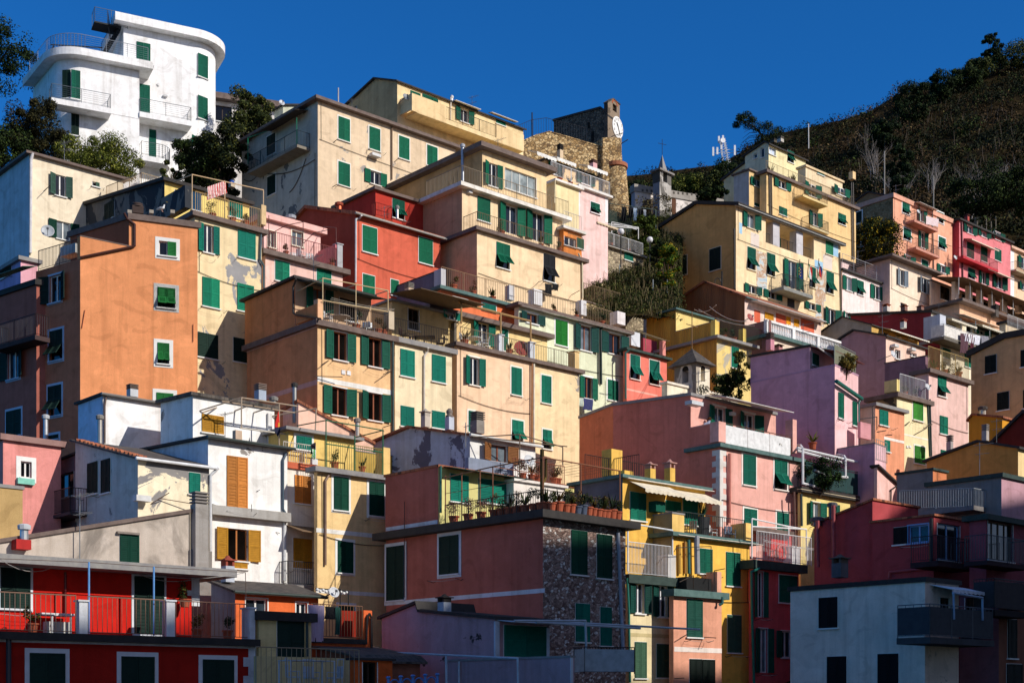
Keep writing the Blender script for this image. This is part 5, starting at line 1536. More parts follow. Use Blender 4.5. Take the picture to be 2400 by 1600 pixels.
h.boxp('floodlight', 'R', 870, 155, 975, 190, .3, .8, flat('d0d4d8', .5)); h.boxp('wall_lamp', 'R', 1240, 255, 1275, 285, 0, .3, flat('e0e0dc', .5))
h.vol((150, 170), on=h.L, off=-.05, par=(58, 26), L=-165, R=2.0, th=.16, ov=.06, roof='grey', wall='d47a68', wallL='d8805c')
h.frame('R', [[(1465, 225, 0), (1465, 430, 0)]], .03, 'a0a4a8', 'awning_post') if 0 else None
SALMON = h

# ================= yellow awning house =================
h = H('yellowawning', 'awning_house', 'golden yellow house with two cream awnings and chimneys on its railed roof', sc='12705a')
h.vol((232, 832), 67, L=-212, R=990, th=.16, ov=.28, roof='teal', wall='f2c05c', wallL='6a6872')
h.win('R', 'c 300 985 441 1260; c 785 1045 916 1300; c 625 1065 762 1180')
h.boxp('air_conditioner', 'R', 540, 1075, 625, 1170, .0, .5, shutter_mat('12604c'))
h.awn('R', 290, 650, 885, 1.1, .5, 'e8dcc4', .2); h.awn('R', 655, 990, 960, 1.1, .5, 'e8dcc4', .2)
h.awn('R', 245, 1035, 858, .3, .02, 'ece4d8', 0, name='eave')
h.redge('R', 232, 870, 1.35, 2.6, col='3a2a26', gap=.14); h.redge('L', -190, 130, 1.35, 2.0, col='3a2a26', gap=.14)
h.boxp('roof_pillar', 'R', 130, 600, 230, 840, -3.2, -2.5, wm('f0c060')); h.boxp('roof_pillar', 'R', 835, 742, 932, 960, -3.2, -2.5, wm('f0c060')); h.boxp('roof_pillar', 'R', 250, 795, 330, 860, -1.6, -1.2, wm('f0c060'))
h.chim('R', 485, 712, 880, .4, -1.4, 'tile', 'e8bc60', 'b88a80'); h.chim('R', 665, 690, 900, .4, -1.4, 'tile', 'e8bc60', 'b88a80')

# ================= main yellow facade =================
T(1400, 1200)
h = H('yellowmain', 'amber_house', 'amber yellow facade with verdigris terrace ledge and one faded grey-green shutter', sc='12604c')
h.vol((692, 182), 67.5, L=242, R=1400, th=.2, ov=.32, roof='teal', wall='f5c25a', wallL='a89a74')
h.win('R', 'c 928 328 1052 570; c 1181 363 1309 683'); h.win('R', 'c 1194 940 1318 1290', sc=GREYG)
h.awn('R', 700, 1480, 203, .34, .02, 'e8e0d0', 0, name='eave')
lL, lz, lR = h.L, h.zt, h.R
h.redge('R', 745, 1360, 1.1, .1, col='3a4240', gap=.16); h.boxp('terrace_pillar', 'R', 1365, 100, 1428, 270, -1.2, -.2, wm('f0c878'))
h.boxp('back_screen', 'R', 1060, 105, 1370, 260, -2.2, -2.0, wm('a88038'))
h.pipe('R', [(838, 255, .15), (842, 560, .15)], .08, '2a6a68'); h.pipe('R', [(912, 220, .35), (918, 560, .35)], .14, 'a8aab0', 'flue'); h.pipe('R', [(805, 270, .1), (808, 560, .1)], .06, 'b08040'); h.pipe('R', [(752, 300, .1), (756, 560, .1)], .1, 'c89840', 'flue')
h.frame('R', [[(705, 360, .9), (725, 325, .7), (1045, 312, .7), (1045, 560, .7)]], .02, '3a4038', 'awning_frame')
T(1400, 900)
h.vol((688, 1172), on=lL, off=-.006, par=(48, 42), L=240, R=.9, th=.08, ov=.03, roof='grey', wall='f0c878', wallL='a89a74', base=lz - .3)
T(1400, 1200)
h = H('lemon', 'lemon_house', 'pale lemon house with cracked plaster, twin open windows and a white railed terrace', sc='12443c')
h.vol((290, 570), 65.5, L=262, R=694, th=.42, ov=.26, roof='green', wall='e8d8ae/0.1/b8a888')
h.win('R', 'o 292 640 480 935; o 500 662 694 968', fc='e8e8ec'); h.win('R', 'c 342 1188 448 1522; c 542 1206 652 1518', sc='3a5a48')
h.band('R', 300, 1105, 694, 34, 'c8b88a', .008)
h.redge('R', 270, 660, 1.55, -.1, col='dcdfe4', gap=.1); h.boxp('terrace_pillar', 'R', 650, 390, 722, 600, -.6, .1, wm('c8c4c0'))
h.frame('R', [[(280, 540, .1), (280, 98, .1), (690, 165, .1), (692, 390, .1)]], .04, 'e4e8ec', 'awning_frame')
h.boxp('tarpaulin', 'R', 300, 222, 668, 540, -2.4, -2.3, cloth('8a94a8'))
h.pipe('R', [(275, 605, .15), (290, 900, .12), (300, 1560, .12)], .06, '2a7a6c')
h.frame('R', [[(700, 980, .1), (778, 970, 1.0)]], .02, '3a3028', 'drying_bracket')
h = H('pinkfront', 'peach_pink_house', 'peach-pink house with white band and verdigris terrace ledge', sc='1c4a40')
h.vol((700, 705), 66, L=660, R=1142, th=.34, ov=.28, roof='teal', wall='e2a287')
h.win('R', 'c 820 793 962 1150'); h.win('R', 'c 845 1345 955 1640; c 962 1350 1075 1640', sc='14201c')
h.band('R', 705, 1232, 1142, 45, 'ece0d8')
h.boxp('storage_box', 'R', 820, 600, 1050, 715, -1.2, -.3, flat('1a1c1e', .5)); h.boxp('terrace_wall', 'R', 1100, 545, 1140, 735, -.8, -.1, wm('e2a890')); h.boxp('slat_screen', 'R', 770, 570, 1085, 690, -1.6, -1.5, corrugated('8a8064'))
h.frame('R', [[(1075, 720, 0), (1075, 535, 0), (1170, 517, .8)], [(755, 640, .2), (882, 580, .1), (882, 700, 0)], [(760, 1155, .3), (820, 1122, .05)], [(980, 1145, .05), (1090, 1152, .9)], [(710, 1525, .1), (795, 1520, .8)]], .022, '3a3028', 'drying_bracket')
h.pipe('R', [(1150, 780, .3), (1148, 835, .3), (1120, 850, .2)], .07, '3a6a68')
h = H('rednarrow', 'narrow_red_house', 'narrow crimson house with white railed terrace, life ring and red shed', sc='0f5a48', trim=(.05, 'e0d4d0'))
h.vol((1428, 440), 70.5, L=1392, R=1850, th=.44, ov=.34, roof='green', wall='dc5f60/0.12/d8ccc8')
h.win('R', 'o 1425 538 1562 968; o 1435 1062 1612 1475; c 1668 573 1832 838; o 1632 1085 1842 1338')
h.pipe('R', [(1490, 515, .4), (1415, 545, .15), (1420, 900, .1), (1440, 1568, .1)], .07, '2a7a6c')
h.redge('R', 1430, 1930, 1.5, -.25, col='e4e4e6', gap=.13)
h.frame('R', [[(1420, 420, .2), (1420, 58, .2), (1755, 130, .2), (1920, 158, .2), (1928, 500, .2)], [(1757, 130, .2), (1760, 470, .2)], [(1420, 130, .2), (1920, 155, .2)]], .04, 'ececec', 'awning_frame')
h.wires('R', [((1520, 250, .6), (1990, 335, .9)), ((1530, 265, .5), (1985, 345, .8))], .05, .012, 'd8d8d8')
h.boxp('shed', 'R', 1600, 185, 1795, 400, -2.8, -1.6, wm('d42a20')); h.boxp('shed', 'R', 1430, 165, 1600, 400, -2.9, -2.5, wm('5a1410')); h.boxp('shed_roof', 'R', 1425, 152, 1810, 190, -3.0, -1.2, roof_mat('brown'))

# ================= white shaded house, dark reds at right =================
T(1800, 1200)
h = H('whiteshade', 'blue_white_house', 'big white house in blue shade with black shutters and damp stains, bottom right', sc='1c1c1e')
h.vol((1442, 592), 56, L=205, R=1752, th=.2, ov=.1, roof='dark', wall='f2dece/0.3/5c5654/0.06', wallL='f2dece/0.1/9a948e/0.12')
h.win('L', 'c 472 775 640 1065; c 548 1320 722 1640; c 1013 1295 1200 1640')
h.chim('L', 660, 385, 600, .5, -.8, 'tile', '6a6468', '6a5a50', .55)
h.awn('R', 1490, 1800, 660, 1.0, .25, 'e0e4ec', .15)
h.bal('R', 1490, 2080, 1160, 1.5, .25, 1.3, col='5a6068', slab='4a4c50', gap=.3, panel='3c4046')
h.frame('R', [[(1705, 735, 1.5), (1710, 980, 1.5)], [(1700, 740, 1.5), (1970, 785, 1.5), (1972, 990, 1.5)]], .05, '9ab0c8', 'awning_frame')
h.win('R', 'x 1580 780 1680 960', fc='8aa0b8')
h = H('darkred', 'dark_red_house', 'dark carmine house in shade with pale framed windows and pipes, right side', sc='181a1c')
h.vol((1522, 15), 64, L=960, R=1880, th=.1, ov=.12, roof='tile', wall='a8484c', wallL='a8484c')
lL, lR = h.L, h.R
h.win('L', 'g 1290 108 1474 288', trim=(.07, '8aa8d0'), fc='8ab0e0'); h.win('L', 'c 1157 130 1282 300')
h.win('R', 'g 1555 95 1762 455', fc='8ab0dc')
h.bal('R', 1560, 1930, 465, 1.4, .25, 1.15, col='2a2024', slab='3a2c30')
h.pipe('L', [(1500, 60, .1), (1498, 460, .1)], .09, '2a2428'); h.pipe('L', [(600, -60, .12), (605, 500, .12)], .1, 'a04448'); h.pipe('L', [(455, 80, .12), (460, 500, .12)], .1, 'a04448')
h.pipe('L', [(1110, 600, .1), (1115, 550, .1), (1750, 485, .1)], .06, 'b05054', 'wall_conduit')
h.vol((960, -125), on=lL, off=-.4, par=(48, 42), L=[(425, 95)], R=1380, top='L', th=.1, ov=.1, roof='tile', wall='b04c50', wallL='a8484c')
h.chim('L', 455, 45, 120, .5, .1, 'pipe', '5a565c', '6a6468'); h.chim('L', 590, -90, 60, .34, .1, 'pipe', '4a4a50', '5a5a60')
h = H('darkend', 'maroon_balcony_house', 'dark maroon house with a deep shaded balcony under a green eave, right edge')
h.vol((2005, 20), 62.5, L=1850, R=2560, th=.25, ov=.25, roof='green', wall='8a4450', wallL='a0505a')
h.win('R', 'x 2020 75 2250 460')
h.bal('R', 2010, 2400, 465, 1.1, .2, 1.15, col='3a4448', slab='3a2c30')
h = H('brownend', 'brown_house', 'dark brown house with balcony in deep shade, bottom right corner')
h.vol((2120, 690), 59, L=1760, R=2560, th=.2, ov=.15, roof='dark', wall='8a5a48', wallL='7a5660')
h.win('L', 'x 1810 780 1900 980'); h.win('R', 'c 2200 980 2280 1340; c 2190 1390 2330 1620', sc='1c2422')
h.bal('R', 2085, 2400, 905, 1.0, .25, 1.3, col='2a2426', slab='2f2a2c', panel='3a3436')

# ================= greys and golds above =================
T(1800, 900)
h = H('greyshade', 'grey_house', 'slate grey shaded side wall with a faint white balcony rail', sc='12604c')
h.vol((2145, 815), 69.5, L=1470, R=2560, th=.22, ov=.15, roof='green', wall='bf95a0', wallL='84807e')
lL = h.L
h.rail([lL.hit(1210, 1150, 1.2), lL.hit(1890, 1135, 1.2), lL.hit(1890, 1135, 1.2) + h.R.d * 2.5], 1.0, '9aa0a4', gap=.14)
h.boxp('balcony_slab', 'L', 1210, 1150, 1890, 1190, .0, 1.25, wm('84807e'))
h.vol((1515, 768), on=lL, off=-.3, par=(48, 42), L=[(1185, 800)], R=1640, th=.12, ov=.1, roof='green', wall='d8865c', wallL='84807e')
h.win('R', 'x 2330 1080 2400 1250') if 0 else None
h = H('gold', 'gold_gable_house', 'golden ochre gable end with a dark roof line and square chimneys')
h.vol((2298, 568), 76, L=[(1460, 690), (1935, 512)], R=2560, top='L', th=.14, ov=.2, roof='dark', wall='ecd09a', wallL='d0924a')
h.chim('L', 1997, 370, 520, .3, -2.2, 'slab', 'b0a8a0', '8a8480')
h = H('gold2', 'ochre_roof_house', 'small ochre house with brown tiles tucked below the tan house')
h.vol((2152, 292), 83, L=[(1845, 310), (1880, 268)], R=2420, top='L', th=.12, ov=.15, roof='tile', wall='d8982e', wallL='d09030')
h.chim('L', 1972, 205, 290, .4, -1.5, 'pipe', 'd8c8b0', '4a4440')
h = H('brownroof', 'red_brown_house', 'red-brown house side with steep dark roof edge at the right')
h.vol((2600, 330), 79, L=[(2050, 530), (2352, 235)], R=2700, top='L', th=.2, ov=.2, roof='dark', wall='7a2c22')
# ================= white modern house with rounded corner =================
T(0, 0)
h = House('modern_house', 'tall white modern villa with rounded corners, roof terrace and curved cornices', 'villa')
h.sc = '0f5a48'
dR, dL, nR, nL = dirs(64, 26)
O = at(1280, 700, 106)
h.root = empty(h.name, Vector((O.x, O.y + 5, terrain_z(O.x, O.y))), h.label, h.cat); h.o = h.root.location.copy()
FM = Face(O, dR, nR); FLf = Face(O + nR * 1.2, dR, nR)
h.R, h.L = FM, FLf
def plan(f, a0, a1, r, depth, grow=0.0, left=False, n=14):
    pts = []
    if left:      # straight from a1 to a0, round corner, then straight back along the left side
        pts.append((a1 + grow, -depth)); pts.append((a1 + grow, grow))
        q = (0, 0)
        for i in range(n + 1):
            t = math.radians(80) * i / n
            q = (a0 - (r + grow) * math.sin(t), -r + (r + grow) * math.cos(t)); pts.append(q)
        pts.append((q[0] - .17 * depth, q[1] - .98 * depth))
    else:
        pts.append((a0 - grow, -depth)); pts.append((a0 - grow, grow))
        for i in range(n + 1):
            t = math.pi / 2 * i / n
            pts.append((a1 + (r + grow) * math.sin(t), -r + (r + grow) * math.cos(t)))
        pts.append((a1 + r + grow, -depth))
    return pts
def slab(f, pl, z0, z1, name, mat):
    mb = MB(); mb.prism([f.pt(a, z0, o) for a, o in pl], Z * (z1 - z0)); return mb.build(name, mat, h.root, h.o)
WH = wm('f4f4f4/0.0'); zb = terrain_z(O.x, O.y) - 1
zc = FM.Zv(1280, 268); a0 = FM.S(1135); a1 = FM.S(1790)
slab(FM, plan(FM, a0, a1, 2.1, 7), zb, zc, 'wall', WH)
slab(FM, plan(FM, a0, a1, 2.1, 7.3, .75), zc + .001, zc + .62, 'cornice', WH)
z2 = FM.Zv(1280, 172)
slab(FM, plan(FM, a0 + .9, a1, 2.1, 7, .12), zc + .62, z2, 'parapet', WH); slab(FM, plan(FM, a0 + .85, a1, 2.1, 7, .17), z2 + .001, z2 + .06, 'coping', flat('6a645e', .7))
zl = FLf.Zv(1000, 598); b0 = FLf.S(770); b1 = FLf.S(1280)
slab(FLf, plan(FLf, b0, b1, 2.0, 5.2, 0, True), zb, zl, 'wall', WH)
slab(FLf, plan(FLf, b0, b1 + .1, 2.0, 5.2, .8, True), zl + .001, zl + .55, 'cornice', WH)
# doors and windows
h.win('R', 'c 1255 383 1381 610; c 1283 772 1377 1052'); h.win('R', 'g 1283 1190 1345 1450', fc='b8c0c8'); h.win('R', 'c 1370 1188 1434 1456')
h.win('L', 'c 655 640 737 918'); h.win('L', 'c 655 1035 726 1250', sc=DKG)
def tang(f, a1, r, deg, sgn=1):
    t = math.radians(deg); p = f.pt(a1 + sgn * r * math.sin(t), f.O.z, -r + r * math.cos(t))
    d = f.d * math.cos(t) - f.n * math.sin(t) * sgn; n = f.n * math.cos(t) + f.d * math.sin(t) * sgn
    return Face(p, d, n)
TF = tang(FM, a1, 2.1, 22)
h.win(TF, 'c 1818 487 1908 732; c 1818 873 1906 1112')
h.win(TF, 'o 1752 1238 1900 1375', fc='e8e8e8')
TL = tang(FLf, b0, 2.0, 35, -1)
h.win(TL, 'c 575 642 650 905', sc=DKG)
# balconies
h.bal('R', 1283, 1762, 1068, 1.35, .4, 1.05, slab='f0f0f0', col='6a7078', gap=0)
o = h.bal('L', 470, 1022, 945, 1.3, .4, 1.05, slab='f0f0f0', col='6a7078', gap=0)
zz = FM.Zv(1380, 1440, 1.2)
mb = MB(); ar = [(FM.S(1270), 0), (FM.S(1270), 1.3)] + [(FM.S(1430) + 1.0 * math.sin(t), .3 + 1.0 * math.cos(t)) for t in [i * math.pi / 12 for i in range(7)]] + [(FM.S(1430) + 1.0, 0)]
mb.prism([FM.pt(a, zz - .4, q) for a, q in ar], Z * .4); ob = mb.build('balcony', wm('f0f0f0'), h.root, h.o)
h.rail([FM.pt(a, zz, q) for a, q in ar], 1.05, '6a7078', gap=0, posts=.9, parent=ob)
# roof terrace railing, frame, outside stair
pl = plan(FLf, b0, b1, 2.0, 4.2, .55, True)[1:]
h.rail([FLf.pt(a, zl + .55, q) for a, q in pl], 1.1, '8a9098', gap=0, posts=1.5)
mb = MB()
def P3(x, y, f=FLf, o=0): return f.hit(x, y, o)
for ln in ([(345, 580, -4), (500, 592, -2)], [(375, 745, -5), (378, 595, -5), (492, 425, -5), (492, 585, -5)], [(465, 412, -5), (940, 440, -3)]):
    mb.tube([P3(x, y, FLf, q) for x, y, q in ln], .05, 6)
mb.build('terrace_frame', flat('4a5058', .4, .4), h.root, h.o)
mb = MB()
sA, sB = P3(925, 545, FM, -2.0), P3(1085, 285, FM, -.6)
for q in (-.45, .45):
    mb.tube([sA + nR * q, sB + nR * q], .07, 6)
for i in range(15):
    p = sA.lerp(sB, i / 14); mb.box(p, dR * .16, nR * .45, Z * .025)
top = sB; 
mb.box(top - dR * .9, dR * 1.0, nR * .7, Z * .05)
mb.build('outside_stair', flat('14181c', .5, .3), h.root, h.o)
pp = [top - dR * 1.85 + nR * .65, top + dR * .3 + nR * .65]
h.rail([top - dR * 1.85 - nR * .65, top - dR * 1.85 + nR * .65, top + dR * .6 + nR * .65], 1.15, '6a747c', gap=0, posts=1.0)
h.rail([sA + nR * .45, sA.lerp(sB, .5) + nR * .45, top - dR * .9 + nR * .65], 1.1, '3a4048', gap=0, posts=1.2)
h.boxp('wall_lamp', 'R', 1502, 870, 1540, 886, 0, .2, flat('c8c8c8', .4))
mb = MB(); mb.lathe(FM.hit(1455, 780, .0), [(.12, 0), (.12, .08), (.05, .09)], 10, nR); mb.build('vent_cap', flat('d8d8d8', .5), h.root, h.o)
mb = MB(); FLf.fbox(mb, FLf.S(760), FLf.S(1278), FLf.Zv(1000, 1035) - .06, FLf.Zv(1000, 1035) + .02, 0, .03); mb.build('string_course', WH, h.root, h.o)
HOUSES['modern'] = h

h = H('behind', 'eaved_house', 'low house with a wide brown roof edge half hidden by trees behind the villa')
h.vol((1890, 860), 118, L=1600, R=2520, aR=70, aL=20, th=.5, ov=.7, roof='brown', wall='d8d4d0')
h.win('R', 'x 1960 960 2130 1130')
h = H('behind2', 'roof_house', 'small dark roofed house top with a dish left of the beige house')
T(500, 150)
h.vol((640, 372), 112, L=560, R=[(800, 372)], top='R', th=.12, ov=.2, roof='dark', wall='c8ccb8')
h.dish('R', 630, 355, 28, .3)

# ================= castle with the clock =================
T(1000, 200)
ST1 = rubble('ac8a58', 'd0b484', '6a5236', 3.2, '6e5a40', 'castle')
ST2 = rubble('5c564c', '6e675a', '3c3832', 3.6, '38342e', 'hall')  # darker stone for the hall, its shade put into the colour
h = H('castle', 'stone_castle', 'ruined rubble stone castle with a bell gable and a big white clock', 'castle')
h.vol((885, 505), 127, L=860, R=[(1000, 455), (1125, 420), (1300, 470), (1610, 562), (1625, 560)], top='R', aR=62, aL=28, th=.1, ov=.05, roof=ST1, wall=ST1)
baseR = h.R
h.vol((1618, 470), on=baseR, off=.5, par=(62, 28), L=2.5, R=[(1778, 472), (1800, 700), (1850, 1000)], top='R', th=.1, ov=.0, roof=None, wall=ST1)
h.vol((1662, 262), 133.5, L=[(1168, 312), (1600, 196)], R=1792, top='L', aR=34, aL=58, th=.2, ov=.1, roof='dark', wall=ST2, wallR=plaster('8a7a68', .2, '6a5e50'))
CR_ = h.R
h.boxp('wall_slit', 'L', 1478, 340, 1500, 395, 0, .02, flat('15130f', .9)); h.boxp('wall_slit', 'L', 1512, 425, 1538, 520, 0, .02, flat('15130f', .9))
h.vol((1664, 150), on=CR_, off=.05, par=(34, 58), L=1629, R=[(1714, 118), (1774, 172)], top='R', th=.1, ov=.06, roof=ST2, wall=plaster('8a7a68', .2, '6a5e50'), wallL=plaster('5a5048', .2, '4a4440'))  # wallL: darkened copy of the tower plaster, standing for its shaded side
f = h.R
# arched bell opening
a0, a1, z0, z1 = f.S(1709), f.S(1746), f.Zv(1728, 242), f.Zv(1728, 178)
f.holes.append((a0, a1, z0, z1, .8))
mb = MB(); m = (a0 + a1) / 2; r = (a1 - a0) / 2
for i in range(9):
    t0, t1 = math.pi * i / 9, math.pi * (i + 1) / 9
    q = [f.pt(m + math.cos(t) * rr, z1 + math.sin(t) * rr * .8, .03) for t, rr in ((t0, r), (t0, r * 1.5), (t1, r * 1.5), (t1, r))]
    mb.quad(q)
mb.build('arch_bricks', flat('a85a3c', .9), h.root, h.o)
mb = MB(); mb.lathe(f.pt(m, z0 + .25, -.35), [(.3, 0), (.26, .12), (.16, .4), (.05, .5)], 10); mb.build('bell', flat('4a3c28', .4, .7), h.root, h.o)
f2 = CR_
c = f2.hit(1757, 388, .12); rad = .052 * 0 + (f2.Zv(1757, 295, .12) - f2.Zv(1757, 482, .12)) / 2
mb = MB(); mb.lathe(c - f2.n * .06, [(rad * 1.04, 0), (rad * 1.04, .06), (rad, .08), (rad * .5, .082), (.01, .083)], 28, f2.n)
clk = mb.build('clock_face', flat('ecebe6', .5, var=.08), h.root, h.o)
mb = MB()
try:
    for k in range(12):
        t = math.pi / 2 - 2 * math.pi * (k + 1) / 12
        cu = bpy.data.curves.new('numeral', 'FONT'); cu.body = str(k + 1); cu.size = rad * .33; cu.align_x = 'CENTER'; cu.align_y = 'CENTER'
        ob = bpy.data.objects.new('numeral', cu); COL.objects.link(ob)
        me = ob.to_mesh()
        p0 = c + (f2.d * math.cos(t) + Z * math.sin(t)) * rad * .78 + f2.n * .035
        off = len(mb.v)
        mb.v += [p0 + f2.d * v.co.x + Z * v.co.y for v in me.vertices]
        for pl_ in me.polygons: mb.f.append([off + i for i in pl_.vertices]); mb.m.append(0)
        ob.to_mesh_clear(); bpy.data.objects.remove(ob); bpy.data.curves.remove(cu)
except Exception as ex:
    print('numerals', ex)
mb.build('clock_numerals', flat('1a1a1a', .6), clk, h.o)
mb = MB()
for ang, L, w in ((-62, .82, .035), (128, .5, .05), (-62, -.2, .035)):
    t = math.radians(ang); u = f2.d * math.cos(t) + Z * math.sin(t)
    mb.box(c + u * rad * L / 2 + f2.n * .06, u * abs(rad * L / 2), u.cross(f2.n) * w, f2.n * .012)
mb.build('clock_hands', flat('141414', .5), clk, h.o)
h.frame('R', [[(1705, 490, .1), (1790, 450, .8)], [(1720, 455, .8), (1880, 415, 1.0)]], .05, '3a3634', 'iron_bracket') if 0 else None
mb = MB(); mb.tube([f2.hit(1712, 465, .1), f2.hit(1712, 465, 1.2), f2.hit(1800, 440, 1.2)], .04, 6); mb.tube([f2.hit(1790, 535, 0), f2.hit(1850, 498, .9)], .04, 6); mb.build('iron_bracket', flat('33302e', .6), h.root, h.o)
mb = MB(); cb = baseR.hit(1735, 700, .0); mb.lathe(Vector((cb.x, cb.y, cb.z - 12)), [(1.6, 0), (1.3, 8), (1.05, 11.2)], 20); mb.build('bastion', ST1, h.root, h.o, smooth=True)
mb = MB(); mb.lathe(Vector((cb.x, cb.y, cb.z - .8)), [(1.0, 0), (1.18, .1), (1.18, .45), (1.0, .5)], 20); mb.build('bastion_rim', flat('a86a4c', .9), h.root, h.o)
h.rail([baseR.pt(baseR.S(890), baseR.Zv(890, 492) - .2, -1.5), baseR.pt(baseR.S(1030), baseR.Zv(1030, 440) - .1, -1.5), baseR.pt(baseR.S(1170), baseR.Zv(1170, 430), -1.5), baseR.pt(baseR.S(1520), baseR.Zv(1520, 540), -1.0)], 1.9, '2c3038', gap=.25, posts=3)
h.pipe('R', [(968, 255, -2), (968, 450, -2)], .07, '2c3038', 'lamp_pole') if 0 else None
mb = MB(); mb.tube([baseR.hit(968, 252, -2), baseR.hit(970, 470, -2)], .06, 6); mb.build('pole', flat('2c3038', .5), h.root, h.o)

# ================= chapel wall and bell tower =================
T(1500, 250)
h = H('chapel', 'whitewashed_chapel', 'long whitewashed wall with arches and a small grey spired bell tower', 'chapel')
h.vol((-48, 712), 142, L=-80, R=1002, aR=66, aL=24, th=.75, ov=.12, roof='a8a29a', wall='ece4de/0.2/b0a8a0', wallL='b0b0b8')
f = h.R
def arch(x0, x1, ytop, ybot, mat='4a4038', name='arch_recess', grille=False):
    a0, a1 = f.S(x0), f.S(x1); m = (a0 + a1) / 2; r = (a1 - a0) / 2
    zt, zb = f.Zv((x0 + x1) / 2, ytop), f.Zv((x0 + x1) / 2, ybot)
    mb = MB(); pts = [f.pt(a1, zb, .02), f.pt(a1, zt - r, .02)] + [f.pt(m + r * math.cos(t), zt - r + r * math.sin(t), .02) for t in [math.pi * i / 10 for i in range(1, 10)]] + [f.pt(a0, zt - r, .02), f.pt(a0, zb, .02)]
    mb.prism(pts, f.n * -.3); o = mb.build(name, plaster(mat), h.root, h.o)
    g = MB()
    k = a0 + .2
    while k < a1 - .1 and grille: g.tube([f.pt(k, zb, .1), f.pt(k, zt - r * .5, .1)], .02, 4); k += .28
    g.build('grille', flat('8a8880', .6), o, h.o)
arch(20, 176, 850, 1060, '5a5048', grille=True); arch(292, 330, 838, 1000, '6a4a38')
mb = MB()
for i in range(24): 
    x = 10 + i * 41
    if not 130 < x < 290: f.fbox(mb, f.S(x), f.S(x) + .22, f.Zv(x, 760 + i * 3.2) - .25, f.Zv(x, 760 + i * 3.2), 0, .13)
mb.build('corbels', wm('5a5650'), h.root, h.o)
h.vol((181, 568), 140, L=120, R=287, aR=44, aL=46, th=.2, ov=.25, roof='8a8682', wall='b4b0aa/0.4/7a7670', wallL='9a9aa0')
f = h.R; f.holes.append((f.S(212), f.S(250), f.Zv(230, 695), f.Zv(230, 612), .9))
mb = MB(); m = (f.S(212) + f.S(250)) / 2; r = (f.S(250) - f.S(212)) / 2
mb.prism([f.pt(m + r * math.cos(math.pi * i / 10), f.Zv(230, 612) + r * math.sin(math.pi * i / 10) - .02, .015) for i in range(11)], f.n * -.2); mb.build('arch_top', plaster('2a2622'), h.root, h.o)
g = h.L; mb = MB(); g.fbox(mb, g.S(150) - .5, g.S(150) + .5, g.Zv(150, 700), g.Zv(150, 600), 0, .02); mb.build('arch_recess', plaster('5a5650'), h.root, h.o)
c = h.R.O + h.R.d * (h.lenR / 2) + h.L.d * (h.lenL / 2)
hz = at(208, 442, c.y).z
mb = MB(); w = min(h.lenR, h.lenL) * .46
b = [c + h.R.d * s1 * w + h.L.d * s2 * w for s1, s2 in ((-1, -1), (1, -1), (1, 1), (-1, 1))]
for i in range(4):
    p, q = b[i], b[(i + 1) % 4]; mb.quad([Vector((p.x, p.y, h.zt)), Vector((q.x, q.y, h.zt)), Vector((c.x, c.y, hz))])
mb.build('spire', wm('8f8c8a'), h.root, h.o)
mb = MB(); t = Vector((c.x, c.y, hz)); mb.tube([t, t + Z * 1.6], .03, 5); mb.tube([t + Z * 1.1 - dR * .5, t + Z * 1.1 + dR * .5], .025, 5); mb.build('weather_vane', flat('2a3038', .5), h.root, h.o)

# ================= small belfry among the roofs =================
T(1500, 600)
h = H('belfry', 'small_belfry', 'little weathered white belfry with arched openings, slate pyramid roof and iron cross', 'belfry')
h.vol((516, 968), 88, L=316, R=640, th=.02, ov=.0, roof=None, wall='ece2cc/0.25/c0b4a4', wallL='c0b4b0/0.4/8a7e78')
for fc, x0, x1, yt, yb in ((h.L, 388, 446, 1045, 1165), (h.R, 558, 598, 1035, 1150)):
    a0, a1 = sorted((fc.S(x0), fc.S(x1))); zt, zb = fc.Zv((x0 + x1) / 2, yt), fc.Zv((x0 + x1) / 2, yb)
    fc.holes.append((a0, a1, zb, zt, .7))
    m, r = (a0 + a1) / 2, (a1 - a0) / 2; mb = MB()
    mb.prism([fc.pt(m + r * math.cos(math.pi * i / 10), zt + r * math.sin(math.pi * i / 10) - .02, .01) for i in range(11)], fc.n * -.2); mb.build('arch_top', plaster('241e1a'), h.root, h.o)
c = h.R.O + h.R.d * (h.lenR / 2) + h.L.d * (h.lenL / 2); hz = at(475, 850, c.y).z
mb = MB(); wr, wl = h.lenR * .5 + .35, h.lenL * .5 + .35
b = [c + h.R.d * s1 * wr + h.L.d * s2 * wl for s1, s2 in ((-1, -1), (1, -1), (1, 1), (-1, 1))]
for i in range(4):
    p, q = b[i], b[(i + 1) % 4]; mb.quad([Vector((p.x, p.y, h.zt - .1)), Vector((q.x, q.y, h.zt - .1)), Vector((c.x, c.y, hz))])
mb.quad([Vector((p.x, p.y, h.zt - .1)) for p in b])
mb.build('roof', roof_mat('slate'), h.root, h.o)
mb = MB(); t = Vector((c.x, c.y, hz - .1)); mb.tube([t, t + Z * 2.5], .03, 5); mb.tube([t + Z * 1.6 - h.R.d * .55, t + Z * 1.6 + h.R.d * .55], .03, 5); mb.build('cross', flat('8a6a4a', .6), h.root, h.o)
h.vol((250, 1150), 87, L=200, R=900, th=.15, ov=.1, roof='e8e0d0', wall='f0e8d0')

for k, hh in HOUSES.items():
    hh.done()

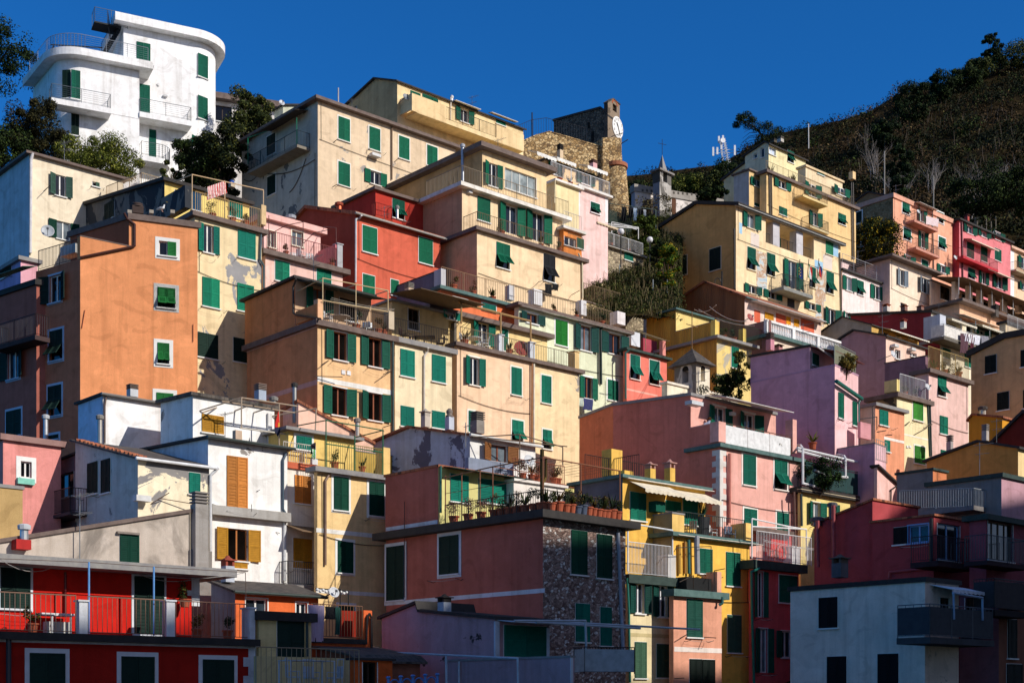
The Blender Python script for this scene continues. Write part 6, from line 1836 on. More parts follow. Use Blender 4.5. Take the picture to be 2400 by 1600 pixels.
# ================= vegetation =================
NR = np.random.default_rng(4)
def leaves(mb, c, rad, n, size, sq=(1, 1, 1), hollow=.35, up=.3):
    p = NR.normal(size=(n, 3)); p /= np.linalg.norm(p, axis=1)[:, None] + 1e-6
    rr_ = NR.uniform(hollow ** 3, 1, n) ** (1 / 3) * NR.uniform(.85, 1.12, n)
    q = p * rr_[:, None] * rad * np.array(sq) + np.array(tuple(c))
    nn = p + NR.uniform(-.9, .9, (n, 3)) + np.array((0, 0, .25)); nn /= np.linalg.norm(nn, axis=1)[:, None]
    u = np.cross(nn, NR.normal(size=(n, 3))); u /= np.linalg.norm(u, axis=1)[:, None] + 1e-6; w = np.cross(nn, u)
    s1 = size * NR.uniform(.6, 1.4, n)[:, None]; s2 = s1 * NR.uniform(.4, .8, n)[:, None]
    mb.arr.append(np.stack([q - u * s1, q + w * s2, q + u * s1, q - w * s2], 1).reshape(-1, 3))
def clumps(base, w, hgt, n, seed):
    r = random.Random(seed); out = []
    for _ in range(n):
        a = r.uniform(0, 6.28); d = math.sqrt(r.random()); zz = r.uniform(.0, 1)
        k = math.sqrt(max(.05, 1 - (zz * 2 - 1) ** 2 * .8))
        out.append((base + Vector((math.cos(a) * d * w * k, math.sin(a) * d * w * k, zz * hgt)), (.16 + .3 * r.random() ** 1.6) * min(w, hgt)))
    return out
def tree(name, label, foot, w, h0, h1, n, per, size, mat, cat='tree', group=None, trunk='4a3a2c', seed=1, sq=(1, 1, .8), lean=(0, 0), tr=.18, trunkshow=True):
    """foot: ground point; crown between heights h0 and h1 above it"""
    o = empty(name, foot, label, cat, group)
    top = foot + Vector((lean[0], lean[1], h0))
    cl = clumps(top, w, h1 - h0, n, seed)
    mb = MB()
    for c, r in cl: leaves(mb, c, r, per, size, sq)
    mb.build('crown' if cat == 'tree' else 'foliage', mat, o, foot)
    tb = MB(); mid = foot.lerp(top, .6) + Vector((random.uniform(-.2, .2), 0, 0))
    tb.tube([foot - Z * .5, mid, top + Z * (h1 - h0) * .3], tr, 7, r2=tr * .5)
    for c, r in cl[:: max(1, len(cl) // 9)]:
        tb.tube([mid.lerp(top, .7), (top + c) / 2 + Z * .1, c], tr * .4, 5, r2=tr * .12)
    tb.build('trunk' if cat == 'tree' else 'stem', flat(trunk, .95), o, foot)
    return o
DARK = leaf_mat('dark', '0e160c', '2a3a1a', '4a5a24'); OLIVE = leaf_mat('olive', '1a2410', '46502a', '7a7a3a'); HEDGE = leaf_mat('hedge', '2a3410', '66702a', 'a0a048')
PINE = leaf_mat('pine', '0a140a', '22341a', '3a4a22'); SCRUB = leaf_mat('scrub', '12140a', '2c2c16', '46401f'); DRY = leaf_mat('dry', '241c10', '44361f', '64523a'); BR = leaf_mat('bright', '24380e', '5a7a24', 'c8a020')
def ftree(px, py, Y):       # ground point under a pixel at depth Y
    return ray(px, py) * Y
tree('stone_pine', 'big dark umbrella pine cut off by the left frame edge beside the white villa', ftree(-35, 330, 112), 4.6, 4.2, 8.8, 40, 420, .09, PINE, seed=3, sq=(1, 1, .55), tr=.3)
tree('bush_tree', 'round dark brown-green tree below the villa at the left edge', ftree(85, 420, 99), 2.1, .3, 5.6, 60, 420, .075, leaf_mat('browngreen', '17160c', '35351c', '544c2a'), seed=5)
tree('bush_tree', 'low dark shrub tree spreading at the far left below the pine', ftree(5, 420, 98), 2.6, .2, 3.2, 50, 420, .08, DARK, seed=6)
tree('hedge', 'clipped sunlit hedge at the foot of the white villa', ftree(230, 425, 97), 2.9, .1, 2.6, 70, 480, .06, HEDGE, 'hedge', seed=7, tr=.1)
tree('evergreen_tree', 'dark evergreen tree right of the villa above the roof terrace', ftree(470, 440, 104), 2.4, .2, 3.4, 60, 420, .08, DARK, seed=8)
tree('evergreen_tree', 'leafy tree in front of the brown-eaved house behind the villa', ftree(585, 370, 108), 2.0, .6, 5.0, 60, 420, .08, OLIVE, seed=9)
tree('evergreen_tree', 'small dark shrub at the left flank of the beige house', ftree(525, 470, 103), 2.0, .3, 5.0, 50, 420, .08, leaf_mat('dark2', '0e140c', '24301a', '6a6a2a'), seed=10)
tree('shrub', 'spiky grey-green shrub at the villa balcony foot', ftree(402, 430, 99), .8, .2, 1.7, 8, 130, .1, OLIVE, 'shrub', seed=11, tr=.06)

# terraced green bank in the middle
def sheet(name, rows, mat, kind='structure'):
    mb = MB(); R = len(rows); Cn = len(rows[0])
    mb.v = [Vector(p) for r in rows for p in r]
    for i in range(R - 1):
        for j in range(Cn - 1):
            a = i * Cn + j; mb.f.append([a, a + 1, a + Cn + 1, a + Cn]); mb.m.append(0)
    o = mb.build(name, mat, None, (0, 0, 0), smooth=True); o['kind'] = kind
    return o
def bank(px, t):            # t 0 bottom .. 1 top ; image rows 730 -> 520
    y = 745 - 235 * t; Y = 97 + 12 * t / .51 if t < .51 else 109 + (t - .51) * 26
    st = .5 * math.sin(t * 16)
    return ray(px, y) * (Y) + Vector((0, st * .6, 0))
rows = [[bank(1330 + 30 * j, i / 16) + Vector((0, 0, random.uniform(-.25, .25))) for j in range(10)] for i in range(17)]
sheet('terraced_bank', rows, ground_mat('dry_soil', '2a2416', '4a4024', '4c5026'))
mb = MB()
for _ in range(900):
    p = bank(random.uniform(1340, 1592), random.uniform(0.0, 1.0)); r = random.uniform(.25, .75)
    leaves(mb, p + Z * r * .3, r, 120, .06)
tag(mb.build('bank_plants', leaf_mat('bank', '161c0c', '3a4420', '6a6a34')), kind='stuff')
mb = MB()
for _ in range(900):
    p = bank(random.uniform(1340, 1590), random.uniform(0.0, .8)); q = p + Vector((random.uniform(-.25, .25), random.uniform(-.2, .2), random.uniform(.4, 1.1)))
    mb.tube([p, q], .012, 3)
tag(mb.build('dry_grass', flat('8a7a58', .9)), kind='stuff')
tree('orange_tree', 'orange tree dotted with fruit beside the town hall side wall', bank(1565, .26), .95, .3, 3.3, 36, 300, .07, BR, seed=21)
tree('evergreen_tree', 'dark bush in front of the castle foot above the garden wall', bank(1515, .6), 1.15, .2, 3.2, 36, 300, .08, leaf_mat('lit', '1c280c', '46581e', '7a8430'), seed=22)
tree('evergreen_tree', 'tall shady bush left of the town hall gable', bank(1545, .47), .7, .2, 2.4, 26, 300, .08, DARK, seed=23)
for i, (px, py) in enumerate(((1424, 650), (1452, 652), (1530, 690), (1563, 690), (1372, 640))):
    mb = MB(); p = bank(px, (745 - py) / 235); mb.tube([p - Z * .6, p + Z * 1.0], .035, 6)
    mb.lathe(p + Z * 1.0, [(.045, 0), (.045, .05), (.01, .08)], 6)
    tag(mb.build('vine_post', flat('9aa4a8', .5), None), 'thin grey vine post standing on the green bank', 'post', 'vine posts on the green bank')

# hill: one terrain sheet with the village slope in front and the wooded hill behind
sky = [(-600, 520), (700, 470), (1200, 440), (1470, 425), (1600, 405), (1700, 392), (1790, 325), (1880, 312), (1960, 282), (2060, 258), (2110, 225), (2200, 205), (2300, 172), (2350, 160), (2420, 160), (2700, 130), (3400, 200)]
def skyl(px):
    for (a, ya), (b, yb) in zip(sky, sky[1:]):
        if a <= px <= b: return ya + (yb - ya) * (px - a) / (b - a)
    return sky[0][1] if px < sky[0][0] else sky[-1][1]
def hill(px, Y):
    X = (px - CX) / F * Y
    zv = terrain_z(X, Y)
    if Y <= 168: return Vector((X, Y, zv))
    t = min(1, (Y - 168) / 152.0)
    ytop = skyl(px); y0 = HY - F * terrain_z(X, 168) / 168
    y0 = y0 + (ytop - y0) * .30
    # image row goes from y0 to the skyline as the slope recedes
    row = y0 + (ytop - y0) * (t ** .8)
    z = (HY - row) / F * Y
    b = min(1, (Y - 168) / 14.0)
    z = zv * (1 - b) + max(z, zv) * b
    z += 2.2 * mnoise.noise(Vector((X * .06, Y * .06, 0))) * b
    return Vector((X, Y, z))
Ys = [20, 40, 60, 80, 100, 120, 140, 155, 168, 172, 176, 182] + [190 + 8 * i for i in range(17)] + [322]
pxs = [-900 + 60 * j for j in range(72)]
rows = [[hill(px, Y) for px in pxs] for Y in Ys]
last = rows[-1]
rows.append([p + Vector((0, 60, -8)) for p in last]); rows.append([p + Vector((0, 600, -120)) for p in last])
first = [Vector((p.x * 3, -60, -24)) for p in rows[0]]
rows.insert(0, first)
sheet('hill', rows, ground_mat('hill_soil', '1e1a0e', '352b18', '4a3c22'))
def hp(px, Y, dz=0): return hill(px, Y) + Z * dz
rr = random.Random(5)
KINDS = [leaf_mat('scrub_dark', '0c1008', '1c2410', '2c3416'), leaf_mat('scrub_olive', '1a1e0c', '38391c', '565028'), leaf_mat('scrub_brown', '1e160c', '3c2c18', '5c4628'), leaf_mat('scrub_dry', '34281a', '5c4a32', '84704e'), leaf_mat('scrub_green', '18220c', '34441a', '5a6a28')]
HM = [MB() for _ in KINDS]
for _ in range(6800):
    px = rr.uniform(1500, 2440); Y = 172 + 148 * rr.random() ** 1.15
    p = hp(px, Y); r = .5 + 1.9 * rr.random() ** 3
    k = mnoise.noise(Vector((p.x * .045, p.y * .045, 3.3))) * 1.5 + rr.uniform(-.45, .45)
    ter = math.sin(p.z * .85)
    if k > .35: q = 0
    elif k > .1: q = 1
    elif k > -.15: q = 4 if rr.random() < .45 else 2
    elif k > -.45: q = 2
    else: q = 3
    if ter > .8 and q != 0: r *= .45; q = 3
    leaves(HM[q], p + Z * r * .4, r, int(26 + 30 * r), .11 + .05 * r, (1, 1, rr.uniform(.6, 1.1)), .5)
for q in range(len(KINDS)): tag(HM[q].build('hill_scrub', KINDS[q]), kind='stuff')
mb = MB()
for _ in range(650):
    px = rr.uniform(1780, 2440); Y = 174 + 120 * rr.random()
    if mnoise.noise(Vector((px * .012, Y * .06, 7))) < -.05: continue
    p = hp(px, Y); q = p + Vector((rr.uniform(-.5, .5), rr.uniform(-.3, .3), rr.uniform(1.5, 3.6)))
    mb.tube([p, p.lerp(q, .5) + Vector((rr.uniform(-.15, .15), 0, 0)), q], .035, 3, r2=.012)
tag(mb.build('bare_stems', flat('6e6258', .9)), kind='stuff')
def bare(px, Y, H_, seed, label, col='9a9088', n=5):
    r = random.Random(seed); foot = hp(px, Y); o = empty('bare_tree', foot, label, 'tree', 'leafless pale trees on the hill')
    mb = MB()
    def br(p, d, L, w, lev):
        q = p + d * L; m = p.lerp(q, .5) + Vector((r.uniform(-.1, .1), r.uniform(-.1, .1), 0)) * L
        mb.tube([p, m, q], w, 4, r2=w * .5)
        if lev:
            for _ in range(3): br(p.lerp(q, r.uniform(.45, 1)), (d + Vector((r.uniform(-.55, .55), r.uniform(-.4, .4), r.uniform(-.1, .3)))).normalized(), L * r.uniform(.5, .75), w * .5, lev - 1)
    for _ in range(n): br(foot, Vector((r.uniform(-.35, .35), r.uniform(-.2, .2), 1)).normalized(), H_ * r.uniform(.4, .6), .07, 3)
    mb.build('trunk', flat(col, .9), o, foot)
for i, (px, Y, H_, lab) in enumerate(((2045, 235, 9, 'tall leafless tree with pale twigs breaking the skyline left of the conifers'), (2270, 192, 9, 'large pale leafless tree fanning out right of the hill middle'), (2110, 205, 7.5, 'leafless tree with many thin stems mid slope above the coral house'),
        (1985, 195, 6, 'small leafless tree low on the slope behind the penthouse'), (2180, 215, 7, 'leafless tree between scrub patches on the upper slope'), (2365, 200, 7, 'leafless tree near the right edge of the hill'), (1868, 190, 6.5, 'leaning pale leafless tree above the penthouse roof'))):
    bare(px, Y, H_, 40 + i, lab)
for i, (px, Y, w, hh, lab, m) in enumerate(((2140, 290, 4.2, 8.5, 'dark conifer on the ridge, largest left of the summit', PINE), (2205, 300, 3.2, 6.5, 'smaller dark conifer on the ridge right of the largest one', PINE), (2290, 312, 3.4, 5.5, 'rounded grey-green tree on the ridge below the summit pine', OLIVE),
        (2325, 318, 2.6, 9.5, 'lone upright pine topping the hill summit', PINE), (2375, 316, 5.5, 5.5, 'broad olive tree at the top right of the hill', OLIVE), (2075, 270, 3.0, 5.0, 'dark bushy tree on the skyline above the bare tree', PINE), (1858, 205, 3.6, 7.5, 'dark evergreen clump on the ridge behind the penthouse roof', PINE), (1900, 215, 3.0, 5.6, 'round evergreen behind the flag pole on the ridge', OLIVE),
        (2260, 306, 3.6, 5.0, 'dark spreading tree on the ridge between conifer and summit', DARK))):
    p = hp(px, Y); tree('ridge_tree', lab, p, w, hh * .12, hh, 50, 240, .17, m, seed=60 + i, sq=(1, 1, .75), tr=.25)
# wind-bent pine
p = ray(1790, 345) * 176
o = empty('bent_pine', p, 'wind-bent pine leaning left above the penthouse with bare lower branches', 'tree')
cl = [(-1.2, 3.0, 1.3), (0.2, 2.4, 1.5), (1.6, 1.8, 1.4), (-2.6, 3.9, 1.1), (-3.9, 4.4, 1.1), (-2.9, 5.2, .9), (.6, 3.4, 1.0), (2.4, 2.6, 1.0), (-4.7, 3.7, .8), (1.4, .8, 1.6), (-.6, .9, 1.2), (2.8, 1.2, 1.0), (-4.0, 5.0, .8), (-1.9, 4.6, .8)]
mb = MB()
for x, zz, r in cl: leaves(mb, p + Vector((x * .74, random.uniform(-.7, .7), zz * .8)), r * .78, 420, .085, (1, 1, .75))
mb.build('crown', PINE, o, p)
mb = MB(); mb.tube([p - Z * 2, p + Vector((-.2, 0, 1.5)), p + Vector((-1.2, 0, 2.6)), p + Vector((-2.8, 0, 3.5))], .18, 6, r2=.06)
for i in range(9):
    s = p + Vector((-.3 - .1 * i, 0, .2 + .28 * i)); e = s + Vector((-3.0 + .2 * i, random.uniform(-.6, .6), -1.6 + .15 * i + random.uniform(-.2, .2)))
    m = s.lerp(e, .5) + Z * .35; mb.tube([s, m, e], .05, 4, r2=.015)
mb.build('trunk', flat('2a2018', .95), o, p)
# garden trees behind chapel
for i, (px, py, w, hh, m) in enumerate(((1488, 440, 1.8, 2.2, DARK), (1562, 428, 1.8, 1.9, OLIVE), (1605, 425, 2.2, 2.4, leaf_mat('sunny', '22300e', '5a6224', '80803a')), (1655, 425, 2.3, 2.7, OLIVE), (1706, 415, 2.2, 3.4, DARK), (1458, 448, 1.6, 2.0, OLIVE))):
    p = ray(px, py + 42) * 156
    tree('garden_tree', ['low dark tree left of the chapel spire', 'olive-green tree just right of the chapel spire', 'sunlit olive tree in the row behind the chapel wall', 'rounded tree left of the antenna mast behind the chapel wall', 'dark tree under the antenna mast beside the yellow house', 'leftmost small tree between castle and chapel'][i], p, w, .1, hh, 40, 260, .1, m, seed=80 + i, sq=(1, 1, .75))
T(1500, 250)
tree('shrub', 'leafy bush on the wall between chapel and town hall roof', at(675, 885, 128), 1.5, .1, 1.2, 30, 260, .08, DARK, 'shrub', seed=90, tr=.08)
tree('shrub', 'bushes with yellow fruit between tall yellow house and coral house', at(2150, 1400, 146), 2.9, .1, 3.9, 60, 300, .09, leaf_mat('fruit', '10180a', '2a3a16', 'c0a020'), 'shrub', seed=91, tr=.1)
tree('shrub', 'pale reedy shrubs in front of the chapel arches', at(120, 1020, 138), 2.6, .1, 1.7, 14, 60, .1, leaf_mat('reed', '3a3420', '6a6040', '90845c'), 'shrub', seed=92, tr=.06)
T(1500, 600)
tree('shrub', 'plant on the roof terrace beside the small belfry', at(905, 1180, 86), .7, .2, 2.0, 26, 90, .06, leaf_mat('terr', '20240c', '5a5420', '90803a'), 'shrub', seed=93, tr=.05)
tree('shrub', 'dark creeper mound at the foot of the peeling yellow wall', at(830, 1290, 86), 1.8, .1, 1.2, 40, 200, .06, DARK, 'shrub', seed=94, tr=.05)
tree('shrub', 'dry grassy plants spilling over the lavender house terrace', at(1895, 1062, 81.2), .8, .05, .9, 26, 160, .05, leaf_mat('strawy', '3a3014', '7a6a2c', 'a08a48'), 'shrub', seed=95, tr=.04)
T(1800, 900)
0 and tree('potted_tree', 'young yucca tree in a pot on the mauve roof beside the lavender wall', at(415, 600, 78), .5, .9, 2.4, 7, 60, .12, leaf_mat('yucca', '2a3014', '7a7a3c', 'a09a58'), 'plant', seed=96, tr=.04)
tree('shrub', 'dense dark balcony greenery under the white pipe pergola', at(480, 950, 76.6), 1.25, .05, 1.5, 46, 200, .045, leaf_mat('balc', '0c140c', '1e3016', '4a6a2c'), 'shrub', seed=97, tr=.05)
T(1800, 350)
tree('shrub', 'round dark bushes on the slope right of the coral house', at(1950, 560, 172), 4.0, .1, 5.0, 50, 260, .12, DARK, 'shrub', seed=98, tr=.1)
tree('shrub', 'dark bushes beside the raspberry house at the right edge', at(2330, 560, 172), 4.0, .1, 5.0, 50, 260, .12, DARK, 'shrub', seed=99, tr=.1)
tree('shrub', 'dark cypress-like tree behind the coral house roof', at(1225, 420, 172), 1.6, .2, 6.5, 40, 260, .12, PINE, 'tree', seed=100, tr=.1)
# vineyard fence on the hill
mb = MB(); pts = [hp(2125 + 11 * i, 178 + i * .2) for i in range(20)]
for i, p in enumerate(pts): mb.tube([p - Z * .3, p + Z * (2.2 + .5 * math.sin(i * 3))], .05, 5)
for a, b in zip(pts[:12], pts[1:12]): mb.tube([a + Z * 1.6, b + Z * 1.6], .04, 5)
tag(mb.build('vineyard_fence', flat('a89c8c', .8), None), 'pale stake fence of a vineyard strip on the hill slope', 'fence')
for px, py0, py1, Y, lab in ((2073, 355, 445, 170, 'thin grey pole standing in the scrub behind the tall yellow house'), (2188, 412, 478, 178, 'pole rising above the vineyard stakes')):
    mb = MB(); a = ray(px, py1) * Y; b = ray(px, py0) * Y; mb.tube([a - Z * 2, Vector((a.x, a.y, b.z))], .08, 6); tag(mb.build('wooden_pole', flat('9a948c', .8), None), lab, 'pole')
# antenna mast
T(1500, 250)
p = at(822, 600, 165); tp = at(800, 300, 165).z
o = empty('antenna_mast', p, 'white lattice antenna mast with dish and panel aerials behind the trees', 'antenna mast')
mb = MB(); H_ = tp - p.z
for s1, s2 in ((-1, -1), (1, -1), (1, 1), (-1, 1)): mb.tube([p + Vector((s1 * .35, s2 * .35, -2)), p + Vector((s1 * .25 - .9, s2 * .25, H_))], .05, 5)
for i in range(14):
    z_ = H_ * i / 14; x = -.9 * i / 14; mb.tube([p + Vector((-.3 + x, -.3, z_)), p + Vector((.3 + x, -.3, z_ + H_ / 14))], .035, 4)
mb.build('lattice', flat('dcdcdc', .4), o, p)
mb = MB()
for dx, dz, hh in ((-2.3, .58, 1.6), (1.9, .62, 1.8), (-1.5, .6, 1.3), (-.7, .78, 1.6), (-1.2, .95, 1.2), (-.4, .97, 1.2)): mb.box(p + Vector((dx * .62 - .6, -.4, H_ * dz)), Vector((.11, 0, 0)), Vector((0, .07, 0)), Z * hh * .33)
for dz in (.56, .66): mb.tube([p + Vector((-2.1, -.2, H_ * dz)), p + Vector((.7, -.2, H_ * dz))], .03, 5)
mb.build('panel_aerial', flat('f0f0f0', .4), o, p)
mb = MB(); mb.lathe(p + Vector((-.9, -.6, H_ * .9)), [(.05, -.1), (.28, 0), (.3, .08)], 14, Vector((.2, -1, 0))); mb.build('dish', flat('f4f4f4', .4), o, p)
# ================= small things standing on the terraces =================
def put(f, x, y, off): return f.hit(x, y, off)
def chair(pos, ang, mat, label, group=None, h=.86):
    c, s_ = math.cos(ang), math.sin(ang); X = Vector((c, s_, 0)); Yv = Vector((-s_, c, 0))
    o = empty('chair', pos, label, 'chair', group)
    mb = MB(); mb.box(pos + Z * .44, X * .22, Yv * .21, Z * .02); mb.build('seat', mat, o, pos)
    mb = MB()
    for k in (-1, 0, 1): mb.box(pos + X * .15 * k + Yv * .22 + Z * .66, X * .055, Yv * .014, Z * .2)
    mb.tube([pos - X * .2 + Yv * .22 + Z * .44, pos - X * .2 + Yv * .25 + Z * h, pos + X * .2 + Yv * .25 + Z * h, pos + X * .2 + Yv * .22 + Z * .44], .015, 5); mb.build('backrest', mat, o, pos)
    for a in (-1, 1):
        for b in (-1, 1):
            mb = MB(); mb.tube([pos + X * .19 * a + Yv * .18 * b + Z * .44, pos + X * .22 * a + Yv * .22 * b], .016, 5); mb.build('leg', mat, o, pos)
        mb = MB(); mb.tube([pos + X * .23 * a + Yv * .2 + Z * .64, pos + X * .23 * a - Yv * .18 + Z * .64, pos + X * .22 * a - Yv * .18 + Z * .44], .014, 5); mb.build('armrest', mat, o, pos)
    return o
def table(pos, r, mat, label, square=False, h=.73):
    o = empty('table', pos, label, 'table')
    mb = MB()
    if square: mb.box(pos + Z * h, Vector((r, 0, 0)), Vector((0, r * .6, 0)), Z * .02)
    else: mb.lathe(pos + Z * (h - .02), [(r, 0), (r, .03)], 18)
    mb.build('table_top', mat, o, pos)
    for a in (-1, 1):
        for b in (-1, 1):
            mb = MB(); mb.tube([pos + Vector((a * r * .6, b * r * .45, h)), pos + Vector((a * r * .7, b * r * .5, 0))], .018, 5); mb.build('leg', mat, o, pos)
    return o
WP, DW, ST = flat('e8e8e6', .5), flat('3a2620', .6), flat('a8acb0', .35, .6)
def atz(f, x, off, z):     # point above a pixel column at terrace height z
    p = f.pt(f.S(x, off), z, off); return p
T(500, 450)
f = HOUSES['pink'].vols[0]['FR']; z = HOUSES['pink'].vols[0]['zc']
for x, of, a, l in ((745, -1.3, .4, 'white terrace chair on the pink house, leftmost of three'), (810, -.7, 2.4, 'white terrace chair on the pink house, middle of three'), (885, -.8, .2, 'white high-backed chair on the pink house terrace, rightmost of three')):
    chair(atz(f, x, of, z), a, WP, l, 'white chairs on the pink terrace')
f = HOUSES['gable'].vols[0]['FR']; z = HOUSES['gable'].vols[0]['zc']
table(atz(f, 1170, -.9, z), .55, flat('c8b8a8', .5), 'round pale table on the banded house terrace')
for x, of, a, l in ((1050, -.7, 1.4, 'white chair left of the round table on the banded house terrace'), (1280, -.6, -1.2, 'striped chair right of the round table on the banded house terrace'), (1440, -.9, .5, 'grey folding chair by the rail of the banded house terrace'), (1390, -1.0, -.3, 'grey folding chair behind another on the banded house terrace')):
    chair(atz(f, x, of, z), a, WP if x < 1300 else ST, l, 'chairs on the banded house terrace')
f = HOUSES['beigeflat'].vols[0]['FR']; z = HOUSES['beigeflat'].vols[0]['zc']
table(atz(f, 1940, -1.1, z), .6, DW, 'dark wooden table under the canopy of the beige house', True)
for x, of, a, l in ((1755, -.7, 1.2, 'dark wooden chair at the left end under the beige house canopy'), (1830, -1.6, 0, 'dark wooden chair behind the table under the beige house canopy'), (2085, -.7, -1.3, 'dark wooden chair near the screen under the beige house canopy')):
    chair(atz(f, x, of, z), a, DW, l, 'dark chairs under the canopy', 1.0)
T(1000, 500)
f = HOUSES['peach'].vols[0]['FR']; z = HOUSES['peach'].vols[0]['zc']
table(atz(f, 430, -.8, z), .5, WP, 'round white table on the peach house terrace')
for x, of, a, l in ((345, -.6, 1.3, 'white moulded chair left of the white table on the peach terrace'), (500, -1.2, -.2, 'white moulded chair behind the white table on the peach terrace'), (535, -.5, -1.4, 'white moulded chair right of the white table on the peach terrace')):
    chair(atz(f, x, of, z), a, WP, l, 'white chairs on the peach terrace')
chair(atz(f, 775, -.7, z), .6, flat('b8a070', .6), 'tan wire chair beside the red round table')
p = atz(f, 878, -.6, z); o = empty('round_table', p, 'round red table folded upright on the peach house terrace', 'table')
mb = MB(); mb.lathe(p + Z * .75, [(.52, 0), (.52, .04)], 20, Vector((.2, -.9, .35))); mb.build('table_top', flat('9a3a34', .6), o, p)
mb = MB(); mb.tube([p + Vector((-.3, .2, 0)), p + Z * .8, p + Vector((.3, .2, 0))], .02, 5); mb.build('leg', DW, o, p)
T(1400, 1200)
f = HOUSES['yellowmain'].vols[0]['FR']; z = HOUSES['yellowmain'].vols[0]['zc']
for x, of, a, l, m in ((865, -.8, -.5, 'metal chair on the amber house terrace near the plants', ST), (1050, -1.2, .8, 'white low chair in the middle of the amber house terrace', WP), (1220, -.9, .3, 'blue-grey chair with white frame on the amber house terrace', flat('6a7890', .6)), (775, -1.2, .3, 'wicker chair behind the rail of the amber house terrace', flat('a07a3a', .7))):
    chair(atz(f, x, of, z), a, m, l)
p = atz(f, 960, -1.3, z); tag(MB().build('x', WP) or empty('dark_planter', p, 'tall dark planter with spiky grass on the amber terrace', 'planter'))
o = bpy.data.objects['dark_planter']; mb = MB(); mb.lathe(p, [(.35, 0), (.42, 1.2), (.36, 1.2), (.34, 1.1)], 14); mb.build('pot', flat('23262c', .6), o, p)
mb = MB()
for _ in range(90):
    a = random.uniform(0, 6.28); e = Vector((math.cos(a) * random.uniform(.2, .7), math.sin(a) * .5, random.uniform(.5, 1.3))); mb.quad([p + Z * 1.15, p + Z * 1.17 + Vector((.03, 0, 0)), p + Z * 1.15 + e])
mb.build('foliage', leaf_mat('spiky', '1a3a30', '2f6a54'), o, p)
f = HOUSES['rednarrow'].vols[0]['FR']; z = HOUSES['rednarrow'].vols[0]['zc']
p = put(f, 1690, 370, .12); mb = MB()
for i in range(20):
    t0, t1 = 2 * math.pi * i / 20, 2 * math.pi * (i + 1) / 20
    mb.tube([p + (f.d * math.cos(t0) * .95 + Z * math.sin(t0)) * .36, p + (f.d * math.cos(t1) * .95 + Z * math.sin(t1)) * .36], .09, 8)
tag(mb.build('life_ring', flat('e0584a', .5), None, p), 'orange-red life ring hung on the white terrace rail', 'life ring')
bpy.data.objects['life_ring'].location = p
p = atz(f, 1785, -.7, z); mb = MB(); mb.box(p + Z * .5, f.d * .35, f.n * .3, Z * .5); mb.box(p + Z * 1.02, f.d * .4, f.n * .34, Z * .03); tag(mb.build('white_cabinet', flat('e4e4e6', .4), None), 'white plastic cabinet behind the rail beside the life ring', 'cabinet')
chair(atz(f, 1640, -.7, z), .4, flat('d05048', .5), 'red plastic chair behind the life ring rail')
# bottom table set
T(500, 1200)
f = HOUSES['frontter'].vols[0]['FR']; z = HOUSES['frontter'].vols[0]['zc']
p = atz(f, 860, -.9, z); o = empty('garden_table', p, 'white metal slatted table on the front terrace at the bottom edge', 'table')
mb = MB()
for i in range(9): mb.box(p + f.d * (-.85 + i * .21) + Z * 1.02, f.d * .09, f.n * .4, Z * .015)
mb.build('table_top', flat('c4d0dc', .4), o, p)
for a in (-1, 1):
    for b in (-1, 1): 
        mb = MB(); q = p + f.d * .9 * a + f.n * .38 * b; mb.tube([q, q + Z * 1.0], .03, 6); mb.build('leg', flat('c4d0dc', .4), o, p)
for x, of, a, l in ((735, -.6, 1.9, 'pale metal chair left of the bottom terrace table'), (900, -1.7, .6, 'pale metal chair behind the bottom terrace table'), (1115, -1.0, -.9, 'pale metal chair right of the bottom terrace table')):
    chair(atz(f, x, of, z), a, flat('b4c0cc', .4), l, 'chairs on the bottom terrace', 1.1)
# ornamental blue fence panel and plates at the bottom
T(900, 1200)
p0, p1 = at(40, 1530, 46.5), at(490, 1500, 47.0); o = empty('blue_fence', p0, 'low ornamental light-blue fence with round finials at the bottom edge', 'fence')
mb = MB(); d = (p1 - p0)
for i in range(5): q = p0 + d * i / 4; mb.tube([q - Z * 1.2, q], .05, 6); mb.lathe(q, [(.05, 0), (.09, .05), (.05, .1)], 8)
for i in range(4):
    for k in range(8):
        t0, t1 = math.pi * k / 8, math.pi * (k + 1) / 8; c0 = p0 + d * (i + .5) / 4 - Z * .25
        mb.tube([c0 + d * .1 * math.cos(t0) + Z * .22 * math.sin(t0), c0 + d * .1 * math.cos(t1) + Z * .22 * math.sin(t1)], .025, 4)
    for k in range(6): q = p0 + d * (i + k / 6) / 4; mb.tube([q - Z * 1.2, q + d * .04 - Z * .3], .015, 4)
mb.build('panel', flat('5a8ac8', .5), o, p0)

